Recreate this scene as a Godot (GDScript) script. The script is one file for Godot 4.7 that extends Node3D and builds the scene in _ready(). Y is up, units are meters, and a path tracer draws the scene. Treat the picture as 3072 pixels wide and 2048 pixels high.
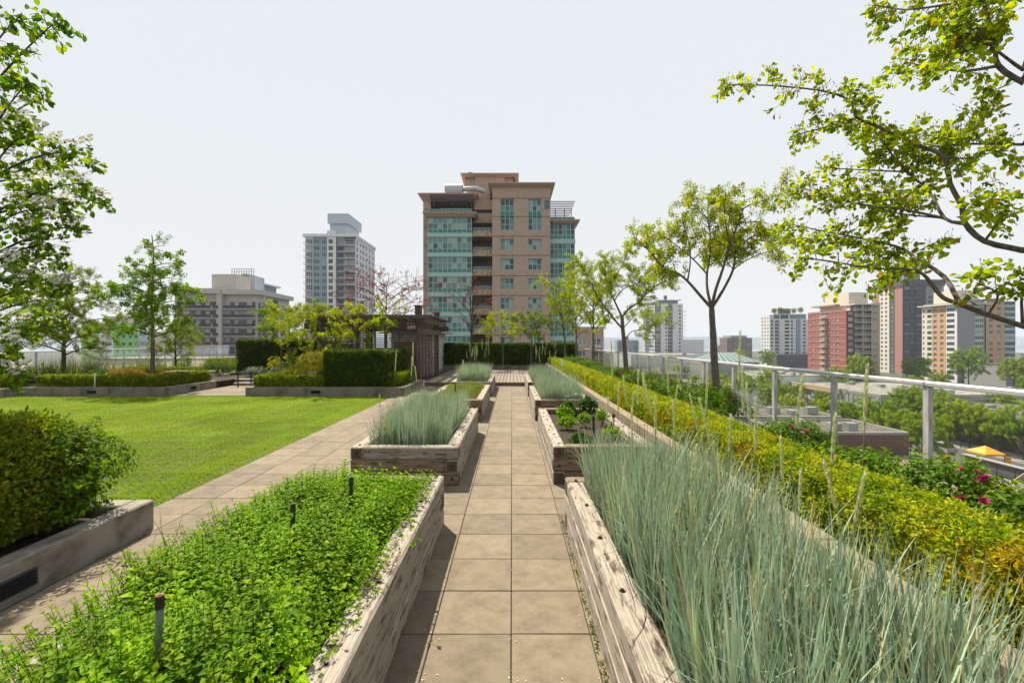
extends Node3D
# A roof-terrace garden with timber planters, lawn, glass balustrade and the city beyond.
# x to the right, y up from the terrace paving, z towards the viewer (depths below are along -z). Units are metres.

var M := {}
var taken := {}
var R := RandomNumberGenerator.new()
var shape_cache := {}


class MB:
	var v := PackedVector3Array()
	var n := PackedVector3Array()
	var c := PackedColorArray()
	var tint := Color(1, 1, 1)
	var tinted := false

	func tri(a: Vector3, b: Vector3, d: Vector3) -> void:
		var f := (d - a).cross(b - a).normalized()
		v.append(a); v.append(b); v.append(d)
		n.append(f); n.append(f); n.append(f)
		if tinted:
			c.append(tint); c.append(tint); c.append(tint)

	func tri_n(a: Vector3, b: Vector3, d: Vector3, na: Vector3, nb: Vector3, nd: Vector3) -> void:
		if (d - a).cross(b - a).dot(na + nb + nd) < 0.0:
			v.append(a); v.append(d); v.append(b)
			n.append(na); n.append(nd); n.append(nb)
		else:
			v.append(a); v.append(b); v.append(d)
			n.append(na); n.append(nb); n.append(nd)
		if tinted:
			c.append(tint); c.append(tint); c.append(tint)

	func quad(a: Vector3, b: Vector3, d: Vector3, e: Vector3) -> void:
		tri(a, b, d)
		tri(a, d, e)

	func face(a: Vector3, b: Vector3, d: Vector3, e: Vector3, out: Vector3) -> void:
		if (d - a).cross(b - a).dot(out) < 0.0:
			quad(a, e, d, b)
		else:
			quad(a, b, d, e)

	func box(o: Vector3, s: Vector3, b := Basis.IDENTITY) -> void:
		var h := s * 0.5
		for ax in 3:
			for sg: float in [-1.0, 1.0]:
				var e := Vector3.ZERO; e[ax] = sg
				var p := Vector3.ZERO; p[(ax + 1) % 3] = 1.0
				var q := Vector3.ZERO; q[(ax + 2) % 3] = 1.0
				face(o + b * ((e - p - q) * h), o + b * ((e + p - q) * h), o + b * ((e + p + q) * h), o + b * ((e - p + q) * h), b * e)

	func span(lo: Vector3, hi: Vector3) -> void:
		box((lo + hi) * 0.5, (hi - lo).abs())

	func bevel(o: Vector3, s: Vector3, r: float, b := Basis.IDENTITY) -> void:
		var h := s * 0.5
		var k := h - Vector3(r, r, r)
		for ax in 3:
			var ay := (ax + 1) % 3
			var az := (ax + 2) % 3
			for sg: float in [-1.0, 1.0]:
				var q := []
				for st in [[-1, -1], [1, -1], [1, 1], [-1, 1]]:
					var p := Vector3.ZERO
					p[ax] = sg * h[ax]; p[ay] = st[0] * k[ay]; p[az] = st[1] * k[az]
					q.append(o + b * p)
				var e := Vector3.ZERO; e[ax] = sg
				face(q[0], q[1], q[2], q[3], b * e)
				for sh: float in [-1.0, 1.0]:
					var p0 := Vector3.ZERO
					var p1 := Vector3.ZERO
					p0[ax] = sg * h[ax]; p0[ay] = sh * k[ay]
					p1[ax] = sg * k[ax]; p1[ay] = sh * h[ay]
					var zz := Vector3.ZERO; zz[az] = k[az]
					face(o + b * (p0 - zz), o + b * (p0 + zz), o + b * (p1 + zz), o + b * (p1 - zz), b * (p0 + p1))
		for i in 8:
			var g := Vector3(1 if i & 1 else -1, 1 if i & 2 else -1, 1 if i & 4 else -1)
			var a := o + b * (g * Vector3(h.x, k.y, k.z))
			var d := o + b * (g * Vector3(k.x, h.y, k.z))
			var e := o + b * (g * Vector3(k.x, k.y, h.z))
			if (e - a).cross(d - a).dot(b * g) < 0.0: tri(a, e, d)
			else: tri(a, d, e)

	func tube(p: PackedVector3Array, rad: PackedFloat32Array, sides := 6, capped := true) -> void:
		if p.size() < 2:
			return
		var up := Vector3.UP if absf((p[1] - p[0]).normalized().y) < 0.9 else Vector3.RIGHT
		var last_ring := PackedVector3Array()
		var last_n := PackedVector3Array()
		for i in p.size():
			var t := (p[mini(i + 1, p.size() - 1)] - p[maxi(i - 1, 0)]).normalized()
			var x := t.cross(up).normalized()
			if x.length() < 0.5: x = t.cross(Vector3(0.3, 0.2, 0.9)).normalized()
			var y := x.cross(t).normalized()
			up = y
			var ring := PackedVector3Array()
			var rn := PackedVector3Array()
			for k in sides:
				var a := TAU * k / sides
				var d := x * cos(a) + y * sin(a)
				ring.append(p[i] + d * rad[i]); rn.append(d)
			if i > 0:
				for k in sides:
					var j := (k + 1) % sides
					tri_n(last_ring[k], last_ring[j], ring[j], last_n[k], last_n[j], rn[j])
					tri_n(last_ring[k], ring[j], ring[k], last_n[k], rn[j], rn[k])
			if capped and (i == 0 or i == p.size() - 1):
				var cn := -t if i == 0 else t
				for k in range(1, sides - 1):
					tri_n(ring[0], ring[k], ring[k + 1], cn, cn, cn)
			last_ring = ring
			last_n = rn

	func rod(a: Vector3, b: Vector3, r0: float, r1 := -1.0, sides := 6) -> void:
		tube(PackedVector3Array([a, b]), PackedFloat32Array([r0, r1 if r1 >= 0.0 else r0]), sides)

	func leaf(at: Vector3, along: Vector3, up: Vector3, length: float, width: float, fold := 0.25, droop := 0.15) -> void:
		var side := along.cross(up).normalized()
		var nn := side.cross(along).normalized()
		var tip := at + along * length - nn * length * droop
		var mid := at + along * length * 0.48 + nn * 0.02 * length
		var l := at + along * length * 0.42 + side * width * 0.5 + nn * width * fold
		var r := at + along * length * 0.42 - side * width * 0.5 + nn * width * fold
		tri(at, l, mid)
		tri(mid, l, tip)
		tri(at, mid, r)
		tri(mid, tip, r)

	func round_leaf(at: Vector3, along: Vector3, up: Vector3, length: float, width: float, fold := 0.2, droop := 0.2) -> void:
		var side := along.cross(up).normalized()
		var nn := side.cross(along).normalized()
		var stalk := at + along * length * 0.22
		rod(at, stalk, length * 0.012, length * 0.01, 3)
		var mids := []
		var half := [0.0, 0.36, 0.5, 0.42, 0.0]
		for i in 5:
			var t := i / 4.0
			mids.append(stalk + along * length * 0.78 * t - nn * length * droop * t * t)
		for i in 4:
			for s: float in [-1.0, 1.0]:
				var a: Vector3 = mids[i] + side * s * width * half[i] + nn * absf(half[i]) * width * fold
				var b: Vector3 = mids[i + 1] + side * s * width * half[i + 1] + nn * absf(half[i + 1]) * width * fold
				if half[i] > 0.0: tri(mids[i], a, b)
				if half[i + 1] > 0.0: tri(mids[i], b, mids[i + 1])
				else: tri(mids[i], a, mids[i + 1])

	func blade(at: Vector3, dir: Vector3, bend: Vector3, length: float, width: float, segs := 4) -> void:
		var side := dir.cross(bend).normalized()
		if side.length() < 0.5: side = Vector3.RIGHT
		var p0 := at - side * width * 0.35
		var p1 := at + side * width * 0.35
		for i in range(1, segs + 1):
			var t := float(i) / segs
			var q := at + dir * length * t + bend * length * t * t
			var w := width * 0.5 * (1.0 - pow(t, 2.2))
			if i == segs:
				tri(p0, p1, q)
			else:
				var q0 := q - side * w
				var q1 := q + side * w
				quad(p0, p1, q1, q0)
				p0 = q0
				p1 = q1

	func mesh() -> ArrayMesh:
		var arr := []
		arr.resize(Mesh.ARRAY_MAX)
		arr[Mesh.ARRAY_VERTEX] = v
		arr[Mesh.ARRAY_NORMAL] = n
		if tinted: arr[Mesh.ARRAY_COLOR] = c
		var m := ArrayMesh.new()
		m.add_surface_from_arrays(Mesh.PRIMITIVE_TRIANGLES, arr)
		return m

	func onto(m: ArrayMesh) -> void:
		var arr := []
		arr.resize(Mesh.ARRAY_MAX)
		arr[Mesh.ARRAY_VERTEX] = v
		arr[Mesh.ARRAY_NORMAL] = n
		m.add_surface_from_arrays(Mesh.PRIMITIVE_TRIANGLES, arr)


func P(x: float, y: float, d: float) -> Vector3:
	return Vector3(x, y, -d)


func numbered(called: String) -> String:
	var k: int = taken.get(called, 0)
	taken[called] = k + 1
	return called if k == 0 else "%s_%03d" % [called, k]


func tag(o: Node3D, label: String, category: String, group := "") -> Node3D:
	o.set_meta("label", label)
	o.set_meta("category", category)
	if group: o.set_meta("group", group)
	return o


func thing(called: String, label: String, category: String, at := Vector3.ZERO, turn := 0.0, group := "") -> Node3D:
	var o := Node3D.new()
	o.name = numbered(called)
	add_child(o)
	o.position = at
	o.rotation.y = turn
	return tag(o, label, category, group)


func put(parent: Node3D, called: String, mesh: Mesh, mat: Material, xf := Transform3D.IDENTITY) -> MeshInstance3D:
	var o := MeshInstance3D.new()
	o.name = called if parent != self else numbered(called)
	o.mesh = mesh
	if mat: o.material_override = mat
	o.transform = xf
	parent.add_child(o, true)
	return o


func setting(called: String, mesh: Mesh, mat: Material) -> MeshInstance3D:
	var o := put(self, called, mesh, mat)
	o.set_meta("kind", "structure")
	return o


func copy_of(o: Node3D, label: String, at: Vector3, turn: float) -> Node3D:
	var k: Node3D = o.duplicate()
	k.name = numbered(String(o.name).rstrip("0123456789").rstrip("_"))
	add_child(k)
	k.position = at
	k.rotation.y = turn
	k.set_meta("label", label)
	return k


func scatter(parent: Node3D, called: String, mesh: Mesh, mat: Material, xfs: Array, cols := []) -> MultiMeshInstance3D:
	var mm := MultiMesh.new()
	mm.transform_format = MultiMesh.TRANSFORM_3D
	mm.use_colors = cols.size() > 0
	mm.mesh = mesh
	mm.instance_count = xfs.size()
	for i in xfs.size():
		mm.set_instance_transform(i, xfs[i])
		if cols.size() > 0:
			mm.set_instance_color(i, cols[i])
	var o := MultiMeshInstance3D.new()
	o.name = called if parent != self else numbered(called)
	o.multimesh = mm
	o.material_override = mat
	o.set_meta("kind", "stuff")
	parent.add_child(o, true)
	return o


func box_mesh(s: Vector3, r := 0.0) -> ArrayMesh:
	var key := "box%.3f,%.3f,%.3f,%.4f" % [s.x, s.y, s.z, r]
	if not shape_cache.has(key):
		var b := MB.new()
		if r > 0.0: b.bevel(Vector3.ZERO, s, r)
		else: b.box(Vector3.ZERO, s)
		shape_cache[key] = b.mesh()
	return shape_cache[key]


func at(p: Vector3, turn := 0.0) -> Transform3D:
	return Transform3D(Basis(Vector3.UP, turn), p)


func aligned(p: Vector3, along: Vector3, roll: float, s: float) -> Transform3D:
	# a frame whose y axis runs along the given direction
	var y := along.normalized()
	var x := y.cross(Vector3(0.13, 0.97, 0.21) if absf(y.y) < 0.95 else Vector3(1, 0.1, 0.2)).normalized()
	return Transform3D((Basis(x, y, x.cross(y)) * Basis(Vector3.UP, roll)).scaled_local(Vector3(s, s, s)), p)


func lin(r: float, g: float, b: float, a := 1.0) -> Color:
	var c := Color(r, g, b).linear_to_srgb()
	c.a = a
	return c


func noise_tex(freq: float, octaves: int, seed_: int, stops: Array, size := 512, gain := 0.55) -> NoiseTexture2D:
	var f := FastNoiseLite.new()
	f.noise_type = FastNoiseLite.TYPE_SIMPLEX_SMOOTH
	f.frequency = freq
	f.fractal_octaves = octaves
	f.fractal_gain = gain
	f.seed = seed_
	var g := Gradient.new()
	g.offsets = PackedFloat32Array(stops.map(func(s): return s[0]))
	g.colors = PackedColorArray(stops.map(func(s): return s[1]))
	var t := NoiseTexture2D.new()
	t.width = size
	t.height = size
	t.seamless = true
	t.noise = f
	t.color_ramp = g
	return t


func grey(v: float) -> Color:
	return Color(v, v, v)


func mat(c: Color, rough := 0.85, tex: Texture2D = null, scale := Vector3.ONE, bump: Texture2D = null, bump_cm := 0.2, world := true, offset := Vector3.ZERO) -> StandardMaterial3D:
	var m := StandardMaterial3D.new()
	m.albedo_color = c
	m.roughness = rough
	m.cull_mode = BaseMaterial3D.CULL_DISABLED
	if tex:
		m.albedo_texture = tex
	if bump:
		m.heightmap_enabled = true
		m.heightmap_texture = bump
		m.heightmap_scale = bump_cm
	if tex or bump:
		m.uv1_triplanar = true
		m.uv1_world_triplanar = world
		m.uv1_scale = scale
		m.uv1_offset = offset
		m.uv1_triplanar_sharpness = 8.0
	return m


func leaf_mat(through: Color, rough := 0.45, spec := 0.4) -> StandardMaterial3D:
	var m := StandardMaterial3D.new()
	m.vertex_color_use_as_albedo = true
	m.roughness = rough
	m.metallic_specular = spec
	m.cull_mode = BaseMaterial3D.CULL_DISABLED
	m.backlight_enabled = true
	m.backlight = through
	return m


func glass_pane(c: Color, alpha: float) -> StandardMaterial3D:
	var m := StandardMaterial3D.new()
	m.albedo_color = Color(c.r, c.g, c.b, alpha)
	m.transparency = BaseMaterial3D.TRANSPARENCY_ALPHA
	m.roughness = 0.02
	m.cull_mode = BaseMaterial3D.CULL_DISABLED
	return m


func materials() -> void:
	var mottle := noise_tex(0.012, 6, 11, [[0.0, grey(0.66)], [0.38, grey(0.86)], [0.62, grey(0.96)], [1.0, grey(1.0)]])
	var soft := noise_tex(0.02, 5, 61, [[0.0, grey(0.90)], [0.5, grey(0.97)], [1.0, grey(1.0)]])
	var speck := noise_tex(0.11, 3, 5, [[0.0, grey(0.0)], [1.0, grey(1.0)]])
	var stain := noise_tex(0.010, 5, 23, [[0.0, Color(0.60, 0.58, 0.54)], [0.34, Color(0.82, 0.80, 0.77)], [0.55, Color(0.94, 0.93, 0.91)], [1.0, Color(1, 1, 1)]])
	var grain := noise_tex(0.012, 5, 31, [[0.0, Color(0.62, 0.57, 0.52)], [0.25, Color(0.80, 0.77, 0.73)], [0.42, Color(0.91, 0.89, 0.87)], [0.7, Color(1, 0.99, 0.97)], [1.0, Color(0.90, 0.88, 0.85)]])
	var grain_h := noise_tex(0.03, 4, 33, [[0.0, grey(0.0)], [0.45, grey(0.85)], [1.0, grey(1.0)]])
	var slabt := noise_tex(0.005, 9, 41, [[0.0, Color(0.76, 0.73, 0.69)], [0.3, Color(0.88, 0.86, 0.83)], [0.5, Color(0.93, 0.92, 0.90)], [0.7, Color(0.98, 0.97, 0.95)], [1.0, Color(1, 1, 1)]], 1024, 0.74)
	var gritty := noise_tex(0.22, 3, 43, [[0.0, grey(0.0)], [1.0, grey(1.0)]], 1024)
	var weather := noise_tex(0.006, 7, 71, [[0.0, Color(0.33, 0.29, 0.26)], [0.27, Color(0.50, 0.46, 0.42)], [0.36, Color(0.84, 0.82, 0.80)], [0.5, Color(1, 1, 1)], [1.0, Color(0.90, 0.89, 0.88)]], 1024, 0.7)
	var soilt := noise_tex(0.05, 5, 47, [[0.0, grey(0.35)], [0.5, grey(0.75)], [1.0, grey(1.0)]])
	# paving: four tones of the same exposed concrete
	for i in 4:
		var k: float = [1.0, 0.85, 1.09, 0.94][i]
		M["slab%d" % i] = mat(lin(0.178 * k, 0.145 * k, 0.104 * k), 0.9, slabt, Vector3(0.75, 0.75, 0.75), gritty, 0.05, true, Vector3(i * 0.37, 0, i * 0.61))
	M.joint = mat(lin(0.072, 0.06, 0.044), 1.0, soilt, Vector3(3, 3, 3))
	M.concrete = mat(lin(0.24, 0.225, 0.2), 0.85, stain, Vector3(0.5, 0.5, 0.5), gritty, 0.04)
	M.kerb = mat(lin(0.235, 0.19, 0.14), 0.9, slabt, Vector3(1.1, 0.35, 1.1), speck, 0.06)
	M.stained_concrete = mat(lin(0.184, 0.163, 0.136), 0.9, stain, Vector3(0.33, 0.25, 0.33), gritty, 0.05)
	M.white_wall = mat(lin(0.496, 0.496, 0.496), 0.8, mottle, Vector3(0.3, 0.3, 0.3))
	for i in 4:
		var o := Vector3(i * 0.31, i * 0.47, i * 0.23)
		var k: float = [1.0, 0.9, 1.08, 0.97][i]
		M["timber%d" % i] = mat(lin(0.225 * k, 0.175 * k, 0.125 * k), 0.85, grain, Vector3(0.3, 14.0, 14.0), grain_h, 0.2, false, o)
		M["bleached%d" % i] = mat(lin(0.355 * k, 0.325 * k, 0.285 * k), 0.88, grain, Vector3(0.28, 13.0, 13.0), grain_h, 0.22, false, o + Vector3(0.5, 0.1, 0.7))
		for key in ["timber%d", "bleached%d"]:
			var w: StandardMaterial3D = M[key % i]
			w.detail_enabled = true
			w.detail_blend_mode = BaseMaterial3D.BLEND_MODE_MUL
			w.detail_albedo = weather
			w.detail_uv_layer = BaseMaterial3D.DETAIL_UV_2
			w.uv2_triplanar = true
			w.uv2_scale = Vector3(0.45, 2.2, 2.2)
			w.uv2_offset = Vector3(i * 0.37 + 0.1, i * 0.53, i * 0.29)
		M["deck%d" % i] = mat(lin(0.204 * k, 0.172 * k, 0.144 * k), 0.9, grain, Vector3(0.4, 9.0, 9.0), grain_h, 0.25, false, o)
		M["slat%d" % i] = mat(lin(0.105 * k, 0.08 * k, 0.06 * k), 0.85, grain, Vector3(0.6, 6.0, 6.0), grain_h, 0.2, false, o)
	M.end_grain = mat(lin(0.0832, 0.064, 0.048), 0.9, grain, Vector3(5, 5, 5), grain_h, 0.3, false)
	M.bolt = mat(lin(0.04, 0.032, 0.028), 0.5)
	M.bolt.metallic = 0.6
	M.soil = mat(lin(0.068, 0.0416, 0.0256), 1.0, soilt, Vector3(2.2, 2.2, 2.2), soilt, 2.0)
	M.black_plastic = mat(lin(0.0096, 0.0096, 0.0104), 0.45)
	M.pipe_grey = mat(lin(0.136, 0.144, 0.152), 0.5)
	M.rust = mat(lin(0.264, 0.08, 0.028), 0.8, mottle, Vector3(9, 9, 9))
	M.rail = mat(lin(0.499, 0.499, 0.509), 0.32)
	M.rail.metallic = 0.35
	M.post = mat(lin(0.42, 0.41, 0.41), 0.5, mottle, Vector3(1, 0.4, 1))
	M.glass = glass_pane(Color(0.4, 0.55, 0.5), 0.012)
	M.coping = mat(lin(0.352, 0.346, 0.333), 0.5, mottle, Vector3(0.8, 0.8, 0.8))
	M.lawn_soil = mat(lin(0.08, 0.124, 0.0144), 1.0, soilt, Vector3(1.5, 1.5, 1.5))
	M.sign_red = mat(lin(0.072, 0.0096, 0.008), 0.5)
	M.sign_letter = mat(lin(0.6, 0.528, 0.44), 0.5)
	# foliage takes its colour from the leaves' own tints
	M.leaf = leaf_mat(Color(1.0, 1.0, 0.25), 0.55, 0.24)
	M.leaf_thick = leaf_mat(Color(0.52, 0.58, 0.25), 0.42, 0.42)
	M.blue_grass = leaf_mat(Color(0.62, 0.66, 0.55), 0.5, 0.35)
	M.lawn = leaf_mat(Color(0.8, 0.85, 0.3), 0.6, 0.25)
	M.petal = leaf_mat(Color(0.75, 0.75, 0.7), 0.6, 0.2)
	M.red_leaf = leaf_mat(Color(0.6, 0.28, 0.24), 0.5, 0.3)
	M.bark = mat(lin(0.136, 0.116, 0.092), 0.9, stain, Vector3(6, 2.2, 6), speck, 0.3)
	M.dark_bark = mat(lin(0.068, 0.056, 0.044), 0.9, stain, Vector3(6, 2, 6), speck, 0.3)
	# city
	M.brown_render = mat(lin(0.42, 0.31, 0.245), 0.9, soft, Vector3(0.12, 0.12, 0.12))
	M.brown_soffit = mat(lin(0.38, 0.27, 0.21), 0.9)
	M.balcony_render = mat(lin(0.45, 0.34, 0.25), 0.9, stain, Vector3(0.35, 0.35, 0.35))
	M.groove = mat(lin(0.088, 0.064, 0.0496), 0.9)
	M.teal_frame = mat(lin(0.24, 0.416, 0.392), 0.4)
	M.pale_slab = mat(lin(0.336, 0.48, 0.448), 0.5, soft, Vector3(0.3, 0.3, 0.3))
	M.teal_panel = mat(lin(0.024, 0.176, 0.136), 0.15)
	for i in 4:
		M["teal_glass%d" % i] = mat([lin(0.06, 0.13, 0.13), lin(0.13, 0.22, 0.21), lin(0.028, 0.055, 0.062), lin(0.26, 0.33, 0.29)][i], 0.06)
	for i in 4:
		M["pane%d" % i] = mat([lin(0.028, 0.036, 0.044), lin(0.056, 0.072, 0.08), lin(0.016, 0.02, 0.024), lin(0.24, 0.248, 0.24)][i], 0.06)
	M.brown_steel = mat(lin(0.056, 0.04, 0.04), 0.6)
	M.galvanised = mat(lin(0.336, 0.352, 0.36), 0.35)
	M.galvanised.metallic = 0.5
	M.white_paint = mat(lin(0.634, 0.653, 0.672), 0.8, soft, Vector3(0.06, 0.06, 0.06))
	M.pale_blue = mat(lin(0.46, 0.53, 0.6), 0.8, soft, Vector3(0.06, 0.06, 0.06))
	M.steel_blue = mat(lin(0.211, 0.269, 0.317), 0.5)
	M.grey_stucco = mat(lin(0.451, 0.422, 0.394), 0.9, soft, Vector3(0.1, 0.1, 0.1))
	M.dark_blue_wall = mat(lin(0.04, 0.06, 0.088), 0.8)
	M.dark_rail = mat(lin(0.024, 0.028, 0.032), 0.5)
	M.red_brick = mat(lin(0.292, 0.0886, 0.0713), 0.9, soft, Vector3(0.12, 0.12, 0.12))
	M.dark_brick = mat(lin(0.112, 0.0358, 0.0336), 0.9)
	M.tan_wall = mat(lin(0.356, 0.302, 0.221), 0.9)
	M.cream = mat(lin(0.6, 0.52, 0.44), 0.85)
	M.pink_wall = mat(lin(0.343, 0.161, 0.146), 0.9)
	M.charcoal = mat(lin(0.078, 0.0744, 0.0816), 0.9)
	M.ivory = mat(lin(0.58, 0.55, 0.48), 0.85)
	M.orange_wall = mat(lin(0.46, 0.285, 0.16), 0.9)
	M.raw_concrete = mat(lin(0.264, 0.268, 0.272), 0.9, soft, Vector3(0.08, 0.08, 0.08))
	M.lime = mat(lin(0.2, 0.496, 0.136), 0.8)
	M.maroon_brown = mat(lin(0.134, 0.084, 0.0694), 0.9)
	M.asphalt = mat(lin(0.075, 0.075, 0.075), 0.9, mottle, Vector3(0.1, 0.1, 0.1))
	M.pavement = mat(lin(0.24, 0.228, 0.208), 0.9, mottle, Vector3(0.15, 0.15, 0.15))
	M.city_ground = mat(lin(0.104, 0.112, 0.08), 1.0, soilt, Vector3(0.02, 0.02, 0.02))
	M.road_paint = mat(lin(0.48, 0.48, 0.464), 0.7)
	M.roof_felt = mat(lin(0.12, 0.114, 0.0988), 0.95, stain, Vector3(0.09, 0.09, 0.09))
	M.roof_brown = mat(lin(0.239, 0.182, 0.135), 0.95, stain, Vector3(0.15, 0.15, 0.15))
	M.roof_grey = mat(lin(0.24, 0.24, 0.226), 0.95, stain, Vector3(0.07, 0.07, 0.07))
	M.brick_wall = mat(lin(0.172, 0.109, 0.0832), 0.95, mottle, Vector3(0.4, 0.4, 0.4))
	M.beige_fascia = mat(lin(0.4, 0.288, 0.176), 0.85)
	M.sign_blue = mat(lin(0.008, 0.08, 0.248), 0.4)
	M.sign_white = mat(lin(0.64, 0.64, 0.64), 0.4)
	M.logo_red = mat(lin(0.52, 0.024, 0.016), 0.4)
	M.tent = mat(lin(0.576, 0.288, 0.008), 0.7)
	M.orange_plastic = mat(lin(0.56, 0.176, 0.012), 0.6)
	M.water = mat(lin(0.128, 0.176, 0.216), 0.15)
	M.hill = mat(lin(0.048, 0.072, 0.056), 1.0, soilt, Vector3(0.004, 0.004, 0.004))
	M.far_city = mat(lin(0.36, 0.34, 0.31), 0.9, soft, Vector3(0.02, 0.02, 0.02))
	M.greenhouse = mat(lin(0.096, 0.152, 0.136), 0.2)


func _ready() -> void:
	camera_and_light()
	materials()
	terrace()
	planters()
	beds()
	balustrades()
	pergola()
	garden_trees()
	city()


func camera_and_light() -> void:
	var cam := Camera3D.new()
	cam.name = "camera"
	cam.fov = 73.5
	cam.near = 0.05
	cam.far = 20000.0
	add_child(cam)
	cam.position = Vector3(0.0, 1.69, 0.0)
	cam.current = true
	var sky := ProceduralSkyMaterial.new()
	sky.sky_top_color = lin(0.392, 0.415, 0.434)
	sky.sky_horizon_color = lin(0.448, 0.45, 0.444)
	sky.sky_curve = 0.16
	sky.sky_energy_multiplier = 1.0
	sky.ground_bottom_color = lin(0.18, 0.18, 0.165)
	sky.ground_horizon_color = lin(0.41, 0.415, 0.412)
	sky.ground_curve = 0.05
	sky.sun_angle_max = 40.0
	sky.sun_curve = 0.16
	var s := Sky.new()
	s.sky_material = sky
	var env := Environment.new()
	env.background_mode = Environment.BG_SKY
	env.sky = s
	env.tonemap_mode = Environment.TONE_MAPPER_LINEAR
	env.tonemap_exposure = 2.05
	env.sdfgi_enabled = true
	env.ssao_enabled = true
	env.ssil_enabled = true
	env.fog_enabled = true
	env.fog_density = 0.00020
	env.fog_light_color = Color(0.86, 0.92, 1.0)
	var we := WorldEnvironment.new()
	we.name = "world_environment"
	we.environment = env
	add_child(we)
	var sun := DirectionalLight3D.new()
	sun.name = "sun"
	sun.light_energy = 1.6
	sun.light_color = Color(1.0, 0.955, 0.87)
	sun.light_angular_distance = 0.6
	sun.shadow_enabled = true
	add_child(sun)
	sun.look_at_from_position(Vector3(-0.156, 0.45, -0.27) * 100.0, Vector3.ZERO, Vector3.UP)


# ---------------------------------------------------------------- terrace

const SLAB := 0.457
const L_IN := -0.63     # inner faces of the timber planters along the path
const R_IN := 0.485


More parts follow.
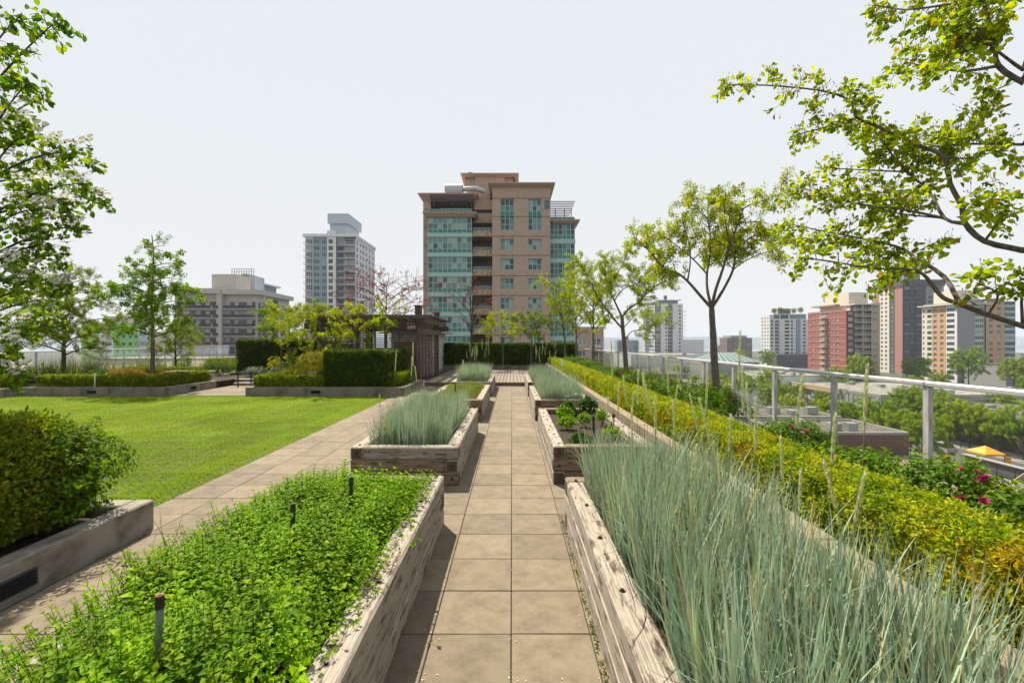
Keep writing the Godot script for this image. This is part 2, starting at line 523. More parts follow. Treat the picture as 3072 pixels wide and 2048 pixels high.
func terrace() -> void:
	R.seed = 7
	var b := MB.new()
	b.span(P(-29.0, -18.0, -5.0), P(-3.5, -0.05, 45.0))
	b.span(P(-3.499, -18.0, -5.0), P(4.35, -0.051, 28.0))
	setting("terrace", b.mesh(), M.stained_concrete)
	b = MB.new()
	b.span(P(-3.66, -0.04, -1.0), P(1.80, -0.014, 17.5))
	var base := setting("paving", b.mesh(), M.joint)
	# slabs laid on one grid; those under planters are left out
	var slab := box_mesh(Vector3(SLAB - 0.0055, 0.045, SLAB - 0.0055), 0.004)
	var spots := []
	for i in range(-8, 5):
		for k in range(0, 36):
			var x := (i + 0.5) * SLAB - 0.004
			var d := 1.27 + (k + 0.5) * SLAB
			if x > 1.85 or d > 17.25: continue
			if x < -3.25 and d < 4.2: continue
			var under := false
			for q in TIMBER_SPOTS:
				if x - 0.23 > q[0] and x + 0.23 < q[1] and d - 0.23 > q[2] and d + 0.23 < q[3]: under = true
			if under: continue
			spots.append([d - (2.0 if absf(x) < 0.9 else 0.0), x, d])
	spots.sort_custom(func(p, q): return p[0] < q[0])
	var rest := []
	for k in spots.size():
		var xf := Transform3D(Basis.from_euler(Vector3(R.randf_range(-1, 1) * 0.003, (R.randi() % 4) * PI / 2, R.randf_range(-1, 1) * 0.003)), P(spots[k][1], -0.0225 + R.randf_range(-0.0015, 0.0015), spots[k][2]))
		if k < 300: put(base, "slab", slab, M["slab%d" % (R.randi() % 4)], xf)
		else: rest.append(xf)
	if rest.size(): scatter(base, "far_slabs", slab, M.slab1, rest)
	# petals and crumbs on the path
	var cr := MB.new()
	for i in 200:
		var p := P(R.randf_range(-0.55, 0.42), 0.002, 2.2 + pow(R.randf(), 1.7) * 8.0)
		if R.randf() < 0.6: p.x = [-0.46, 0.0, 0.455][R.randi() % 3] + R.randfn(0, 0.02)
		var a := R.randf() * TAU
		var s := R.randf_range(0.003, 0.009)
		cr.leaf(p, Vector3(cos(a), 0.25, sin(a)), Vector3.UP, s * 2.0, s, 0.3)
	var litter := put(self, "fallen_petals", cr.mesh(), mat(lin(0.44, 0.4, 0.336), 0.8))
	litter.set_meta("kind", "stuff")
	tag(litter, "pale fallen petals and crumbs scattered over the slab path", "petals")
	# tiny weeds in the joint by the right planter
	var w := MB.new()
	w.tinted = true
	for i in 260:
		w.tint = Color(0.04, 0.088, 0.0096).lerp(Color(0.128, 0.192, 0.024), R.randf())
		var a := R.randf() * TAU
		var d := 2.3 + floorf(R.randf() * 7.0) * 0.33 + R.randfn(0, 0.10)
		w.leaf(P(R_IN - 0.012 + R.randfn(0, 0.006), 0.0, d), Vector3(cos(a), R.randf_range(0.4, 1.4), sin(a)).normalized(), Vector3.UP, R.randf_range(0.012, 0.026), 0.010)
	var weeds := put(self, "joint_weeds", w.mesh(), M.leaf)
	weeds.set_meta("kind", "stuff")
	tag(weeds, "tiny green weeds in the joint along the right timber planter", "weeds")
	# lawn
	b = MB.new()
	b.span(P(-15.4, -0.04, 4.14), P(-3.665, -0.022, 14.25))
	var lawn_base := setting("lawn_ground", b.mesh(), M.lawn_soil)
	lawn_base.set_meta("label", "soil under the lawn")
	var patches := []
	for i in 3:
		var g := MB.new()
		g.tinted = true
		for k in 900:
			var t := R.randf()
			g.tint = Color(0.17, 0.265, 0.010).lerp(Color(0.38, 0.49, 0.03), t * t)
			if R.randf() < 0.05: g.tint = Color(0.24, 0.216, 0.08)
			var a := R.randf() * TAU
			var dir := Vector3(cos(a) * 0.45, 1.0, sin(a) * 0.45).normalized()
			g.blade(Vector3(R.randf_range(-0.26, 0.26), 0.0, R.randf_range(-0.26, 0.26)), dir, Vector3(cos(a), -0.3, sin(a)) * 0.4, R.randf_range(0.025, 0.055), 0.0055, 2)
		patches.append(g.mesh())
	var xs := [[], [], []]
	var cs := [[], [], []]
	var tone := FastNoiseLite.new()
	tone.frequency = 0.35
	tone.seed = 4
	var x := -15.2
	while x < -3.6:
		var d := 4.3
		while d < 14.1:
			var v := R.randi() % 3
			xs[v].append(Transform3D(Basis(Vector3.UP, (R.randi() % 4) * PI / 2).scaled(Vector3(1, R.randf_range(0.8, 1.2), 1)), P(minf(x, -3.93), -0.023, d)))
			var k := 1.0 + 0.34 * tone.get_noise_2d(x, d) + 0.2 * tone.get_noise_2d(x * 3.0, d * 3.0 + 40.0) + R.randf_range(-0.05, 0.05)
			var yl := tone.get_noise_2d(x + 60.0, d * 1.3)
			cs[v].append(Color(k * (1.0 + 0.25 * maxf(0, yl)), k, k * 0.95))
			d += 0.46
		x += 0.46
	var lawn := Node3D.new()
	lawn.name = "lawn"
	add_child(lawn)
	lawn.set_meta("kind", "stuff")
	tag(lawn, "mown green lawn left of the slab path", "lawn")
	for v in 3: scatter(lawn, "grass", patches[v], M.lawn, xs[v], cs[v])
	# path on the far side of the lawn, between the two concrete beds
	b = MB.new()
	b.span(P(-10.72, -0.045, 14.25), P(-8.25, -0.004, 26.0))
	var gp := setting("garden_path", b.mesh(), M.joint)
	for k in 17:
		for i in 3:
			put(gp, "paver", box_mesh(Vector3(0.80, 0.04, 0.44), 0.004), M["slab%d" % (R.randi() % 4)], at(P(-10.30 + i * 0.815, -0.015, 14.5 + k * 0.455)))
	for k in 2:
		put(gp, "step", box_mesh(Vector3(0.95, 0.11, 0.42), 0.01), M.concrete, at(P(-10.15 - k * 0.18, 0.06 + k * 0.11, 17.6 + k * 0.4)))
	# timber deck at the end of the path
	var deck := Node3D.new()
	deck.name = "deck"
	add_child(deck)
	deck.set_meta("kind", "structure")
	for i in 36:
		put(deck, "board", box_mesh(Vector3(7.85, 0.035, 0.128), 0.004), M["deck%d" % (R.randi() % 4)], at(P(-3.28 + i * 0.1425, 0.121 + R.randf_range(-0.002, 0.002), 21.3), PI / 2))
	put(deck, "fascia", box_mesh(Vector3(5.1, 0.10, 0.06), 0.006), M.timber1, at(P(-0.78, 0.052, 17.39)))


# ---------------------------------------------------------------- timber planters

const TIMBER_SPOTS := [
	[-1.90, L_IN, 1.02, 4.25], [-1.90, L_IN, 5.36, 8.55], [-1.90, L_IN, 9.70, 13.1], [-1.90, L_IN, 14.1, 17.25],
	[R_IN, 1.70, 0.95, 4.20], [R_IN, 1.70, 5.40, 8.55], [R_IN, 1.70, 9.70, 12.95], [R_IN, 1.70, 14.0, 17.3]]


func timber_mesh(length: float) -> ArrayMesh:
	var key := "timber%.3f" % length
	if not shape_cache.has(key):
		var b := MB.new()
		b.bevel(Vector3.ZERO, Vector3(length, 0.1475, 0.148), 0.013)
		var m := b.mesh()
		b = MB.new()
		for s: float in [-1.0, 1.0]:
			b.box(Vector3(s * (length * 0.5 + 0.0005), 0, 0), Vector3(0.002, 0.120, 0.120))
		b.onto(m)
		shape_cache[key] = m
	return shape_cache[key]


func timber(parent: Node3D, p: Vector3, length: float, turn: float, bleached: bool) -> void:
	var o := put(parent, "timber", timber_mesh(length), null, Transform3D(Basis.from_euler(Vector3(R.randf_range(-1, 1) * 0.006, turn + R.randf_range(-1, 1) * 0.0015, R.randf_range(-1, 1) * 0.0015)), p))
	o.set_surface_override_material(0, M[("bleached%d" if bleached else "timber%d") % (R.randi() % 4)])
	o.set_surface_override_material(1, M.end_grain)


func timber_planter(q: Array, label: String) -> Node3D:
	var x0: float = q[0]
	var x1: float = q[1]
	var d0: float = q[2]
	var d1: float = q[3]
	var o := thing("timber_planter", label, "planter", P((x0 + x1) / 2, 0, (d0 + d1) / 2), 0.0, "timber planters along the slab path")
	var hw := (x1 - x0) / 2
	var hl := (d1 - d0) / 2
	var t := 0.15
	for k in 3:
		var y := 0.075 + k * 0.15
		var flip := k % 2 == 1
		# each course laps at the corners like a pinwheel, turned over in the next
		var s := -1.0 if flip else 1.0
		timber(o, Vector3(-hw + t / 2, y, s * t / 2), 2 * hl - t - 0.003, PI / 2, true)
		timber(o, Vector3(hw - t / 2, y, -s * t / 2), 2 * hl - t - 0.003, PI / 2, true)
		timber(o, Vector3(s * t / 2, y, hl - t / 2), 2 * hw - t - 0.003, 0.0, k == 2 and R.randf() < 0.3)
		timber(o, Vector3(-s * t / 2, y, -hl + t / 2), 2 * hw - t - 0.003, 0.0, false)
	var bm := MB.new()
	bm.rod(Vector3(0, -0.01, 0), Vector3(0, 0.003, 0), 0.017, 0.017, 8)
	bm.rod(Vector3(0, 0.003, 0), Vector3(0, 0.012, 0), 0.010, 0.009, 6)
	var bolt := bm.mesh()
	for s: float in [-1.0, 1.0]:
		var n := 6
		for k in n:
			put(o, "bolt", bolt, M.bolt, at(Vector3(s * (hw - t / 2) + R.randfn(0, 0.008), 0.4495, lerpf(hl - 0.1, -hl + 0.1, k / (n - 1.0)) + R.randfn(0, 0.03)), R.randf() * 3))
	for s: float in [-1.0, 1.0]:
		for k in 2:
			put(o, "bolt", bolt, M.bolt, Transform3D(Basis(Vector3.RIGHT, PI / 2), Vector3(s * (hw - 0.075), 0.075 + k * 0.15 + (0.0 if s > 0 else 0.15), hl - 0.0005)))
	var sb := MB.new()
	sb.span(Vector3(-hw + t - 0.02, 0.02, -hl + t - 0.02), Vector3(hw - t + 0.02, 0.355, hl - t + 0.02))
	put(o, "soil", sb.mesh(), M.soil)
	return o


func grass_tufts(n: int, length: float, width: float, c0: Color, c1: Color, spread: float, splay: float) -> Array:
	var out := []
	for i in 4:
		var g := MB.new()
		g.tinted = true
		for k in n:
			g.tint = c0.lerp(c1, R.randf())
			if R.randf() < 0.13: g.tint = Color(0.40, 0.36, 0.19)
			var a := R.randf() * TAU
			var lean := absf(R.randfn(0, splay))
			var dir := Vector3(cos(a) * lean, 1, sin(a) * lean).normalized()
			var a2 := a + R.randfn(0, 0.6)
			var arch := R.randf_range(0.03, 0.2) if R.randf() < 0.86 else R.randf_range(0.3, 0.7)
			g.blade(Vector3(R.randfn(0, spread), 0, R.randfn(0, spread)), dir, Vector3(cos(a2), -0.45, sin(a2)) * arch, length * R.randf_range(0.55, 1.1), width * R.randf_range(0.7, 1.15), 5)
		out.append(g.mesh())
	return out


func seed_head_mesh(stem: float, spike: float, lean: float) -> ArrayMesh:
	var b := MB.new()
	b.tinted = true
	b.tint = Color(0.16, 0.216, 0.12)
	var pts := PackedVector3Array()
	var rad := PackedFloat32Array()
	for i in 7:
		var t := i / 6.0
		pts.append(Vector3(lean * t * t, stem * t, lean * 0.3 * t * t)); rad.append(0.0028 - 0.001 * t)
	b.tube(pts, rad, 5)
	var tip := pts[6]
	var dir := (pts[6] - pts[5]).normalized()
	for k in 34:
		var t := k / 33.0
		var p := tip + dir * spike * t + Vector3(lean * 0.35 * t * t * spike, 0, 0)
		var w := 0.0105 * pow(sin(PI * (0.12 + 0.86 * t)), 0.6)
		for j in 3:
			b.tint = Color(0.50, 0.52, 0.28).lerp(Color(0.70, 0.69, 0.44), R.randf())
			var a := k * 2.4 + j * TAU / 3
			var o := Vector3(cos(a), 0, sin(a))
			b.leaf(p + o * w * 0.15, (dir * 1.5 + o * 0.55).normalized(), o, 0.026, 0.0095, 0.2, -0.05)
	b.tint = Color(0.36, 0.336, 0.2)
	b.rod(tip, tip + dir * spike * 0.96, 0.0045, 0.001, 5)
	return b.mesh()


var tufts := []
var heads := []


func lyme_grass(q: Array, label: String, count: int, scale_: float, head_spots: Array, d_far := 0.0) -> Node3D:
	var o := thing("blue_lyme_grass", label, "grass", P((q[0] + q[1]) / 2, 0.355, (q[2] + q[3]) / 2), 0.0, "blue grasses in the timber planters")
	var xs := [[], [], [], []]
	var cs := [[], [], [], []]
	var hw: float = (q[1] - q[0]) / 2 - 0.19
	var hl: float = (q[3] - q[2]) / 2 - 0.19
	for i in count:
		var v := R.randi() % 4
		var p := Vector3(R.randf_range(-hw, hw), 0, R.randf_range(-hl, hl))
		var out := Vector3(p.x / hw, 0, p.z / hl)
		var tilt := Vector3(pow(out.x, 3.0) * 0.10, 1, pow(out.z, 5.0) * 0.14).normalized()
		xs[v].append(aligned(p, tilt, R.randf() * TAU, scale_ * R.randf_range(0.75, 1.15)))
		var k := R.randf_range(0.8, 1.15)
		cs[v].append(Color(k, k, k * R.randf_range(0.85, 1.1)))
	for v in 4: scatter(o, "blades", tufts[v], M.blue_grass, xs[v], cs[v])
	for h in head_spots:
		var m: Mesh = heads[R.randi() % heads.size()]
		put(o, "seed_head", m, M.blue_grass, Transform3D(Basis(Vector3.UP, R.randf() * TAU).scaled(Vector3(0.78, h[2], 0.78)), P(h[0], 0.34, h[1]) - o.position))
	return o


func herb_shoot(pairs: int, ll: float, c0: Color, c1: Color) -> ArrayMesh:
	var b := MB.new()
	b.tinted = true
	b.tint = c0
	var h := ll * 0.62 * pairs
	b.rod(Vector3(0, -ll, 0), Vector3(0, h, 0), 0.0016, 0.001, 3)
	for k in pairs:
		var t := float(k) / (pairs - 1)
		for s in 2:
			var a := k * PI / 2 + s * PI + R.randfn(0, 0.2)
			var o := Vector3(cos(a), 0, sin(a))
			b.tint = c0.lerp(c1, R.randf())
			var l := ll * (1.05 - 0.55 * t) * R.randf_range(0.85, 1.15)
			b.leaf(Vector3(0, h * t, 0), (o + Vector3(0, 0.15 + 0.75 * t, 0)).normalized(), Vector3.UP, l, l * 0.72, 0.18, 0.22)
	return b.mesh()


func herb_carpet(o: Node3D, called: String, meshes: Array, x0: float, x1: float, d0: float, d1: float, base: float, bulge: float, step: float, tone_seed: int) -> void:
	var f := FastNoiseLite.new()
	f.frequency = 1.3
	f.seed = tone_seed
	var xs := []
	var cs := []
	for m in meshes: xs.append([]); cs.append([])
	var d := d0
	while d < d1:
		var x := x0
		while x < x1:
			var px := x + R.randf_range(-1, 1) * step * 0.6
			var pd := d + R.randf_range(-1, 1) * step * 0.6
			var u := (px - x0) / (x1 - x0) * 2 - 1
			var w := (pd - d0) / (d1 - d0) * 2 - 1
			var edge := (1 - pow(absf(u), 4.0)) * (1 - pow(absf(w), 6.0))
			var y := base + bulge * (edge - 0.35) + 0.11 * f.get_noise_2d(px, pd) + 0.05 * f.get_noise_2d(px * 3.1, pd * 3.1) + R.randf_range(-0.012, 0.018)
			var v := R.randi() % meshes.size()
			var lean := Vector3(u * absf(u) * 0.6 + R.randfn(0, 0.14), 1, -w * absf(w) * absf(w) * 0.6 + R.randfn(0, 0.14)).normalized()
			xs[v].append(aligned(P(px, y, pd) - o.position, lean, R.randf() * TAU, R.randf_range(0.6, 1.3) * (1.5 if R.randf() < 0.03 else 1.0)))
			var k := 0.9 + 0.5 * f.get_noise_2d(px * 2.2 + 9, pd * 2.2) + R.randf_range(-0.1, 0.12)
			cs[v].append(Color(k * R.randf_range(0.9, 1.1), k, k))
			x += step
		d += step
	for v in meshes.size(): scatter(o, called, meshes[v], M.leaf, xs[v], cs[v])


func riser(x: float, d: float, top: float, cap: bool, label: String) -> void:
	var o := thing("irrigation_riser", label, "pipe", P(x, 0.355, d), 0.0, "irrigation risers in the herb planter")
	var b := MB.new()
	b.rod(Vector3.ZERO, Vector3(0.004, top - 0.355 - 0.05, 0.0), 0.0128, 0.0128, 14)
	put(o, "pipe", b.mesh(), M.pipe_grey if cap else M.black_plastic)
	b = MB.new()
	b.rod(Vector3(0.004, top - 0.405, 0), Vector3(0.004, top - 0.36, 0), 0.0155, 0.0148, 14)
	put(o, "nozzle", b.mesh(), M.black_plastic)
	b = MB.new()
	b.rod(Vector3(0.004, top - 0.36, 0), Vector3(0.004, top - 0.355, 0), 0.0138, 0.013, 14)
	b.rod(Vector3(0.004, top - 0.355, 0), Vector3(0.004, top - 0.352, 0), 0.007, 0.007, 10)
	put(o, "cap", b.mesh(), M.rust if cap else M.black_plastic)


func tomato_cage(x: float, d: float, label: String) -> void:
	var o := thing("wire_plant_cage", label, "plant cage", P(x, 0.355, d), R.randf() * 2, "wire plant cages in the vegetable planters")
	for k in 2:
		var y := 0.16 + 0.24 * k
		var r := 0.10 + 0.045 * k
		var pts := PackedVector3Array()
		var rad := PackedFloat32Array()
		for i in 25:
			pts.append(Vector3(cos(TAU * i / 24) * r, y + 0.01 * sin(TAU * i / 24), sin(TAU * i / 24) * r)); rad.append(0.0022)
		var b := MB.new()
		b.tube(pts, rad, 5, false)
		put(o, "ring", b.mesh(), M.galvanised)
	for i in 3:
		var a := TAU * i / 3 + 0.4
		var b := MB.new()
		b.rod(Vector3(cos(a) * 0.06, -0.03, sin(a) * 0.06), Vector3(cos(a) * 0.148, 0.41, sin(a) * 0.148), 0.002, 0.002, 5)
		put(o, "stake", b.mesh(), M.galvanised)


func leafy_plant(called: String, label: String, category: String, p: Vector3, r: float, h: float, clumps: Array, material: Material, count: int, k0 := 0.85, k1 := 1.15, group := "") -> Node3D:
	var o := thing(called, label, category, p, 0.0, group)
	var b := MB.new()
	for i in 6:
		var a := R.randf() * TAU
		b.rod(Vector3(0, -0.02, 0), Vector3(cos(a) * r * 0.6, h * R.randf_range(0.5, 0.8), sin(a) * r * 0.6), maxf(0.004, r * 0.02), 0.002, 5)
	put(o, "stems", b.mesh(), M.dark_bark)
	var xs := []
	var cs := []
	for m in clumps: xs.append([]); cs.append([])
	for i in count:
		var a := R.randf() * TAU
		var z := R.randf_range(-0.25, 1.0)
		var dir := Vector3(cos(a) * sqrt(1 - z * z), z, sin(a) * sqrt(1 - z * z))
		var lump := 0.82 + 0.18 * sin(a * 3.0 + p.x * 7.0) * cos(z * 5.0 + p.z)
		var q := dir * Vector3(r, h * 0.5, r) * pow(R.randf(), 0.28) * lump + Vector3(0, h * 0.5, 0)
		var v := R.randi() % clumps.size()
		xs[v].append(aligned(q, (dir + Vector3(0, 0.35, 0)).normalized(), R.randf() * TAU, R.randf_range(0.75, 1.25)))
		var k := R.randf_range(k0, k1)
		cs[v].append(Color(k, k, k))
	for v in clumps.size(): scatter(o, "foliage", clumps[v], material, xs[v], cs[v])
	return o


# a bundle of leaves opening round +y
func clump(n: int, r: float, ll: float, lw: float, c0: Color, c1: Color, accent := Color(0, 0, 0), share := 0.0) -> ArrayMesh:
	var b := MB.new()
	b.tinted = true
	for i in n:
		var a := R.randf() * TAU
		var z := R.randf_range(-0.35, 1.0)
		var dir := Vector3(cos(a) * sqrt(1 - z * z), z, sin(a) * sqrt(1 - z * z))
		b.tint = c0.lerp(c1, R.randf())
		if R.randf() < share: b.tint = accent
		var l := ll * R.randf_range(0.7, 1.2)
		var up := Vector3(R.randfn(0, 0.6), 1, R.randfn(0, 0.6)).normalized()
		b.leaf(dir * r * R.randf_range(0.2, 0.85), (dir + Vector3(R.randfn(0, 0.4), R.randfn(0, 0.4), R.randfn(0, 0.4))).normalized(), up, l, lw * l / ll, 0.2, 0.2)
	return b.mesh()


# a twig along +y with leaves to both sides, drooping
func sprig(n: int, length: float, ll: float, lw: float, droop: float, c0: Color, c1: Color, accent := Color(0, 0, 0), share := 0.0) -> ArrayMesh:
	var b := MB.new()
	b.tinted = true
	b.tint = Color(0.056, 0.04, 0.028)
	b.rod(Vector3(0, -0.01, 0), Vector3(0, length, 0), ll * 0.035, ll * 0.015, 3)
	for i in n:
		var t := (i + R.randf()) / n
		var a := i * 2.4 + R.randfn(0, 0.4)
		b.tint = c0.lerp(c1, R.randf())
		if R.randf() < share: b.tint = accent
		var o := Vector3(cos(a), R.randf_range(-0.1, 0.7), sin(a)).normalized()
		var l := ll * R.randf_range(0.65, 1.15)
		b.leaf(Vector3(0, length * t, 0) + o * l * 0.25, o, Vector3(R.randfn(0, 0.5), 1, R.randfn(0, 0.5)).normalized(), l, lw * l / ll, 0.2, droop)
	return b.mesh()


func planters() -> void:
	R.seed = 21
	var T := TIMBER_SPOTS
	timber_planter(T[0], "nearest left timber planter filled with bright green mint")
	timber_planter(T[1], "second left timber planter along the path, planted with blue grass")
	timber_planter(T[2], "third left timber planter, holding low yellow green herbs")
	timber_planter(T[3], "farthest left timber planter beside the timber deck")
	timber_planter(T[4], "nearest right timber planter overflowing with tall blue grass")
	timber_planter(T[5], "second right timber planter with dark soil and young vegetables")
	timber_planter(T[6], "third right timber planter with blue grass and a wire ring")
	timber_planter(T[7], "farthest right timber planter with purple flowers by the deck")
	tufts = grass_tufts(16, 0.60, 0.0118, Color(0.145, 0.23, 0.16), Color(0.45, 0.54, 0.41), 0.03, 0.10)
	for i in 4: heads.append(seed_head_mesh(0.62 + 0.08 * i, 0.20 + 0.02 * i, [0.03, -0.06, 0.11, 0.02][i]))
	# seed heads: x, depth, height factor
	var near := [[0.78, 3.9, 1.05], [0.9, 4.02, 1.2], [0.98, 3.95, 1.0], [1.05, 4.0, 1.12], [1.12, 3.85, 0.95], [1.2, 3.98, 1.15], [0.85, 3.7, 0.9], [0.95, 3.5, 1.0], [1.25, 3.6, 1.1], [1.42, 3.4, 1.3], [1.36, 3.15, 0.95],
		[0.82, 3.1, 0.8], [1.05, 2.9, 0.86], [1.3, 2.75, 1.1], [1.45, 2.85, 1.05], [0.95, 2.5, 0.8], [1.15, 2.45, 0.9], [1.5, 2.5, 1.15], [1.38, 2.3, 0.92], [1.52, 2.2, 1.0], [1.28, 2.05, 0.82], [1.02, 2.1, 0.7], [1.56, 2.05, 1.1], [1.44, 1.9, 0.8], [1.1, 3.3, 1.05], [1.48, 3.75, 1.2], [1.33, 3.9, 1.05], [0.88, 2.8, 0.9], [1.22, 2.6, 1.0], [1.4, 2.6, 1.2], [1.5, 3.05, 1.25], [1.18, 2.2, 0.95], [1.33, 1.85, 0.9], [0.9, 2.2, 0.75]]
	lyme_grass(T[4], "dense tall blue grass with pale seed heads in the nearest right planter", 540, 1.0, near)
	lyme_grass(T[1], "blue grass tussock bank with four tall seed heads in the second left planter", 430, 0.86, [[-1.62, 6.2, 1.2], [-1.45, 6.5, 1.0], [-1.40, 6.9, 1.05], [-1.36, 6.3, 1.3], [-0.95, 7.8, 1.0], [-0.85, 8.1, 0.9], [-1.7, 5.9, 0.8]])
	var far_l := []
	var far_r := []
	for i in 15: far_l.append([R.randf_range(-1.7, -0.8), R.randf_range(14.6, 16.9), R.randf_range(1.0, 1.5)])
	for i in 12: far_r.append([R.randf_range(0.7, 1.5), R.randf_range(14.5, 17.0), R.randf_range(1.0, 1.45)])
	lyme_grass(T[3], "rounded blue grass with many upright seed heads beside the deck, left of path", 330, 0.98, far_l)
	lyme_grass(T[6], "low blue grass behind the vegetable planter, right of path", 330, 0.88, [[0.8, 12.3, 1.0], [1.1, 12.5, 1.1]])
	lyme_grass([R_IN, 1.70, 14.3, 17.3], "blue grass mixed with purple flowers in the farthest right planter", 220, 0.85, far_r)
	# mint
	var mint := []
	for i in 5: mint.append(herb_shoot(5, 0.042, Color(0.10, 0.24, 0.005), Color(0.29, 0.45, 0.008)))
	var o := thing("mint", "bright green mint filling the nearest left planter and spilling over its edge", "herb", P(-1.3, 0.355, 2.6))
	herb_carpet(o, "shoots", mint, -1.98, -0.74, 1.15, 4.12, 0.385, 0.15, 0.034, 3)
	var stalks := MB.new()
	stalks.tinted = true
	for i in 7:
		stalks.tint = Color(0.128, 0.16, 0.056)
		var p := P(-1.98 + R.randf_range(-0.05, 0.1), 0.45, 2.1 + R.randf() * 0.6) - o.position
		stalks.blade(p, Vector3(R.randfn(0, 0.2), 1, R.randfn(0, 0.2)).normalized(), Vector3(R.randf_range(-0.3, 0.3), -0.1, 0), R.randf_range(0.25, 0.42), 0.006, 5)
	put(o, "grass_stalks", stalks.mesh(), M.leaf)
	riser(-1.30, 1.68, 0.76, true, "grey irrigation riser with rusty orange cap, nearest in the mint")
	riser(-1.27, 2.64, 0.755, false, "dark irrigation riser in the middle of the mint")
	riser(-1.12, 3.17, 0.75, false, "dark irrigation riser at the far end of the mint")
	var thyme := []
	for i in 3: thyme.append(herb_shoot(4, 0.026, Color(0.128, 0.2, 0.0096), Color(0.36, 0.416, 0.028)))
	o = thing("low_herb", "low yellow green herb carpet in the third left planter", "herb", P(-1.27, 0.355, 11.4))
	herb_carpet(o, "shoots", thyme, -1.76, -0.77, 9.84, 12.95, 0.43, 0.10, 0.042, 8)
	riser(-1.32, 10.6, 0.72, false, "dark irrigation riser in the low herbs of the third planter")
	var fl := MB.new()
	fl.tinted = true
	for i in 26:
		fl.tint = Color(0.496, 0.44, 0.024)
		var p := P(-1.62 + R.randfn(0, 0.07), R.randf_range(0.42, 0.62), 5.72 + R.randf() * 0.25)
		for k in 4: fl.leaf(p, Vector3(cos(k * 1.57), 0.3, sin(k * 1.57)).normalized(), Vector3.UP, 0.018, 0.014)
	tag(put(self, "yellow_flowers", fl.mesh(), M.petal), "small yellow flowers at the front corner of the blue grass", "flowers")
	# vegetables
	var veg := []
	for i in 2: veg.append(clump(12, 0.055, 0.042, 0.03, Color(0.06, 0.18, 0.008), Color(0.24, 0.38, 0.016)))
	var veg_dark := [clump(9, 0.08, 0.08, 0.05, Color(0.02, 0.072, 0.0096), Color(0.072, 0.152, 0.024))]
	leafy_plant("lettuce", "bright green leafy vegetable near the left rim of the soil planter", "vegetable", P(0.83, 0.36, 6.9), 0.13, 0.2, veg, M.leaf, 34)
	leafy_plant("lettuce", "second bright green vegetable behind the first in the soil planter", "vegetable", P(0.86, 0.36, 7.5), 0.14, 0.26, veg, M.leaf, 34)
	leafy_plant("bean_plant", "dark green taller plant under the wire ring, soil planter", "vegetable", P(1.0, 0.36, 8.0), 0.13, 0.28, veg_dark, M.leaf, 20)
	leafy_plant("tomato_plant", "bushy green plant against the far rim of the soil planter", "vegetable", P(1.35, 0.36, 8.1), 0.15, 0.36, veg_dark, M.leaf, 26)
	leafy_plant("squash_plant", "yellow green low plant near the front right of the soil planter", "vegetable", P(1.36, 0.36, 6.2), 0.13, 0.14, veg, M.leaf, 22, 1.0, 1.4)
	leafy_plant("strawberry_plant", "small pale leaved plant at the front of the soil planter", "vegetable", P(0.88, 0.36, 5.85), 0.13, 0.10, veg_dark, M.leaf, 24)
	leafy_plant("squash_plant", "medium plant in the centre of the soil planter beside the black pipe", "vegetable", P(1.12, 0.36, 7.1), 0.12, 0.2, veg, M.leaf, 20)
	leafy_plant("bean_plant", "leafy plant at the right rim of the soil planter", "vegetable", P(1.42, 0.36, 7.2), 0.11, 0.26, veg, M.leaf, 20)
	tomato_cage(1.05, 8.0, "wire cage ring over the vegetable planter, nearest")
	tomato_cage(1.45, 7.4, "wire cage at the right rim of the vegetable planter")
	tomato_cage(1.1, 10.3, "wire ring standing in the blue grass of the third right planter")
	o = thing("black_standpipe", "black standpipe in the soil of the vegetable planter", "pipe", P(1.13, 0.355, 6.3))
	var b := MB.new()
	b.rod(Vector3.ZERO, Vector3(-0.006, 0.26, 0), 0.016, 0.016, 10)
	put(o, "pipe", b.mesh(), M.black_plastic)
	b = MB.new()
	b.rod(Vector3(-0.006, 0.26, 0), Vector3(-0.006, 0.31, 0), 0.019, 0.018, 10)
	put(o, "nozzle", b.mesh(), M.black_plastic)
	o = thing("wooden_stake", "pale wooden stake with a dark cap at the right of the soil planter", "stake", P(1.50, 0.355, 6.75))
	put(o, "stick", box_mesh(Vector3(0.02, 0.22, 0.02), 0.002), M.bleached0, at(Vector3(0, 0.11, 0)))
	b = MB.new()
	b.tube(PackedVector3Array([Vector3(0, 0.21, 0), Vector3(0, 0.235, 0), Vector3(0, 0.26, 0), Vector3(0, 0.27, 0)]), PackedFloat32Array([0.022, 0.028, 0.022, 0.006]), 10)
	put(o, "cap", b.mesh(), M.black_plastic)
	# purple chives
	o = thing("chives", "chives with mauve flower heads in the farthest right planter", "herb", P(0.95, 0.355, 16.6))
	var xs := []
	for i in 70: xs.append(aligned(Vector3(R.randf_range(-0.3, 0.45), 0, R.randf_range(-0.5, 0.5)), Vector3(R.randfn(0, 0.1), 1, R.randfn(0, 0.1)), R.randf() * 6, 0.9))
	var chive := grass_tufts(10, 0.45, 0.008, Color(0.04, 0.08, 0.024), Color(0.096, 0.16, 0.04), 0.04, 0.12)
	scatter(o, "leaves", chive[0], M.leaf, xs)
	var pf := MB.new()
	pf.tinted = true
	for i in 22:
		pf.tint = Color(0.272, 0.16, 0.288).lerp(Color(0.4, 0.304, 0.384), R.randf())
		var a := R.randf() * TAU
		var z := R.randf_range(-1, 1)
		var q := Vector3(cos(a) * sqrt(1 - z * z), z, sin(a) * sqrt(1 - z * z))
		pf.leaf(q * 0.006, q, Vector3(0.2, 1, 0.1), 0.016, 0.008)
	pf.tint = Color(0.064, 0.112, 0.032)
	pf.rod(Vector3(0, -0.25, 0), Vector3.ZERO, 0.003, 0.003, 4)
	var pm := pf.mesh()
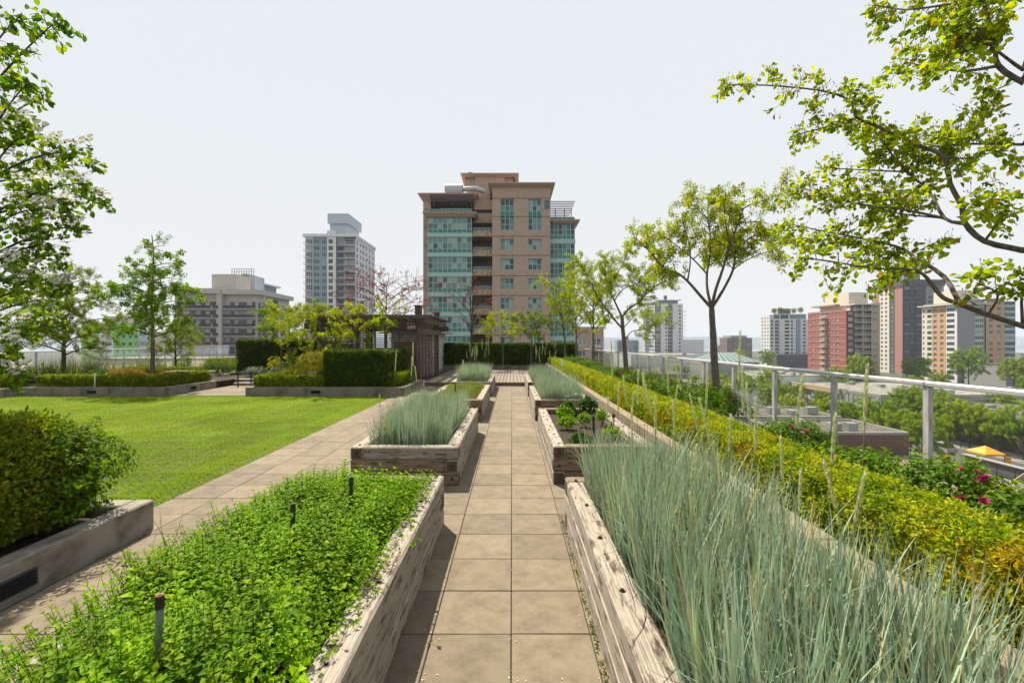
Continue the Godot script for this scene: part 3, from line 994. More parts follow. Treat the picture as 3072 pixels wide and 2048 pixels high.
	for i in 26: put(o, "flower_head", pm, M.petal, at(Vector3(R.randf_range(-0.35, 0.5), R.randf_range(0.42, 0.56), R.randf_range(-0.6, 0.5))))
	# white plant marker
	o = thing("plant_marker", "white plant marker stick in the farthest right planter", "marker", P(1.6, 0.355, 14.6))
	put(o, "stick", box_mesh(Vector3(0.014, 0.62, 0.006)), M.sign_white, at(Vector3(0, 0.31, 0)))
	put(o, "label_plate", box_mesh(Vector3(0.06, 0.2, 0.006)), M.sign_white, at(Vector3(0, 0.66, 0.002)))
	# stray weeds among the near grass
	var weed := [clump(10, 0.05, 0.04, 0.028, Color(0.04, 0.104, 0.008), Color(0.144, 0.224, 0.024))]
	for i in 4:
		leafy_plant("garden_weed", ["green weed among the tall blue grass, near the kerb", "green weed deep in the blue grass, left of centre", "small green weed at the far end of the tall blue grass", "green weed between seed heads in the tall blue grass"][i], "weed", [P(1.35, 0.36, 3.2), P(1.0, 0.36, 2.55), P(0.95, 0.36, 3.6), P(1.15, 0.36, 2.9)][i], 0.12, 0.42, weed, M.leaf, 40)


# ---------------------------------------------------------------- beds, walls and hedges

func wall_box(parent: Node3D, called: String, x0: float, x1: float, d0: float, d1: float, h: float, m: Material, y0 := -0.05) -> MeshInstance3D:
	var c := P((x0 + x1) / 2, (y0 + h) / 2, (d0 + d1) / 2)
	return put(parent, called, box_mesh(Vector3(x1 - x0, h - y0, d1 - d0), 0.012), m, at(c - parent.position))


func vent(parent: Node3D, p: Vector3, w: float, h: float, turn: float) -> void:
	# a dark louvred grille set in a wall face, facing +z before it is turned
	var b := MB.new()
	b.box(Vector3(0, 0, 0.001), Vector3(w, h, 0.006))
	var g := put(parent, "vent_grille", b.mesh(), M.black_plastic, at(p - parent.position, turn))
	for k in 7:
		put(g, "louvre", box_mesh(Vector3(w, 0.005, 0.016)), M.black_plastic, Transform3D(Basis(Vector3.RIGHT, 0.5), Vector3(0, -h / 2 + h * (k + 0.5) / 7, 0.008)))


func hedge(called: String, label: String, category: String, x0: float, x1: float, y0: float, y1: float, d0: float, d1: float, clumps: Array, material: Material, density: float, colour: Callable, group := "", rounding := 0.03) -> Node3D:
	var o := thing(called, label, category, P((x0 + x1) / 2, y0, (d0 + d1) / 2), 0.0, group)
	var s := Vector3(x1 - x0, y1 - y0, d1 - d0)
	var inset := 0.05 + rounding * 0.5
	var b := MB.new()
	b.box(Vector3(0, s.y / 2 - inset * 0.5, 0), s - Vector3(inset * 2, inset, inset * 2))
	put(o, "inner_foliage", b.mesh(), leaf_tone(clumps[0]))
	var xs := []
	var cs := []
	for m in clumps: xs.append([]); cs.append([])
	var f := FastNoiseLite.new()
	f.frequency = 1.6
	f.seed = int(absf(x0 * 10) + d0 * 7)
	for side in 5:
		var nrm: Vector3 = [Vector3.UP, Vector3.LEFT, Vector3.RIGHT, Vector3.FORWARD, Vector3.BACK][side]
		var area: float = [s.x * s.z, s.y * s.z, s.y * s.z, s.x * s.y, s.x * s.y][side]
		for i in int(area * density):
			var u := Vector3(R.randf_range(-1, 1), R.randf_range(-1, 1), R.randf_range(-1, 1))
			if side == 0: u.y = 1
			elif side < 3: u.x = nrm.x
			else: u.z = nrm.z
			var p := u * s * 0.5
			# soften the corners and let the clipped face wander a little
			var h := s * 0.5 - Vector3(rounding, rounding, rounding)
			var core := p.clamp(-h, h)
			var offd := p - core
			if offd.length() > rounding: p = core + offd.normalized() * rounding
			var q := p + Vector3(0, s.y / 2, 0)
			var wob := f.get_noise_3d(o.position.x + q.x, q.y, o.position.z + q.z)
			q += nrm * (wob * 0.035 + R.randfn(0, 0.014) - 0.015)
			var v := R.randi() % clumps.size()
			xs[v].append(aligned(q, (nrm + offd * 8.0 + Vector3(R.randfn(0, 0.3), R.randfn(0, 0.3) + 0.15, R.randfn(0, 0.3))).normalized(), R.randf() * TAU, R.randf_range(0.8, 1.25)))
			cs[v].append(colour.call(o.position + q, R.randf()))
	for v in clumps.size(): scatter(o, "foliage", clumps[v], material, xs[v], cs[v])
	return o


# matt material in the mean colour of a clump's leaves
func leaf_tone(m: ArrayMesh) -> StandardMaterial3D:
	if not shape_cache.has(m):
		var sum := Vector3.ZERO
		var cols: PackedColorArray = m.surface_get_arrays(0)[Mesh.ARRAY_COLOR]
		for k in cols: sum += Vector3(k.r, k.g, k.b)
		sum /= cols.size()
		shape_cache[m] = mat(lin(sum.x, sum.y, sum.z), 1.0)
	return shape_cache[m]


func plain_tone(_p: Vector3, r: float) -> Color:
	var k := 0.72 + 0.56 * r
	return Color(k, k, k)


func tip_tone(_p: Vector3, r: float) -> Color:
	# clipped box: a share of the clumps are fresh yellow green shoots
	return Color(1, 1, 1) * (0.7 + 0.5 * r) if r < 0.75 else Color(2.3, 1.9, 1.0)


var golden_noise := FastNoiseLite.new()


func golden_tone(p: Vector3, r: float) -> Color:
	var a := golden_noise.get_noise_2d(p.x * 1.5, p.z * 1.1)
	var k := 0.75 + 0.5 * r
	var g := golden_noise.get_noise_2d(p.x * 4.0 + 31.0, p.z * 2.6 + p.y * 4.0)
	if a > 0.26 and r > 0.35 and g > -0.2: return Color(1.05 * k, 0.66 * k, 0.6 * k)
	if g > 0.12: return Color(0.5 * k, 0.72 * k, 0.7 * k)
	return Color(k, k, k)


func bronze_tone(p: Vector3, r: float) -> Color:
	var k := 0.75 + 0.5 * r
	if golden_noise.get_noise_2d(p.x * 3.0, p.z * 3.0 + p.y) > 0.15 and r > 0.72: return Color(1.7 * k, 1.15 * k, 0.9 * k)
	return Color(k, k, k)


var yew := []
var boxwood := []
var golden := []
var rose_leaf := []
var rose_flower: ArrayMesh


func rose(o: Node3D, p: Vector3, s: float) -> void:
	put(o, "rose_flower", rose_flower, M.petal, Transform3D(Basis.from_euler(Vector3(R.randfn(0, 0.5), R.randf() * 6, R.randfn(0, 0.5))).scaled(Vector3(s, s, s)), p))


func beds() -> void:
	R.seed = 33
	golden_noise.frequency = 0.9
	golden_noise.seed = 12
	for i in 3:
		yew.append(clump(26, 0.075, 0.05, 0.019, Color(0.014, 0.038, 0.005), Color(0.075, 0.13, 0.010)))
		boxwood.append(clump(26, 0.06, 0.027, 0.016, Color(0.05, 0.10, 0.005), Color(0.24, 0.29, 0.012)))
		golden.append(clump(20, 0.058, 0.033, 0.0155, Color(0.10, 0.16, 0.006), Color(0.46, 0.48, 0.016), Color(0.40, 0.2, 0.014), 0.06))
	for i in 2: rose_leaf.append(sprig(9, 0.10, 0.045, 0.027, 0.25, Color(0.04, 0.112, 0.0064), Color(0.152, 0.264, 0.016)))
	var b := MB.new()
	b.tinted = true
	for k in 14:
		var a := k * 2.4
		var t := k / 13.0
		b.tint = Color(0.336, 0.008, 0.08).lerp(Color(0.496, 0.056, 0.192), R.randf())
		b.leaf(Vector3(0, 0.004 * t, 0), Vector3(cos(a), 0.35 + 1.4 * (1 - t), sin(a)).normalized(), Vector3.UP, 0.026 + 0.012 * t, 0.03, 0.15, -0.1)
	b.tint = Color(0.04, 0.08, 0.016)
	b.rod(Vector3(0, -0.05, 0), Vector3.ZERO, 0.003, 0.004, 4)
	rose_flower = b.mesh()

	# near left concrete bed with its clipped shrub
	var o := thing("concrete_planter", "low concrete planter wall at the left foreground with a louvred vent", "planter", P(-3.24, 0, 1.5))
	wall_box(o, "wall", -3.40, -3.24, -1.5, 4.14, 0.262, M.concrete)
	wall_box(o, "wall", -9.0, -3.403, 3.98, 4.138, 0.26, M.concrete)
	wall_box(o, "soil", -9.0, -3.405, -1.5, 3.975, 0.17, M.soil)
	vent(o, P(-3.239, 0.105, 2.80), 0.62, 0.115, PI / 2)
	var bronze := []
	for i in 3: bronze.append(clump(20, 0.075, 0.042, 0.019, Color(0.06, 0.115, 0.009), Color(0.27, 0.32, 0.018), Color(0.36, 0.21, 0.03), 0.07))
	var clipped := hedge("clipped_shrub", "rounded bronze green clipped shrub in the left foreground planter", "shrub", -6.4, -3.46, 0.20, 1.06, 1.9, 4.0, bronze, M.leaf, 380, bronze_tone, "", 0.42)
	b = MB.new()
	for i in 26:
		var p := P(R.randf_range(-4.3, -3.6), 0.15, R.randf_range(2.0, 3.9))
		b.rod(p, p + Vector3(R.randfn(0, 0.08), 0.32, R.randfn(0, 0.08)), 0.008, 0.006, 5)
	put(clipped, "stems", b.mesh(), M.dark_bark).position = -clipped.position
	var bush := leafy_plant("rose_bush", "loose green bush at the end of the left foreground planter wall", "shrub", P(-3.66, 0.17, 3.72), 0.47, 0.88, rose_leaf, M.leaf, 330)
	bush.set_meta("group", "rose bushes")
	leafy_plant("ground_shrub", "low green growth at the foot of the bush inside the left foreground planter", "shrub", P(-3.64, 0.14, 3.66), 0.30, 0.42, rose_leaf, M.leaf, 120)

	# right kerb and bed
	o = thing("concrete_kerb", "long concrete kerb between right timber planters and golden hedge", "kerb", P(1.87, 0, 12))
	for k in 7: wall_box(o, "kerb_block", 1.80, 1.943, -1.0 + k * 3.72, 2.712 + k * 3.72, 0.515, M.kerb)
	b = MB.new()
	b.span(P(1.95, 0.0, -1.0), P(3.55, 0.40, 25.2))
	setting("bed_soil", b.mesh(), M.soil)
	hedge("golden_hedge", "long low golden yellow hedge behind the concrete kerb, near half", "hedge", 1.99, 2.48, 0.40, 0.80, 1.2, 10.0, golden, M.leaf, 560, golden_tone, "", 0.10)
	hedge("golden_hedge", "long low golden yellow hedge towards the deck, far half", "hedge", 1.99, 2.48, 0.40, 0.82, 9.9, 25.0, golden, M.leaf, 250, golden_tone, "", 0.10)
	var roses := [[2.92, 2.55, 0.40, 0.40], [2.95, 3.15, 0.42, 0.46], [2.9, 3.85, 0.40, 0.34], [2.9, 4.75, 0.42, 0.46], [2.85, 6.3, 0.45, 0.66], [2.9, 7.3, 0.45, 0.68], [2.9, 8.6, 0.5, 0.6], [2.85, 10.2, 0.6, 0.6], [2.9, 12.0, 0.65, 0.58], [2.9, 14.5, 0.7, 0.5], [2.9, 17.5, 0.8, 0.55], [2.9, 21.0, 0.9, 0.6]]
	var rl := ["nearest rose bush with one large magenta bloom by the glass rail", "rose bush with pink blooms, second from the viewer along the rail", "rose bush in front of the nearest full rail post", "rose bush with a few red buds, fourth along the rail", "tall rose bush with magenta blooms left of the second post", "tall dark rose bush, sixth along the rail", "rose bush beside the slender tree trunk, seventh along the rail", "rose bush eighth along the glass rail", "rose bush ninth along the glass rail with red bloom", "rose bush tenth along the glass rail", "rose bush eleventh along the rail, near the deck", "farthest rose bush before the end hedge"]
	for i in roses.size():
		var q: Array = roses[i]
		o = leafy_plant("rose_bush", rl[i], "rose bush", P(q[0], 0.40, q[1]), q[2], q[3], rose_leaf, M.leaf, int(230 * q[2] / 0.45), 0.7, 1.2, "rose bushes")
		for k in [4, 4, 3, 2, 3, 2, 2, 1, 2, 1, 0, 0][i]:
			var a := R.randf_range(PI * 0.35, PI * 1.3)
			rose(o, Vector3(cos(a) * q[2] * 0.75, q[3] * R.randf_range(0.75, 1.06), sin(a) * q[2] * 0.7), R.randf_range(0.8, 1.25))
	# arching grasses by the rail
	var fount := grass_tufts(26, 0.75, 0.006, Color(0.048, 0.08, 0.024), Color(0.16, 0.192, 0.072), 0.04, 0.5)
	var gl := ["fountain grass by the rail, next to the nearest slender trunk", "fountain grass behind the roses, second along the rail", "fountain grass near the third tree along the rail", "small fountain grass farther along the rail"]
	var gs := [[3.4, 8.1], [3.3, 10.8], [3.4, 12.6], [3.3, 15.6]]
	for i in 4:
		o = thing("fountain_grass", gl[i], "grass", P(gs[i][0], 0.40, gs[i][1]), 0.0, "fountain grasses along the rail")
		var xs := []
		for k in 16: xs.append(aligned(Vector3(R.randfn(0, 0.12), 0, R.randfn(0, 0.15)), Vector3(R.randfn(0, 0.2), 1, R.randfn(0, 0.2)), R.randf() * 6, R.randf_range(0.8, 1.2)))
		scatter(o, "blades", fount[i], M.leaf, xs)

	# end of the path: low wall and dark yew hedge
	o = thing("end_wall", "low concrete wall behind the timber deck under the dark hedge", "wall", P(0, 0, 25.4))
	wall_box(o, "wall", -3.9, 3.7, 25.28, 25.45, 0.37, M.stained_concrete)
	wall_box(o, "soil", -3.9, 3.7, 25.452, 27.5, 0.32, M.soil)
	vent(o, P(1.15, 0.2, 25.278), 0.3, 0.11, 0)
	hedge("yew_hedge", "tall dark clipped hedge closing the end of the path", "hedge", -3.75, 3.65, 0.34, 1.55, 25.6, 26.4, yew, M.leaf, 190, tip_tone)

	# back middle bed
	o = thing("concrete_planter", "concrete bed wall under the square clipped hedge beyond the lawn", "planter", P(-5.8, 0, 15.6))
	wall_box(o, "wall", -8.25, -3.35, 14.12, 14.28, 0.272, M.stained_concrete)
	wall_box(o, "wall", -3.51, -3.35, 14.283, 17.2, 0.27, M.concrete)
	wall_box(o, "wall", -8.25, -8.10, 14.283, 17.2, 0.27, M.concrete)
	wall_box(o, "soil", -8.098, -3.512, 14.282, 17.2, 0.22, M.soil)
	vent(o, P(-6.07, 0.13, 14.118), 0.30, 0.09, 0)
	hedge("low_box_hedge", "low clipped hedge left of the square hedge beyond the lawn", "hedge", -8.1, -5.95, 0.2, 0.60, 14.32, 14.75, boxwood, M.leaf, 420, tip_tone)
	hedge("low_box_hedge", "low clipped hedge running back beside the left garden path", "hedge", -8.08, -7.65, 0.2, 0.62, 14.78, 17.1, boxwood, M.leaf, 320, tip_tone)
	hedge("square_hedge", "large square dark green clipped hedge in front of the pergola", "hedge", -5.92, -3.98, 0.2, 1.36, 14.4, 17.0, yew, M.leaf, 260, tip_tone)
	hedge("low_box_hedge", "low clipped hedge right of the square hedge by the pergola post", "hedge", -3.95, -3.55, 0.2, 0.64, 14.5, 16.9, boxwood, M.leaf, 420, tip_tone)
	var nandina := []
	for i in 2: nandina.append(sprig(14, 0.17, 0.07, 0.021, 0.3, Color(0.20, 0.21, 0.008), Color(0.52, 0.47, 0.02), Color(0.42, 0.16, 0.02), 0.08))
	leafy_plant("golden_shrub", "feathery golden yellow shrub left of the square hedge", "shrub", P(-6.75, 0.2, 15.7), 0.85, 1.15, nandina, M.leaf, 420)

	# back left bed
	o = thing("concrete_planter", "concrete bed wall under the low hedge at the far left of the lawn", "planter", P(-13, 0, 15.2))
	wall_box(o, "wall", -15.3, -10.75, 14.12, 14.28, 0.272, M.stained_concrete)
	wall_box(o, "wall", -10.90, -10.74, 14.283, 16.6, 0.272, M.concrete)
	wall_box(o, "wall", -15.46, -15.303, 4.2, 14.28, 0.27, M.concrete)
	wall_box(o, "soil", -18.5, -10.903, 14.282, 21.0, 0.22, M.soil)
	wall_box(o, "soil", -18.5, -15.463, 4.2, 14.28, 0.20, M.soil)
	vent(o, P(-13.0, 0.13, 14.118), 0.26, 0.09, 0)
	vent(o, P(-10.738, 0.13, 15.4), 0.26, 0.09, PI / 2)
	hedge("low_box_hedge", "long low clipped hedge along the far left edge of the lawn", "hedge", -14.9, -10.95, 0.2, 0.60, 14.32, 14.75, boxwood, M.leaf, 420, tip_tone)
	hedge("low_box_hedge", "low clipped hedge beside the steps of the garden path", "hedge", -11.35, -10.93, 0.2, 0.62, 14.78, 16.5, boxwood, M.leaf, 330, tip_tone)
	hedge("low_box_hedge", "low clipped hedge at the extreme left under the dogwood", "hedge", -18.2, -15.55, 0.2, 0.64, 14.0, 14.6, boxwood, M.leaf, 330, tip_tone)
	hedge("low_box_hedge", "thin bright low hedge in the middle of the left bed", "hedge", -14.9, -12.2, 0.2, 0.66, 17.6, 18.1, boxwood, M.leaf, 260, plain_tone)
	hedge("low_box_hedge", "thin bright low hedge farther back towards the glass rail", "hedge", -15.2, -12.4, 0.3, 0.80, 22.6, 23.1, boxwood, M.leaf, 240, plain_tone)
	o = thing("stone_bench", "flat stone seat slab behind the low hedge beside the steps", "bench", P(-11.9, 0, 16.9))
	put(o, "seat", box_mesh(Vector3(1.6, 0.09, 0.5), 0.01), M.concrete, at(Vector3(0, 0.56, 0)))
	for s: float in [-0.6, 0.6]: put(o, "leg", box_mesh(Vector3(0.12, 0.52, 0.4), 0.01), M.concrete, at(Vector3(s, 0.26, 0)))
	for q in [[-10.2, 17.0, "black path bollard light on the steps, left"], [-10.0, 17.5, "black path bollard light on the steps, right"], [-8.55, 18.6, "slim black path light before the mauve flowers"], [-7.6, 19.6, "slim black path light by the rear bed wall"]]:
		o = thing("path_light", q[2], "path light", P(q[0], 0.0, q[1]), 0.0, "black path lights")
		b = MB.new()
		b.rod(Vector3.ZERO, Vector3(0, 0.45, 0), 0.025, 0.025, 8)
		put(o, "post", b.mesh(), M.black_plastic)
		b = MB.new()
		b.rod(Vector3(0, 0.452, 0), Vector3(0, 0.56, 0), 0.04, 0.036, 8)
		put(o, "head", b.mesh(), M.black_plastic)
	# mixed border behind the path
	o = thing("rear_bed", "low concrete bed edge at the back of the garden path", "planter", P(-9, 0, 19.6))
	wall_box(o, "wall", -12.4, -9.2, 18.9, 19.05, 0.16, M.concrete)
	wall_box(o, "wall", -9.197, -6.4, 19.9, 20.05, 0.34, M.concrete)
	wall_box(o, "soil", -12.4, -6.4, 20.053, 24.0, 0.3, M.soil)
	wall_box(o, "soil", -12.4, -9.2, 19.053, 20.05, 0.12, M.soil)
	hedge("yew_hedge", "tall dark clipped hedge behind the small green tree, left of pergola", "hedge", -12.6, -8.4, 0.3, 1.74, 20.9, 21.7, yew, M.leaf, 190, tip_tone)
	var lav := [clump(26, 0.07, 0.07, 0.008, Color(0.08, 0.112, 0.072), Color(0.192, 0.224, 0.16))]
	var mauve := [clump(24, 0.05, 0.03, 0.018, Color(0.272, 0.208, 0.32), Color(0.496, 0.416, 0.512), Color(0.048, 0.08, 0.024), 0.25)]
	var lime := [clump(20, 0.06, 0.04, 0.026, Color(0.224, 0.256, 0.016), Color(0.44, 0.4, 0.032))]
	var green := [clump(20, 0.08, 0.06, 0.028, Color(0.024, 0.064, 0.0096), Color(0.096, 0.16, 0.024))]
	var rusty := [clump(20, 0.10, 0.14, 0.012, Color(0.208, 0.08, 0.024), Color(0.368, 0.216, 0.08))]
	leafy_plant("lavender", "grey green lavender mound at the path corner", "shrub", P(-10.9, 0.1, 19.3), 0.5, 0.55, lav, M.leaf_thick, 150)
	leafy_plant("lavender", "second grey lavender mound beside the first", "shrub", P(-10.0, 0.1, 19.4), 0.42, 0.5, lav, M.leaf_thick, 130)
	leafy_plant("mauve_flowers", "mauve flowering ground cover by the rear path edge", "flowers", P(-8.9, 0.12, 19.5), 0.62, 0.34, mauve, M.petal, 130)
	leafy_plant("spurge", "yellow spurge with bright flower heads in the rear bed", "shrub", P(-10.35, 0.12, 20.0), 0.42, 0.95, lime, M.leaf, 90)
	leafy_plant("green_shrub", "dark rounded shrub in the rear bed left of the hedge", "shrub", P(-9.6, 0.12, 20.3), 0.6, 0.9, green, M.leaf, 120)
	leafy_plant("green_shrub", "bright low shrub in front of the tall left hedge", "shrub", P(-8.4, 0.3, 20.4), 0.55, 0.5, lime, M.leaf, 80, 0.4, 0.7)
	leafy_plant("green_shrub", "low green shrub near the golden feathery shrub", "shrub", P(-7.3, 0.3, 20.4), 0.55, 0.5, green, M.leaf, 90)
	leafy_plant("rust_grass", "rust orange grass clump behind the long low hedge", "grass", P(-13.2, 0.22, 15.6), 0.75, 0.55, rusty, M.leaf, 80)
	leafy_plant("rust_grass", "small rust orange grass right of the tree trunk", "grass", P(-11.7, 0.22, 15.8), 0.6, 0.42, rusty, M.leaf, 60)
	leafy_plant("green_shrub", "low green planting left of the rust grass", "shrub", P(-14.5, 0.22, 16.2), 0.7, 0.5, green, M.leaf, 80)
	leafy_plant("green_shrub", "low green planting behind the stone seat", "shrub", P(-12.6, 0.22, 19.6), 0.9, 0.6, green, M.leaf, 110)
	# tall border grasses along the left rail
	var tall := grass_tufts(30, 1.0, 0.011, Color(0.028, 0.068, 0.016), Color(0.112, 0.176, 0.04), 0.07, 0.3)
	var tl := ["tall green border grass at the extreme left below the dogwood", "tall green border grass right of the leftmost one", "tall green border grass left of the maple trunk", "tall green border grass right of the maple trunk", "tall green border grass below the lime green building", "tall green border grass left of the upright tree trunk", "tall green border grass right of the upright tree trunk", "tall green border grass before the grey apartment block"]
	var ts := [[-17.4, 15.6], [-16.6, 16.2], [-17.2, 17.6], [-15.9, 17.4], [-16.4, 20.0], [-15.6, 21.5], [-13.8, 21.6], [-13.0, 23.6]]
	for i in ts.size():
		o = thing("border_grass", tl[i], "grass", P(ts[i][0], 0.2, ts[i][1]), 0.0, "tall border grasses along the left rail")
		var xs := []
		for k in 26: xs.append(aligned(Vector3(R.randfn(0, 0.4), 0, R.randfn(0, 0.3)), Vector3(R.randfn(0, 0.12), 1, R.randfn(0, 0.12)), R.randf() * 6, R.randf_range(0.7, 1.1)))
		scatter(o, "blades", tall[i % 4], M.leaf, xs)
	o = thing("white_stake", "thin white stake standing in the long low hedge", "stake", P(-13.05, 0.27, 14.29))
	put(o, "stick", box_mesh(Vector3(0.03, 0.42, 0.03), 0.003), M.sign_white, at(Vector3(0, 0.21, 0)))


# ---------------------------------------------------------------- glass balustrades

func balustrade(a: Vector3, b: Vector3, n: int, top: float, foot: float, label: String) -> void:
	var o := thing("glass_balustrade", label, "balustrade", Vector3(a.x, 0, a.z))
	var dir := Vector3(b.x - a.x, 0, b.z - a.z)
	var step := dir / n
	var turn := atan2(-dir.z, dir.x)
	var run := step.length()
	for i in n + 1:
		var p := step * i
		put(o, "post", box_mesh(Vector3(0.075, top - foot - 0.05, 0.05), 0.006), M.post, at(p + Vector3(0, (top - 0.05 + foot) / 2, 0), turn))
		if i < n:
			var m := p + step * 0.5
			put(o, "top_rail", box_mesh(Vector3(run - 0.002, 0.052, 0.085), 0.012), M.rail, at(m + Vector3(0, top - 0.026, 0), turn))
			put(o, "glass_pane", box_mesh(Vector3(run - 0.15, top - foot - 0.17, 0.010)), M.glass, at(m + Vector3(0, (top + foot) / 2 - 0.01, 0), turn))
			put(o, "bottom_rail", box_mesh(Vector3(run - 0.11, 0.04, 0.05), 0.006), M.post, at(m + Vector3(0, foot + 0.05, 0), turn))


func balustrades() -> void:
	balustrade(P(4.2, 0, 0.575), P(4.2, 0, 26.13), 19, 1.29, 0.12, "glass balustrade with metal posts along the right terrace edge")
	balustrade(P(-18.6, 0, 15.5), P(-27.0, 0, 43.5), 17, 1.29, 0.10, "glass balustrade at the far left edge behind the border grasses")
	var b := MB.new()
	b.bevel(P(4.1, 0.02, 12.0), Vector3(0.62, 0.16, 31.0), 0.01)
	tag(put(self, "parapet_coping", b.mesh(), M.coping), "pale metal coping under the right glass balustrade", "coping")


# ---------------------------------------------------------------- pergola and annex

func pergola() -> void:
	R.seed = 55
	var o := thing("timber_pergola", "dark weathered timber pergola with slatted lattice screens", "pergola", P(-5.4, 0, 19.4))
	var x0 := -7.3
	var x1 := -3.55
	var d0 := 17.35
	var d1 := 21.6
	for q in [[x0, d0], [x1, d0], [x1, d1], [x0, d1], [-5.4, d0]]:
		put(o, "post", box_mesh(Vector3(0.17, 2.45, 0.17), 0.008), M.slat2, at(P(q[0], 1.225, q[1]) - o.position))
		if q[0] != -5.4:
			put(o, "post_cap", box_mesh(Vector3(0.24, 0.30, 0.24), 0.01), M.slat1, at(P(q[0], 2.86, q[1]) - o.position))
			put(o, "cap_lid", box_mesh(Vector3(0.31, 0.05, 0.31), 0.01), M.slat0, at(P(q[0], 3.04, q[1]) - o.position))
	for d in [d0 - 0.09, d1 + 0.09]:
		put(o, "beam", box_mesh(Vector3(x1 - x0 + 1.1, 0.24, 0.08), 0.008), M.slat1, at(P((x0 + x1) / 2, 2.28, d) - o.position))
	for x in [x0 - 0.09, x1 + 0.09]:
		put(o, "beam", box_mesh(Vector3(d1 - d0 + 1.0, 0.22, 0.08), 0.008), M.slat0, at(P(x, 2.08, (d0 + d1) / 2) - o.position, PI / 2))
	for k in 11:
		put(o, "rafter", box_mesh(Vector3(d1 - d0 + 0.9, 0.17, 0.06), 0.006), M["slat%d" % (k % 4)], at(P(lerpf(x0 - 0.3, x1 + 0.3, k / 10.0), 2.49, (d0 + d1) / 2) - o.position, PI / 2))
	for k in 30:
		put(o, "roof_slat", box_mesh(Vector3(x1 - x0 + 1.2, 0.05, 0.07), 0.004), M["slat%d" % (R.randi() % 4)], at(P((x0 + x1) / 2, 2.63, lerpf(d0 - 0.45, d1 + 0.45, k / 29.0)) - o.position))
	put(o, "fascia", box_mesh(Vector3(x1 - x0 + 1.2, 0.13, 0.05), 0.004), M.slat3, at(P((x0 + x1) / 2, 2.61, d0 - 0.51) - o.position))
	# lattice screens: front in three bays, side in three, slats woven in front of and behind the uprights
	var bays := [[x0 + 0.1, -6.1], [-6.06, -4.85], [-4.81, x1 - 0.1]]
	for q in bays:
		for k in 23:
			if R.randf() < 0.05: continue
			put(o, "slat", box_mesh(Vector3(q[1] - q[0], 0.042, 0.012)), M["slat%d" % (R.randi() % 4)], Transform3D(Basis(Vector3.BACK, R.randfn(0, 0.004)), P((q[0] + q[1]) / 2, 0.30 + k * 0.081 + R.randfn(0, 0.004), d0 + (0.02 if k % 2 else -0.012)) - o.position))
	for x in [-6.7, -6.08, -5.2, -4.83, -4.3]: put(o, "upright", box_mesh(Vector3(0.05, 2.1, 0.03)), M.slat1, at(P(x, 1.2, d0 + 0.004) - o.position))
	for q in [[d0 + 0.1, 18.75], [18.79, 20.2], [20.24, d1 - 0.1]]:
		for k in 23:
			if R.randf() < 0.04: continue
			put(o, "slat", box_mesh(Vector3(q[1] - q[0], 0.042, 0.012)), M["slat%d" % (R.randi() % 4)], Transform3D(Basis(Vector3.UP, PI / 2) * Basis(Vector3.BACK, R.randfn(0, 0.004)), P(x1 + (0.02 if k % 2 else -0.012), 0.30 + k * 0.081 + R.randfn(0, 0.004), (q[0] + q[1]) / 2) - o.position))
	for d in [18.1, 18.77, 19.5, 20.22, 20.9]: put(o, "upright", box_mesh(Vector3(0.03, 2.1, 0.05)), M.slat1, at(P(x1 + 0.004, 1.2, d) - o.position))
	put(o, "door", box_mesh(Vector3(0.9, 1.7, 0.05), 0.005), M.roof_brown, at(P(-4.35, 0.86, 18.6) - o.position))
	var s := thing("exit_sign", "small dark red EXIT sign on the pergola beam", "sign", P(-3.78, 2.22, 17.2))
	put(s, "plate", box_mesh(Vector3(0.42, 0.26, 0.02), 0.003), M.sign_red)
	var tm := TextMesh.new()
	tm.text = "EXIT"
	var f := SystemFont.new()
	f.font_names = PackedStringArray(["Droid Sans"])
	f.font_weight = 700
	tm.font = f
	tm.font_size = 16
	tm.pixel_size = 0.0088
	tm.depth = 0.004
	put(s, "lettering", tm, M.sign_letter, at(Vector3(0, 0, 0.0125)))
	o = thing("white_annex", "plain pale rendered stair annex wall right of the pergola", "building", P(-4.8, 0, 24.5))
	b_annex(o)


func b_annex(o: Node3D) -> void:
	put(o, "wall", box_mesh(Vector3(1.9, 2.1, 4.6), 0.01), M.white_wall, at(Vector3(0, 1.05, 0.5)))
	put(o, "roof_edge", box_mesh(Vector3(2.5, 0.12, 5.2), 0.01), M.coping, at(Vector3(0.12, 2.16, 0.3)))
	put(o, "plinth", box_mesh(Vector3(1.94, 0.18, 4.64), 0.008), M.concrete, at(Vector3(0, 0.09, 0.5)))


# ---------------------------------------------------------------- trees

func poly(a: Array) -> PackedVector3Array:
	var p := PackedVector3Array()
	for i in a.size() / 3: p.append(Vector3(a[i * 3], a[i * 3 + 1], a[i * 3 + 2]))
	return p


func smooth(p: PackedVector3Array, per := 3) -> PackedVector3Array:
	var out := PackedVector3Array()
	for i in p.size() - 1:
		var a := p[maxi(i - 1, 0)]
		var d := p[mini(i + 2, p.size() - 1)]
		for k in per: out.append(p[i].cubic_interpolate(p[i + 1], a, d, float(k) / per))
	out.append(p[p.size() - 1])
	return out


func taper(n: int, r0: float, r1: float, lumpy := 0.06) -> PackedFloat32Array:
	var out := PackedFloat32Array()
	for i in n: out.append(lerpf(r0, r1, pow(i / maxf(1.0, n - 1.0), 0.85)) * (1.0 + R.randf_range(-lumpy, lumpy)))
	return out


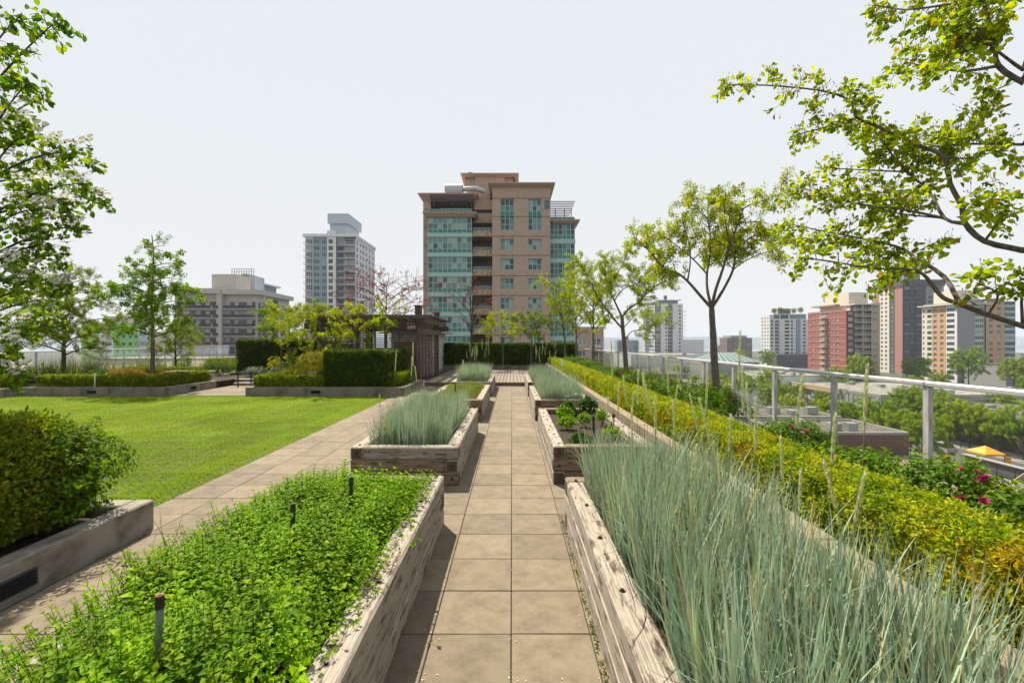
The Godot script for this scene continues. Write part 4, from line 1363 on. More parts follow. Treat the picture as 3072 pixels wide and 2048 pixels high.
# side twigs along the outer part of a limb; each twig yields places for sprigs or leaves
func twig_out(mb: MB, p: PackedVector3Array, start: float, spacing: float, l0: float, l1: float, r: float, places: Array, per: float, lift := 0.25) -> void:
	var total := 0.0
	for i in p.size() - 1: total += p[i].distance_to(p[i + 1])
	var n := int(total * (1 - start) / spacing)
	for k in n + 1:
		var t := start + (1 - start) * (k + R.randf() * 0.8) / (n + 1.0)
		var f := t * (p.size() - 1)
		var i := mini(int(f), p.size() - 2)
		var q := p[i].lerp(p[i + 1], f - i)
		var along := (p[i + 1] - p[i]).normalized()
		var side := along.cross(Vector3(R.randfn(0, 1), R.randfn(0, 0.6), R.randfn(0, 1))).normalized()
		var dir := (along * R.randf_range(0.3, 0.9) + side + Vector3(0, lift, 0)).normalized()
		var l := R.randf_range(l0, l1) * (1.15 - 0.5 * t)
		var e := q + dir * l + Vector3(0, -0.08 * l, 0)
		var m := q + dir * l * 0.5 + Vector3(R.randfn(0, 0.06), R.randfn(0, 0.06) + 0.05, R.randfn(0, 0.06)) * l
		mb.tube(PackedVector3Array([q, m, e]), PackedFloat32Array([r, r * 0.7, r * 0.35]), 4)
		var c := maxi(1, int(l / per))
		for j in c:
			var u := (j + 0.6 + R.randf() * 0.4) / c
			places.append([(q.lerp(m, u * 2) if u < 0.5 else m.lerp(e, u * 2 - 1)), ((e - m).normalized() + Vector3(R.randfn(0, 0.45), R.randfn(0, 0.35), R.randfn(0, 0.45))).normalized()])


func crown(o: Node3D, places: Array, meshes: Array, material: Material, smin := 0.75, smax := 1.2, tone := Color(1, 1, 1), called := "crown") -> void:
	var xs := []
	var cs := []
	for m in meshes: xs.append([]); cs.append([])
	for q in places:
		var v := R.randi() % meshes.size()
		xs[v].append(aligned(q[0] - o.position, q[1], R.randf() * TAU, R.randf_range(smin, smax)))
		var k := R.randf_range(0.75, 1.2)
		cs[v].append(Color(tone.r * k * R.randf_range(0.9, 1.12), tone.g * k, tone.b * k))
	for v in meshes.size():
		if xs[v].size(): scatter(o, called, meshes[v], material, xs[v], cs[v])


func limbed_tree(called: String, label: String, category: String, base: Vector3, limbs: Array, radii: Array, start: float, spacing: float, l0: float, l1: float, per: float, meshes: Array, bark: Material, tone := Color(1, 1, 1), group := "") -> Node3D:
	var o := thing(called, label, category, base, 0.0, group)
	var places := []
	for i in limbs.size():
		var b := MB.new()
		var p := smooth(limbs[i])
		var q := PackedVector3Array()
		for v in p: q.append(v)
		var r: float = radii[mini(i, radii.size() - 1)]
		b.tube(q, taper(q.size(), r, r * (0.62 if i == 0 else 0.28)), 8)
		if i > 0: twig_out(b, q, start, spacing, l0, l1, r * 0.28, places, per)
		var mi := put(o, "trunk" if i == 0 else "limb", b.mesh(), bark)
		mi.position = -base
	crown(o, places, meshes, M.leaf, 0.75, 1.2, tone)
	return o


# grown from a rule: whorls of limbs up a leader
func grown_tree(called: String, label: String, category: String, base: Vector3, h: float, clear: float, spread: float, n: int, rise: float, r: float, meshes: Array, material: Material, per: float, bark: Material, seed_: int, tone := Color(1, 1, 1), group := "", shape := 0, lean := Vector3.ZERO, gap := 0.16) -> Node3D:
	R.seed = seed_
	var o := thing(called, label, category, base, 0.0, group)
	var b := MB.new()
	var pts := PackedVector3Array()
	for i in 9:
		var t := i / 8.0
		pts.append(base + Vector3(0, h * 0.97 * t, 0) + lean * t * t + Vector3(R.randfn(0, 0.02), 0, R.randfn(0, 0.02)) * h * 0.35 * t)
	b.tube(pts, taper(9, r, r * 0.14), 8)
	put(o, "trunk", b.mesh(), bark).position = -base
	var places := []
	for k in n:
		var t := (k + R.randf() * 0.6) / n
		var y := lerpf(clear, 0.97, t)
		var f := y * 8.0
		var i := mini(int(f), 7)
		var st := pts[i].lerp(pts[i + 1], f - i)
		var a := k * 2.4 + R.randfn(0, 0.3)
		var reach := spread
		if shape == 0: reach *= (1.0 - 0.75 * t) * (0.75 + 0.35 * sin(t * PI)) * R.randf_range(0.75, 1.15)       # conical
		elif shape == 1: reach *= sqrt(maxf(0.05, 1.0 - pow(t * 1.6 - 0.7, 2.0))) * R.randf_range(0.75, 1.1)          # round
		else: reach *= (0.5 + 0.5 * t) * R.randf_range(0.7, 1.15)                                                     # vase
		var dir := Vector3(cos(a), rise * (1.0 if shape != 2 else 1.3), sin(a)).normalized()
		var e := st + dir * reach
		var m := st.lerp(e, 0.55) + Vector3(R.randfn(0, 0.05), 0.10, R.randfn(0, 0.05)) * reach
		e += Vector3(0, -0.06 * reach, 0)
		var lp := smooth(PackedVector3Array([st, m, e]), 4)
		var lb := MB.new()
		var lr := r * (0.42 - 0.25 * t)
		lb.tube(lp, taper(lp.size(), lr, lr * 0.25), 5)
		twig_out(lb, lp, 0.25, gap * spread * 0.6, reach * 0.22, reach * 0.45, lr * 0.3, places, per, 0.2)
		put(o, "limb", lb.mesh(), bark).position = -base
	crown(o, places, meshes, material, 0.75, 1.25, tone)
	return o


func single_leaf(c: Color, ll: float, lw: float, droop: float) -> ArrayMesh:
	var b := MB.new()
	b.tinted = true
	b.tint = c
	b.round_leaf(Vector3.ZERO, Vector3.UP, Vector3.BACK, ll, lw, R.randf_range(0.1, 0.3), droop)
	return b.mesh()


func leafed(o: Node3D, places: Array, leaves: Array, keep: int, smin: float, smax: float) -> void:
	# the nearest leaves as parts of their own, the rest joined
	places.sort_custom(func(p, q): return p[2] < q[2])
	var xs := []
	for m in leaves: xs.append([])
	for i in places.size():
		var q: Array = places[i]
		var v := R.randi() % leaves.size()
		var xf := aligned(q[0] - o.position, q[1], R.randf() * TAU, R.randf_range(smin, smax))
		if i < keep: put(o, "leaf", leaves[v], M.leaf, xf)
		else: xs[v].append(xf)
	for v in leaves.size():
		if xs[v].size(): scatter(o, "foliage", leaves[v], M.leaf, xs[v])


func leaf_places(twigs: Array, per_twig: int, spread: float, sag: float) -> Array:
	var out := []
	for q in twigs:
		for k in per_twig:
			var p: Vector3 = q[0] + Vector3(R.randfn(0, spread), R.randfn(0, spread * 0.8), R.randfn(0, spread))
			var dir: Vector3 = (q[1] * 0.6 + Vector3(R.randfn(0, 0.7), R.randfn(0, 0.45) - sag, R.randfn(0, 0.7))).normalized()
			var seen := absf(p.x / p.z) < 1.12 and p.z < -0.5
			out.append([p, dir, p.length() + (0.0 if seen else 100.0)])
	return out


func garden_trees() -> void:
	R.seed = 77
	var bark: Material = M.bark
	# the near tree whose trunk stands out of view at the right
	var o := thing("serviceberry_tree", "nearest tree reaching in from the right with large backlit leaves", "tree", P(3.5, 0.4, 2.05), 0.0, "serviceberry trees along the rail")
	var b := MB.new()
	var tp := smooth(PackedVector3Array([P(3.5, 0.35, 2.05), P(3.52, 0.8, 2.05), P(3.46, 1.2, 2.08), P(3.42, 1.55, 2.1)]))
	b.tube(tp, taper(tp.size(), 0.085, 0.07), 10)
	put(o, "trunk", b.mesh(), bark).position = -o.position
	var radii := [0.020, 0.018, 0.014, 0.012, 0.022, 0.009, 0.012, 0.012, 0.009, 0.009, 0.008, 0.006, 0.007, 0.007, 0.006, 0.006, 0.006, 0.006]
	var twigs := []
	var berries := MB.new()
	for i in NEAR_LIMBS.size():
		var p := smooth(poly(NEAR_LIMBS[i]))
		b = MB.new()
		b.tube(p, taper(p.size(), radii[i] * 0.98, maxf(0.0035, radii[i] * 0.22), 0.09), 8)
		var start: float = [0.55, 0.62, 0.3, 0.35, 0.75, 0.3, 0.6, 0.5, 0.2, 0.15, 0.3, 0.35, 0.3, 0.3, 0.2, 0.1, 0.2, 0.15][i]
		twig_out(b, p, start, 0.040, 0.08, 0.28, 0.0028, twigs, 0.042, 0.15)
		var e := p[p.size() - 1]
		for k in 5: twigs.append([e + Vector3(R.randfn(0, 0.03), R.randfn(0, 0.03), R.randfn(0, 0.03)), (e - p[p.size() - 3]).normalized()])
		put(o, "limb", b.mesh(), bark).position = -o.position
	for q in twigs:
		if R.randf() < 0.42:
			for k in 4:
				var tip: Vector3 = q[0] + Vector3(R.randfn(0, 0.025), R.randf_range(0.01, 0.06), R.randfn(0, 0.025))
				berries.rod(q[0], tip, 0.0008, 0.0008, 3)
				berries.rod(tip, tip + Vector3(0, 0.007, 0), 0.0034, 0.0018, 5)
	var leaves := []
	for c in [Color(0.21, 0.31, 0.008), Color(0.32, 0.42, 0.010), Color(0.43, 0.51, 0.012), Color(0.53, 0.56, 0.016), Color(0.12, 0.22, 0.008), Color(0.38, 0.47, 0.010), Color(0.42, 0.23, 0.024)]: leaves.append(single_leaf(c, 0.050, 0.026, R.randf_range(0.1, 0.3)))
	leaves = leaves.slice(0, 6) + leaves.slice(0, 6) + leaves.slice(0, 6) + [leaves[6]]
	leafed(o, leaf_places(twigs, 8, 0.017, 0.3), leaves, 300, 0.7, 1.15)
	var br := put(o, "berries", berries.mesh(), mat(lin(0.08, 0.024, 0.032), 0.6))
	br.position = -o.position
	br.set_meta("kind", "stuff")

	# the row of serviceberries along the rail
	var ams := []
	for i in 3: ams.append(sprig(20, 0.16, 0.056, 0.029, 0.25, Color(0.19, 0.27, 0.008), Color(0.50, 0.56, 0.024), Color(0.45, 0.24, 0.03), 0.05))
	limbed_tree("serviceberry_tree", "vase shaped serviceberry standing nearest along the glass rail", "tree", P(3.4, 0.4, 7.57), TREE_A.map(poly), [0.072, 0.029, 0.015, 0.028, 0.015, 0.030, 0.015, 0.027, 0.012, 0.011, 0.011, 0.011, 0.010], 0.38, 0.043, 0.14, 0.42, 0.06, ams, bark, Color(1, 1, 1), "serviceberry trees along the rail")
	limbed_tree("serviceberry_tree", "open branched serviceberry, second slender tree along the rail", "tree", P(3.42, 0.4, 13.4), TREE_B.map(poly), [0.08, 0.033, 0.033, 0.033, 0.018, 0.018, 0.018, 0.018, 0.015, 0.018], 0.32, 0.048, 0.2, 0.62, 0.075, ams, bark, Color(0.9, 0.97, 1), "serviceberry trees along the rail")
	grown_tree("serviceberry_tree", "third serviceberry along the rail, right of the brown tower", "tree", P(3.4, 0.4, 19.1), 3.9, 0.42, 1.75, 17, 0.75, 0.075, ams, M.leaf, 0.072, bark, 81, Color(0.95, 1, 1), "serviceberry trees along the rail", 2, Vector3.ZERO, 0.085)
	grown_tree("serviceberry_tree", "fourth serviceberry in front of the teal glass bay", "tree", P(3.45, 0.4, 24.6), 3.8, 0.38, 1.8, 16, 0.75, 0.07, ams, M.leaf, 0.090, bark, 82, Color(0.95, 1, 1), "serviceberry trees along the rail", 2, Vector3.ZERO, 0.085)
	grown_tree("serviceberry_tree", "farthest serviceberry left of the others by the end hedge", "tree", P(2.9, 0.4, 24.9), 3.7, 0.38, 1.7, 15, 0.75, 0.07, ams, M.leaf, 0.090, bark, 83, Color(0.9, 0.95, 1), "serviceberry trees along the rail", 2, Vector3(-0.3, 0, 0), 0.085)
	# trees at the end of the path
	var acer := []
	var acer_red := []
	var soft := []
	for i in 2:
		acer.append(sprig(17, 0.17, 0.062, 0.036, 0.35, Color(0.19, 0.27, 0.008), Color(0.46, 0.49, 0.02), Color(0.45, 0.22, 0.025), 0.12))
		acer_red.append(sprig(9, 0.16, 0.055, 0.038, 0.3, Color(0.176, 0.016, 0.02), Color(0.384, 0.032, 0.036)))
		soft.append(sprig(20, 0.17, 0.07, 0.036, 0.4, Color(0.056, 0.144, 0.0096), Color(0.208, 0.304, 0.024)))
	grown_tree("golden_maple", "small golden orange maple before the end hedge", "tree", P(-0.5, 0.35, 25.1), 2.6, 0.55, 1.35, 13, 0.35, 0.045, acer, M.leaf, 0.078, bark, 84, Color(1, 1, 1), "", 1)
	o = grown_tree("white_dogwood", "small green dogwood with white blossom before the end hedge", "tree", P(1.05, 0.35, 25.1), 2.95, 0.45, 1.05, 14, 0.5, 0.045, soft, M.leaf, 0.072, bark, 85, Color(1, 1, 1), "", 1)
	var bl := MB.new()
	bl.tinted = true
	bl.tint = Color(0.56, 0.56, 0.496)
	for i in 60:
		var a := R.randf() * TAU
		var rr := sqrt(R.randf()) * 0.8
		var p := Vector3(cos(a) * rr, 2.15 + 0.75 * (1 - rr) + R.randfn(0, 0.12), sin(a) * rr)
		for k in 4: bl.leaf(p, Vector3(cos(k * 1.57), 0.15, sin(k * 1.57)).normalized(), Vector3.UP, 0.05, 0.04)
	put(o, "blossom", bl.mesh(), M.petal).set_meta("kind", "stuff")
	grown_tree("red_maple", "dark sparse red leaved maple left of the deck hedge", "tree", P(-2.25, 0.35, 25.1), 4.6, 0.36, 1.75, 20, 0.85, 0.075, acer_red, M.red_leaf, 0.20, M.dark_bark, 86, Color(0.9, 1, 1), "", 1, Vector3.ZERO, 0.30)
	# beyond the lawn
	grown_tree("japanese_maple", "wide golden Japanese maple in front of the pergola", "tree", P(-6.6, 0.22, 16.4), 2.45, 0.32, 1.95, 18, 0.32, 0.055, acer, M.leaf, 0.051, bark, 87, Color(1, 1, 1), "", 1, Vector3(-0.5, 0, -0.2), 0.17)
	grown_tree("japanese_maple", "low golden maple arching over the pergola roof from behind the hedge", "tree", P(-5.5, 0.22, 17.05), 2.75, 0.62, 1.5, 9, 0.30, 0.045, acer, M.leaf, 0.072, bark, 88, Color(0.95, 1, 1), "", 1, Vector3(0.3, 0, 0), 0.20)
	grown_tree("green_tree", "small fresh green tree before the tall left hedge", "tree", P(-9.9, 0.3, 19.6), 2.85, 0.45, 1.25, 15, 0.35, 0.04, soft, M.leaf, 0.066, bark, 89, Color(1.35, 1.3, 1), "", 1)
	grown_tree("red_maple", "airy red leaved maple rising behind the pergola", "tree", P(-6.5, 0.0, 23.6), 5.0, 0.42, 3.0, 28, 0.45, 0.08, acer_red, M.red_leaf, 0.16, M.dark_bark, 90, Color(1, 1, 1), "", 1, Vector3.ZERO, 0.17)
	var zelk := []
	for i in 3: zelk.append(sprig(22, 0.20, 0.085, 0.045, 0.35, Color(0.07, 0.17, 0.008), Color(0.25, 0.40, 0.022)))
	grown_tree("dogwood_tree", "upright green tree with pale trunk rising above the left bed", "tree", P(-12.55, 0.22, 15.95), 5.35, 0.30, 1.75, 32, 0.22, 0.085, zelk, M.leaf, 0.078, bark, 91, Color(1, 1, 1), "", 0, Vector3.ZERO, 0.17)
	var lime := []
	for i in 3: lime.append(sprig(24, 0.19, 0.075, 0.028, 0.35, Color(0.088, 0.16, 0.0064), Color(0.336, 0.384, 0.016)))
	grown_tree("green_maple", "broad yellow green maple at the left with a short trunk", "tree", P(-17.0, 0.22, 17.3), 4.7, 0.20, 2.1, 34, 0.25, 0.08, lime, M.leaf, 0.066, M.dark_bark, 92, Color(1, 1, 1), "", 0, Vector3(0.3, 0, 0), 0.11)
	grown_tree("green_maple", "small bright maple right of the upright tree by the rail", "tree", P(-15.1, 0.22, 20.5), 2.95, 0.18, 1.35, 20, 0.45, 0.05, lime, M.leaf, 0.072, M.dark_bark, 93, Color(1.15, 1.1, 1), "", 0, Vector3.ZERO, 0.12)
	near_dogwood()


func near_dogwood() -> void:
	R.seed = 101
	var o := thing("flowering_dogwood", "near dogwood at the left edge with cream four petalled blossom", "tree", P(-5.35, 0.17, 4.25))
	var b := MB.new()
	var tp := smooth(PackedVector3Array([P(-5.35, 0.1, 4.25), P(-5.33, 1.5, 4.25), P(-5.38, 3.2, 4.28), P(-5.30, 4.7, 4.2), P(-5.25, 5.3, 4.2)]), 5)
	b.tube(tp, taper(tp.size(), 0.07, 0.015), 9)
	put(o, "trunk", b.mesh(), M.dark_bark).position = -o.position
	var twigs := []
	for i in DOGWOOD.size():
		b = MB.new()
		var p := smooth(poly(DOGWOOD[i]), 4)
		b.tube(p, taper(p.size(), 0.014, 0.0035), 6)
		twig_out(b, p, 0.35, 0.075, 0.08, 0.28, 0.003, twigs, 0.075, 0.05)
		for k in 3: twigs.append([p[p.size() - 1], (p[p.size() - 1] - p[p.size() - 3]).normalized()])
		put(o, "limb", b.mesh(), M.dark_bark).position = -o.position
	var leaves := []
	for c in [Color(0.064, 0.16, 0.0096), Color(0.112, 0.224, 0.0112), Color(0.176, 0.296, 0.0144), Color(0.272, 0.368, 0.016)]: leaves.append(single_leaf(c, 0.072, 0.038, R.randf_range(0.25, 0.5)))
	leafed(o, leaf_places(twigs, 6, 0.02, 0.85), leaves, 300, 0.7, 1.1)
	# blossom: four broad bracts round a small green button
	var fl := MB.new()
	fl.tinted = true
	for k in 4:
		fl.tint = Color(0.496, 0.504, 0.4).lerp(Color(0.576, 0.56, 0.48), R.randf())
		fl.round_leaf(Vector3(0, 0, 0), Vector3(cos(k * PI / 2), 0.18, sin(k * PI / 2)).normalized(), Vector3.UP, 0.052, 0.042, 0.12, 0.12)
	fl.tint = Color(0.112, 0.16, 0.032)
	fl.rod(Vector3(0, -0.002, 0), Vector3(0, 0.007, 0), 0.006, 0.004, 6)
	fl.rod(Vector3(0, -0.04, 0), Vector3(0, 0, 0), 0.0012, 0.0012, 3)
	var fm := fl.mesh()
	var n := 0
	for q in twigs:
		var p: Vector3 = q[0]
		if n < 290 and p.y < 3.5 and p.x > -4.95 and R.randf() < 0.5:
			n += 1
			var s := R.randf_range(1.0, 1.45)
			put(o, "flower", fm, M.petal, Transform3D((Basis.from_euler(Vector3(R.randfn(0, 0.3) + 0.5, 0, R.randfn(0, 0.35))) * Basis(Vector3.UP, R.randf() * 6)).scaled(Vector3(s, s, s)), p + Vector3(0, 0.075, 0) - o.position))


# ---------------------------------------------------------------- the city

const STREET := -18.0


func floors(n: int, first: float, pitch: float, sill: float, head: float) -> Array:
	var out := []
	for k in n: out.append([first + k * pitch + sill, first + k * pitch + head])
	return out


# a wall face with a grid of real openings; o is its lower left corner seen from outside
func pierced(b: MB, o: Vector3, rt: Vector3, out: Vector3, w: float, h: float, rows: Array, cols: Array, depth: float) -> void:
	var up := Vector3.UP
	var y := 0.0
	for r in rows:
		b.face(o + up * y, o + rt * w + up * y, o + rt * w + up * r[0], o + up * r[0], out)
		var x := 0.0
		for c in cols:
			b.face(o + rt * x + up * r[0], o + rt * c[0] + up * r[0], o + rt * c[0] + up * r[1], o + rt * x + up * r[1], out)
			var a: Vector3 = o + rt * c[0] + up * r[0]
			var e: Vector3 = o + rt * c[1] + up * r[0]
			var f: Vector3 = o + rt * c[1] + up * r[1]
			var g: Vector3 = o + rt * c[0] + up * r[1]
			var i := -out * depth
			b.face(a, e, e + i, a + i, up)
			b.face(g, f, f + i, g + i, -up)
			b.face(a, g, g + i, a + i, rt)
			b.face(e, f, f + i, e + i, -rt)
			x = c[1]
		b.face(o + rt * x + up * r[0], o + rt * w + up * r[0], o + rt * w + up * r[1], o + rt * x + up * r[1], out)
		y = r[1]
	b.face(o + up * y, o + rt * w + up * y, o + rt * w + up * h, o + up * h, out)


func window_mesh(w: float, h: float, nx: int, ny: int, bar: float) -> ArrayMesh:
	var key := "win%.2f,%.2f,%d,%d,%.2f" % [w, h, nx, ny, bar]
	if not shape_cache.has(key):
		var b := MB.new()
		for i in nx + 1: b.box(Vector3(lerpf(-w / 2 + bar / 2, w / 2 - bar / 2, i / float(nx)), 0, 0), Vector3(bar, h, 0.1))
		for i in ny + 1: b.box(Vector3(0, lerpf(-h / 2 + bar / 2, h / 2 - bar / 2, i / float(ny)), 0.002), Vector3(w - 0.004, bar, 0.098))
		var m := b.mesh()
		b = MB.new()
		b.box(Vector3.ZERO, Vector3(w - 0.01, h - 0.01, 0.04))
		b.onto(m)
		shape_cache[key] = m
	return shape_cache[key]


func facade(o: Node3D, org: Vector3, rt: Vector3, w: float, h: float, rows: Array, cols: Array, wall: Material, frame: Material, nx := 1, ny := 1, bar := 0.1, glass := "pane", depth := 0.18, called := "wall") -> void:
	var out := rt.cross(Vector3.UP)
	var b := MB.new()
	pierced(b, org - o.position, rt, out, w, h, rows, cols, depth + 0.05)
	put(o, called, b.mesh(), wall)
	for r in rows:
		for c in cols:
			var ww: float = c[1] - c[0]
			var hh: float = r[1] - r[0]
			var p: Vector3 = org + rt * (c[0] + ww / 2) + Vector3.UP * (r[0] + hh / 2) - out * depth - o.position
			var win := put(o, "window", window_mesh(ww, hh, nx, ny, bar), null, Transform3D(Basis(rt, Vector3.UP, out), p))
			win.set_surface_override_material(0, frame)
			win.set_surface_override_material(1, M[glass + str([0, 0, 1, 1, 2, 3][R.randi() % 6])])


func solid(o: Node3D, called: String, x0: float, x1: float, y0: float, y1: float, d0: float, d1: float, m: Material) -> MeshInstance3D:
	return put(o, called, box_mesh(Vector3(x1 - x0, y1 - y0, d1 - d0)), m, at(P((x0 + x1) / 2, (y0 + y1) / 2, (d0 + d1) / 2) - o.position))


func balcony(o: Node3D, p: Vector3, rt: Vector3, w: float, depth: float, slab: Material, rail: Material, solid_rail := false) -> void:
	var key := "balcony%.2f,%.2f,%s" % [w, depth, solid_rail]
	if not shape_cache.has(key):
		var b := MB.new()
		b.box(Vector3(0, 0, depth / 2), Vector3(w, 0.2, depth))
		var m := b.mesh()
		b = MB.new()
		if solid_rail:
			b.box(Vector3(0, 0.62, depth - 0.06), Vector3(w, 0.9, 0.06))
		else:
			b.box(Vector3(0, 1.1, depth - 0.06), Vector3(w, 0.09, 0.08))
			b.box(Vector3(0, 0.3, depth - 0.06), Vector3(w, 0.06, 0.05))
			var n := int(w / 0.9) + 1
			for i in n + 1: b.box(Vector3(lerpf(-w / 2 + 0.04, w / 2 - 0.04, i / float(n)), 0.6, depth - 0.06), Vector3(0.07, 1.0, 0.07))
			for s: float in [-1.0, 1.0]: b.box(Vector3(s * (w / 2 - 0.04), 1.1, depth / 2), Vector3(0.07, 0.08, depth))
		b.onto(m)
		shape_cache[key] = m
	var k := put(o, "balcony", shape_cache[key], null, Transform3D(Basis(rt, Vector3.UP, rt.cross(Vector3.UP)), p - o.position))
	k.set_surface_override_material(0, slab)
	k.set_surface_override_material(1, rail)


func glazing(o: Node3D, x0: float, x1: float, y0: float, y1: float, d: float, nx: int, splits: Array, frame: Material, pick: Callable, bar := 0.10) -> void:
	# a framed window whose panes are pieces of their own; it faces the terrace
	var w := x1 - x0
	var h := y1 - y0
	var b := MB.new()
	for i in nx + 1: b.box(Vector3(lerpf(-w / 2 + bar / 2, w / 2 - bar / 2, i / float(nx)), 0, 0), Vector3(bar, h, 0.14))
	for t in splits: b.box(Vector3(0, lerpf(-h / 2 + bar / 2, h / 2 - bar / 2, t), 0.003), Vector3(w - 0.006, bar, 0.136))
	var f := put(o, "window", b.mesh(), frame, at(P((x0 + x1) / 2, (y0 + y1) / 2, d) - o.position))
	for i in nx:
		for j in splits.size() - 1:
			var ph: float = (splits[j + 1] - splits[j]) * (h - bar)
			put(f, "pane", box_mesh(Vector3((w - bar) / nx - 0.01, ph - 0.01, 0.04)), pick.call(i, j), at(Vector3(lerpf(-w / 2 + bar / 2, w / 2 - bar / 2, (i + 0.5) / nx), lerpf(-h / 2 + bar / 2, h / 2 - bar / 2, (splits[j] + splits[j + 1]) / 2), 0)))


func central_tower() -> void:
	R.seed = 140
	var o := thing("apartment_tower", "brown rendered apartment tower with teal glass bays beyond the deck", "building", P(0, STREET, 62))
	var X := func(z: float) -> float: return -13.83 + 0.0173 * z
	var Y := func(z: float) -> float: return 25.39 - 0.0173 * z
	var pitch := 154.0
	# main brown block with two columns of windows
	var rows := []
	var tops := [1335.0 + 77.0, 1335.0, 1181.0, 1028.0, 873.0, 720.0, 566.0]
	for t in tops.slice(1): rows.append([Y.call(t + 89.0) - STREET, Y.call(t) - STREET])
	rows.append([Y.call(497.0) - STREET, Y.call(252.0) - STREET])
	var x0: float = X.call(645.0)
	var x1: float = X.call(1100.0)
	var cols := [[X.call(708.0) - x0, X.call(815.0) - x0], [X.call(926.0) - x0, X.call(1030.0) - x0]]
	var b := MB.new()
	pierced(b, P(x0, STREET, 62) - o.position, Vector3.RIGHT, Vector3.BACK, x1 - x0, Y.call(155.0) - STREET, rows, cols, 0.35)
	put(o, "wall", b.mesh(), M.brown_render)
	solid(o, "wall_return", x0, x0 + 0.2, STREET, Y.call(155.0), 62.02, 66.0, M.brown_render)
	solid(o, "wall_return", x1 - 0.2, x1, STREET, Y.call(155.0), 62.02, 78.0, M.brown_render)
	for r in rows:
		for c in cols:
			var tall: bool = r[1] - r[0] > 3.0
			var sp := [0.0, 0.19, 0.38, 0.62, 0.8, 1.0] if tall else [0.0, 0.5, 1.0]
			var lightish := R.randf()
			glazing(o, x0 + c[0], x0 + c[1], STREET + r[0], STREET + r[1], 62.28, 3, sp, M.teal_frame, func(_i, j): return M.teal_panel if tall and j == 2 else M["teal_glass%d" % (3 if R.randf() < lightish * 0.6 else R.randi() % 3)], 0.09)
	for z in [247.0, 390.0, 545.0, 695.0, 855.0, 1010.0, 1165.0, 1319.0]:
		solid(o, "groove", x0 + 0.02, x1 - 0.02, Y.call(z) - 0.035, Y.call(z) + 0.035, 61.975, 62.0, M.groove)
	for z in [383.0, 541.0, 692.0, 847.0, 1000.0, 1155.0]:
		for zx in [724.0, 802.0]: solid(o, "vent_hood", X.call(zx) - 0.16, X.call(zx) + 0.16, Y.call(z) - 0.06, Y.call(z) + 0.06, 61.8, 61.97, M.coping)
	# roof plates taper outward
	var plate := func(a: float, c: float, top: float, bottom: float, inset: float, d0: float, d1: float) -> void:
		var m := MB.new()
		var u := [P(a, top, d0), P(c, top, d0), P(c, top, d1), P(a, top, d1)]
		var l := [P(a + inset, bottom, d0 + inset), P(c - inset, bottom, d0 + inset), P(c - inset, bottom, d1 - inset), P(a + inset, bottom, d1 - inset)]
		var t2 := u.map(func(v): return v - Vector3(0, 0.14, 0))
		m.quad(u[0], u[1], u[2], u[3])
		for i in 4:
			var j := (i + 1) % 4
			m.face(u[i], u[j], t2[j], t2[i], (u[i] + u[j]) / 2 - (u[0] + u[2]) / 2)
			m.face(t2[i], t2[j], l[j], l[i], Vector3.DOWN)
		put(o, "roof_plate", m.mesh(), M.brown_soffit).position = -o.position
	plate.call(X.call(612.0), X.call(1135.0), Y.call(135.0), Y.call(162.0), 0.6, 61.3, 79.0)
	# left wing: brown edge, teal bay, recessed balconies
	var lx0: float = X.call(80.0)
	solid(o, "left_wing", lx0, X.call(140.0), STREET, Y.call(200.0), 64.0, 78.0, M.brown_render)
	solid(o, "left_wing", X.call(140.0), x0, STREET, Y.call(200.0), 66.6, 78.0, M.brown_render)
	for k in 8: solid(o, "groove", lx0 + 0.02, X.call(135.0), Y.call(300.0 + k * 147.0) - 0.04, Y.call(300.0 + k * 147.0) + 0.04, 63.97, 64.0, M.groove)
	plate.call(X.call(45.0), X.call(525.0), Y.call(182.0), Y.call(240.0), 0.75, 63.2, 79.0)
	solid(o, "parapet_band", X.call(490.0), x0 - 0.02, Y.call(295.0), Y.call(218.0), 64.4, 66.6, M.brown_render)
	solid(o, "balcony_void", X.call(500.0), x0 - 0.04, Y.call(325.0), Y.call(295.0), 64.9, 66.6, M.charcoal)
	solid(o, "parapet_band", X.call(486.0), x0 - 0.02, Y.call(405.0), Y.call(325.0), 64.4, 66.6, M.brown_render)
	var bx0: float = X.call(135.0)
	var bx1: float = X.call(482.0)
	for k in 8:
		var top := 390.0 + k * 156.0
		if k == 7: top = 1480.0
		glazing(o, bx0, bx1, Y.call(top + 128.0), Y.call(top), 62.4, 9, [0.0, 0.26, 0.62, 1.0], M.teal_frame, func(_i, j): return M.teal_panel if j == 0 else M["teal_glass%d" % [1, 3, 1, 0, 3, 2][R.randi() % 6]], 0.09)
		solid(o, "bay_slab", bx0 - 0.08, bx1 + 0.08, Y.call(top + 156.0), Y.call(top + 128.0), 62.2, 66.5, M.pale_slab)
		solid(o, "bay_side", bx1 - 0.1, bx1 - 0.02, Y.call(top + 128.0), Y.call(top), 62.5, 66.5, M["teal_glass1"])
		solid(o, "bay_side", bx0 + 0.02, bx0 + 0.1, Y.call(top + 128.0), Y.call(top), 62.5, 66.5, M["teal_glass1"])
	plate.call(X.call(100.0), X.call(525.0), Y.call(358.0), Y.call(392.0), 0.5, 61.6, 66.5)
	glazing(o, X.call(140.0), X.call(482.0), Y.call(355.0), Y.call(325.0), 62.5, 10, [0.0, 1.0], M.teal_frame, func(_i, _j): return M.teal_panel, 0.07)
	glazing(o, X.call(215.0), X.call(465.0), Y.call(325.0), Y.call(290.0), 64.3, 5, [0.0, 1.0], M.teal_frame, func(_i, _j): return M.teal_glass3, 0.07)
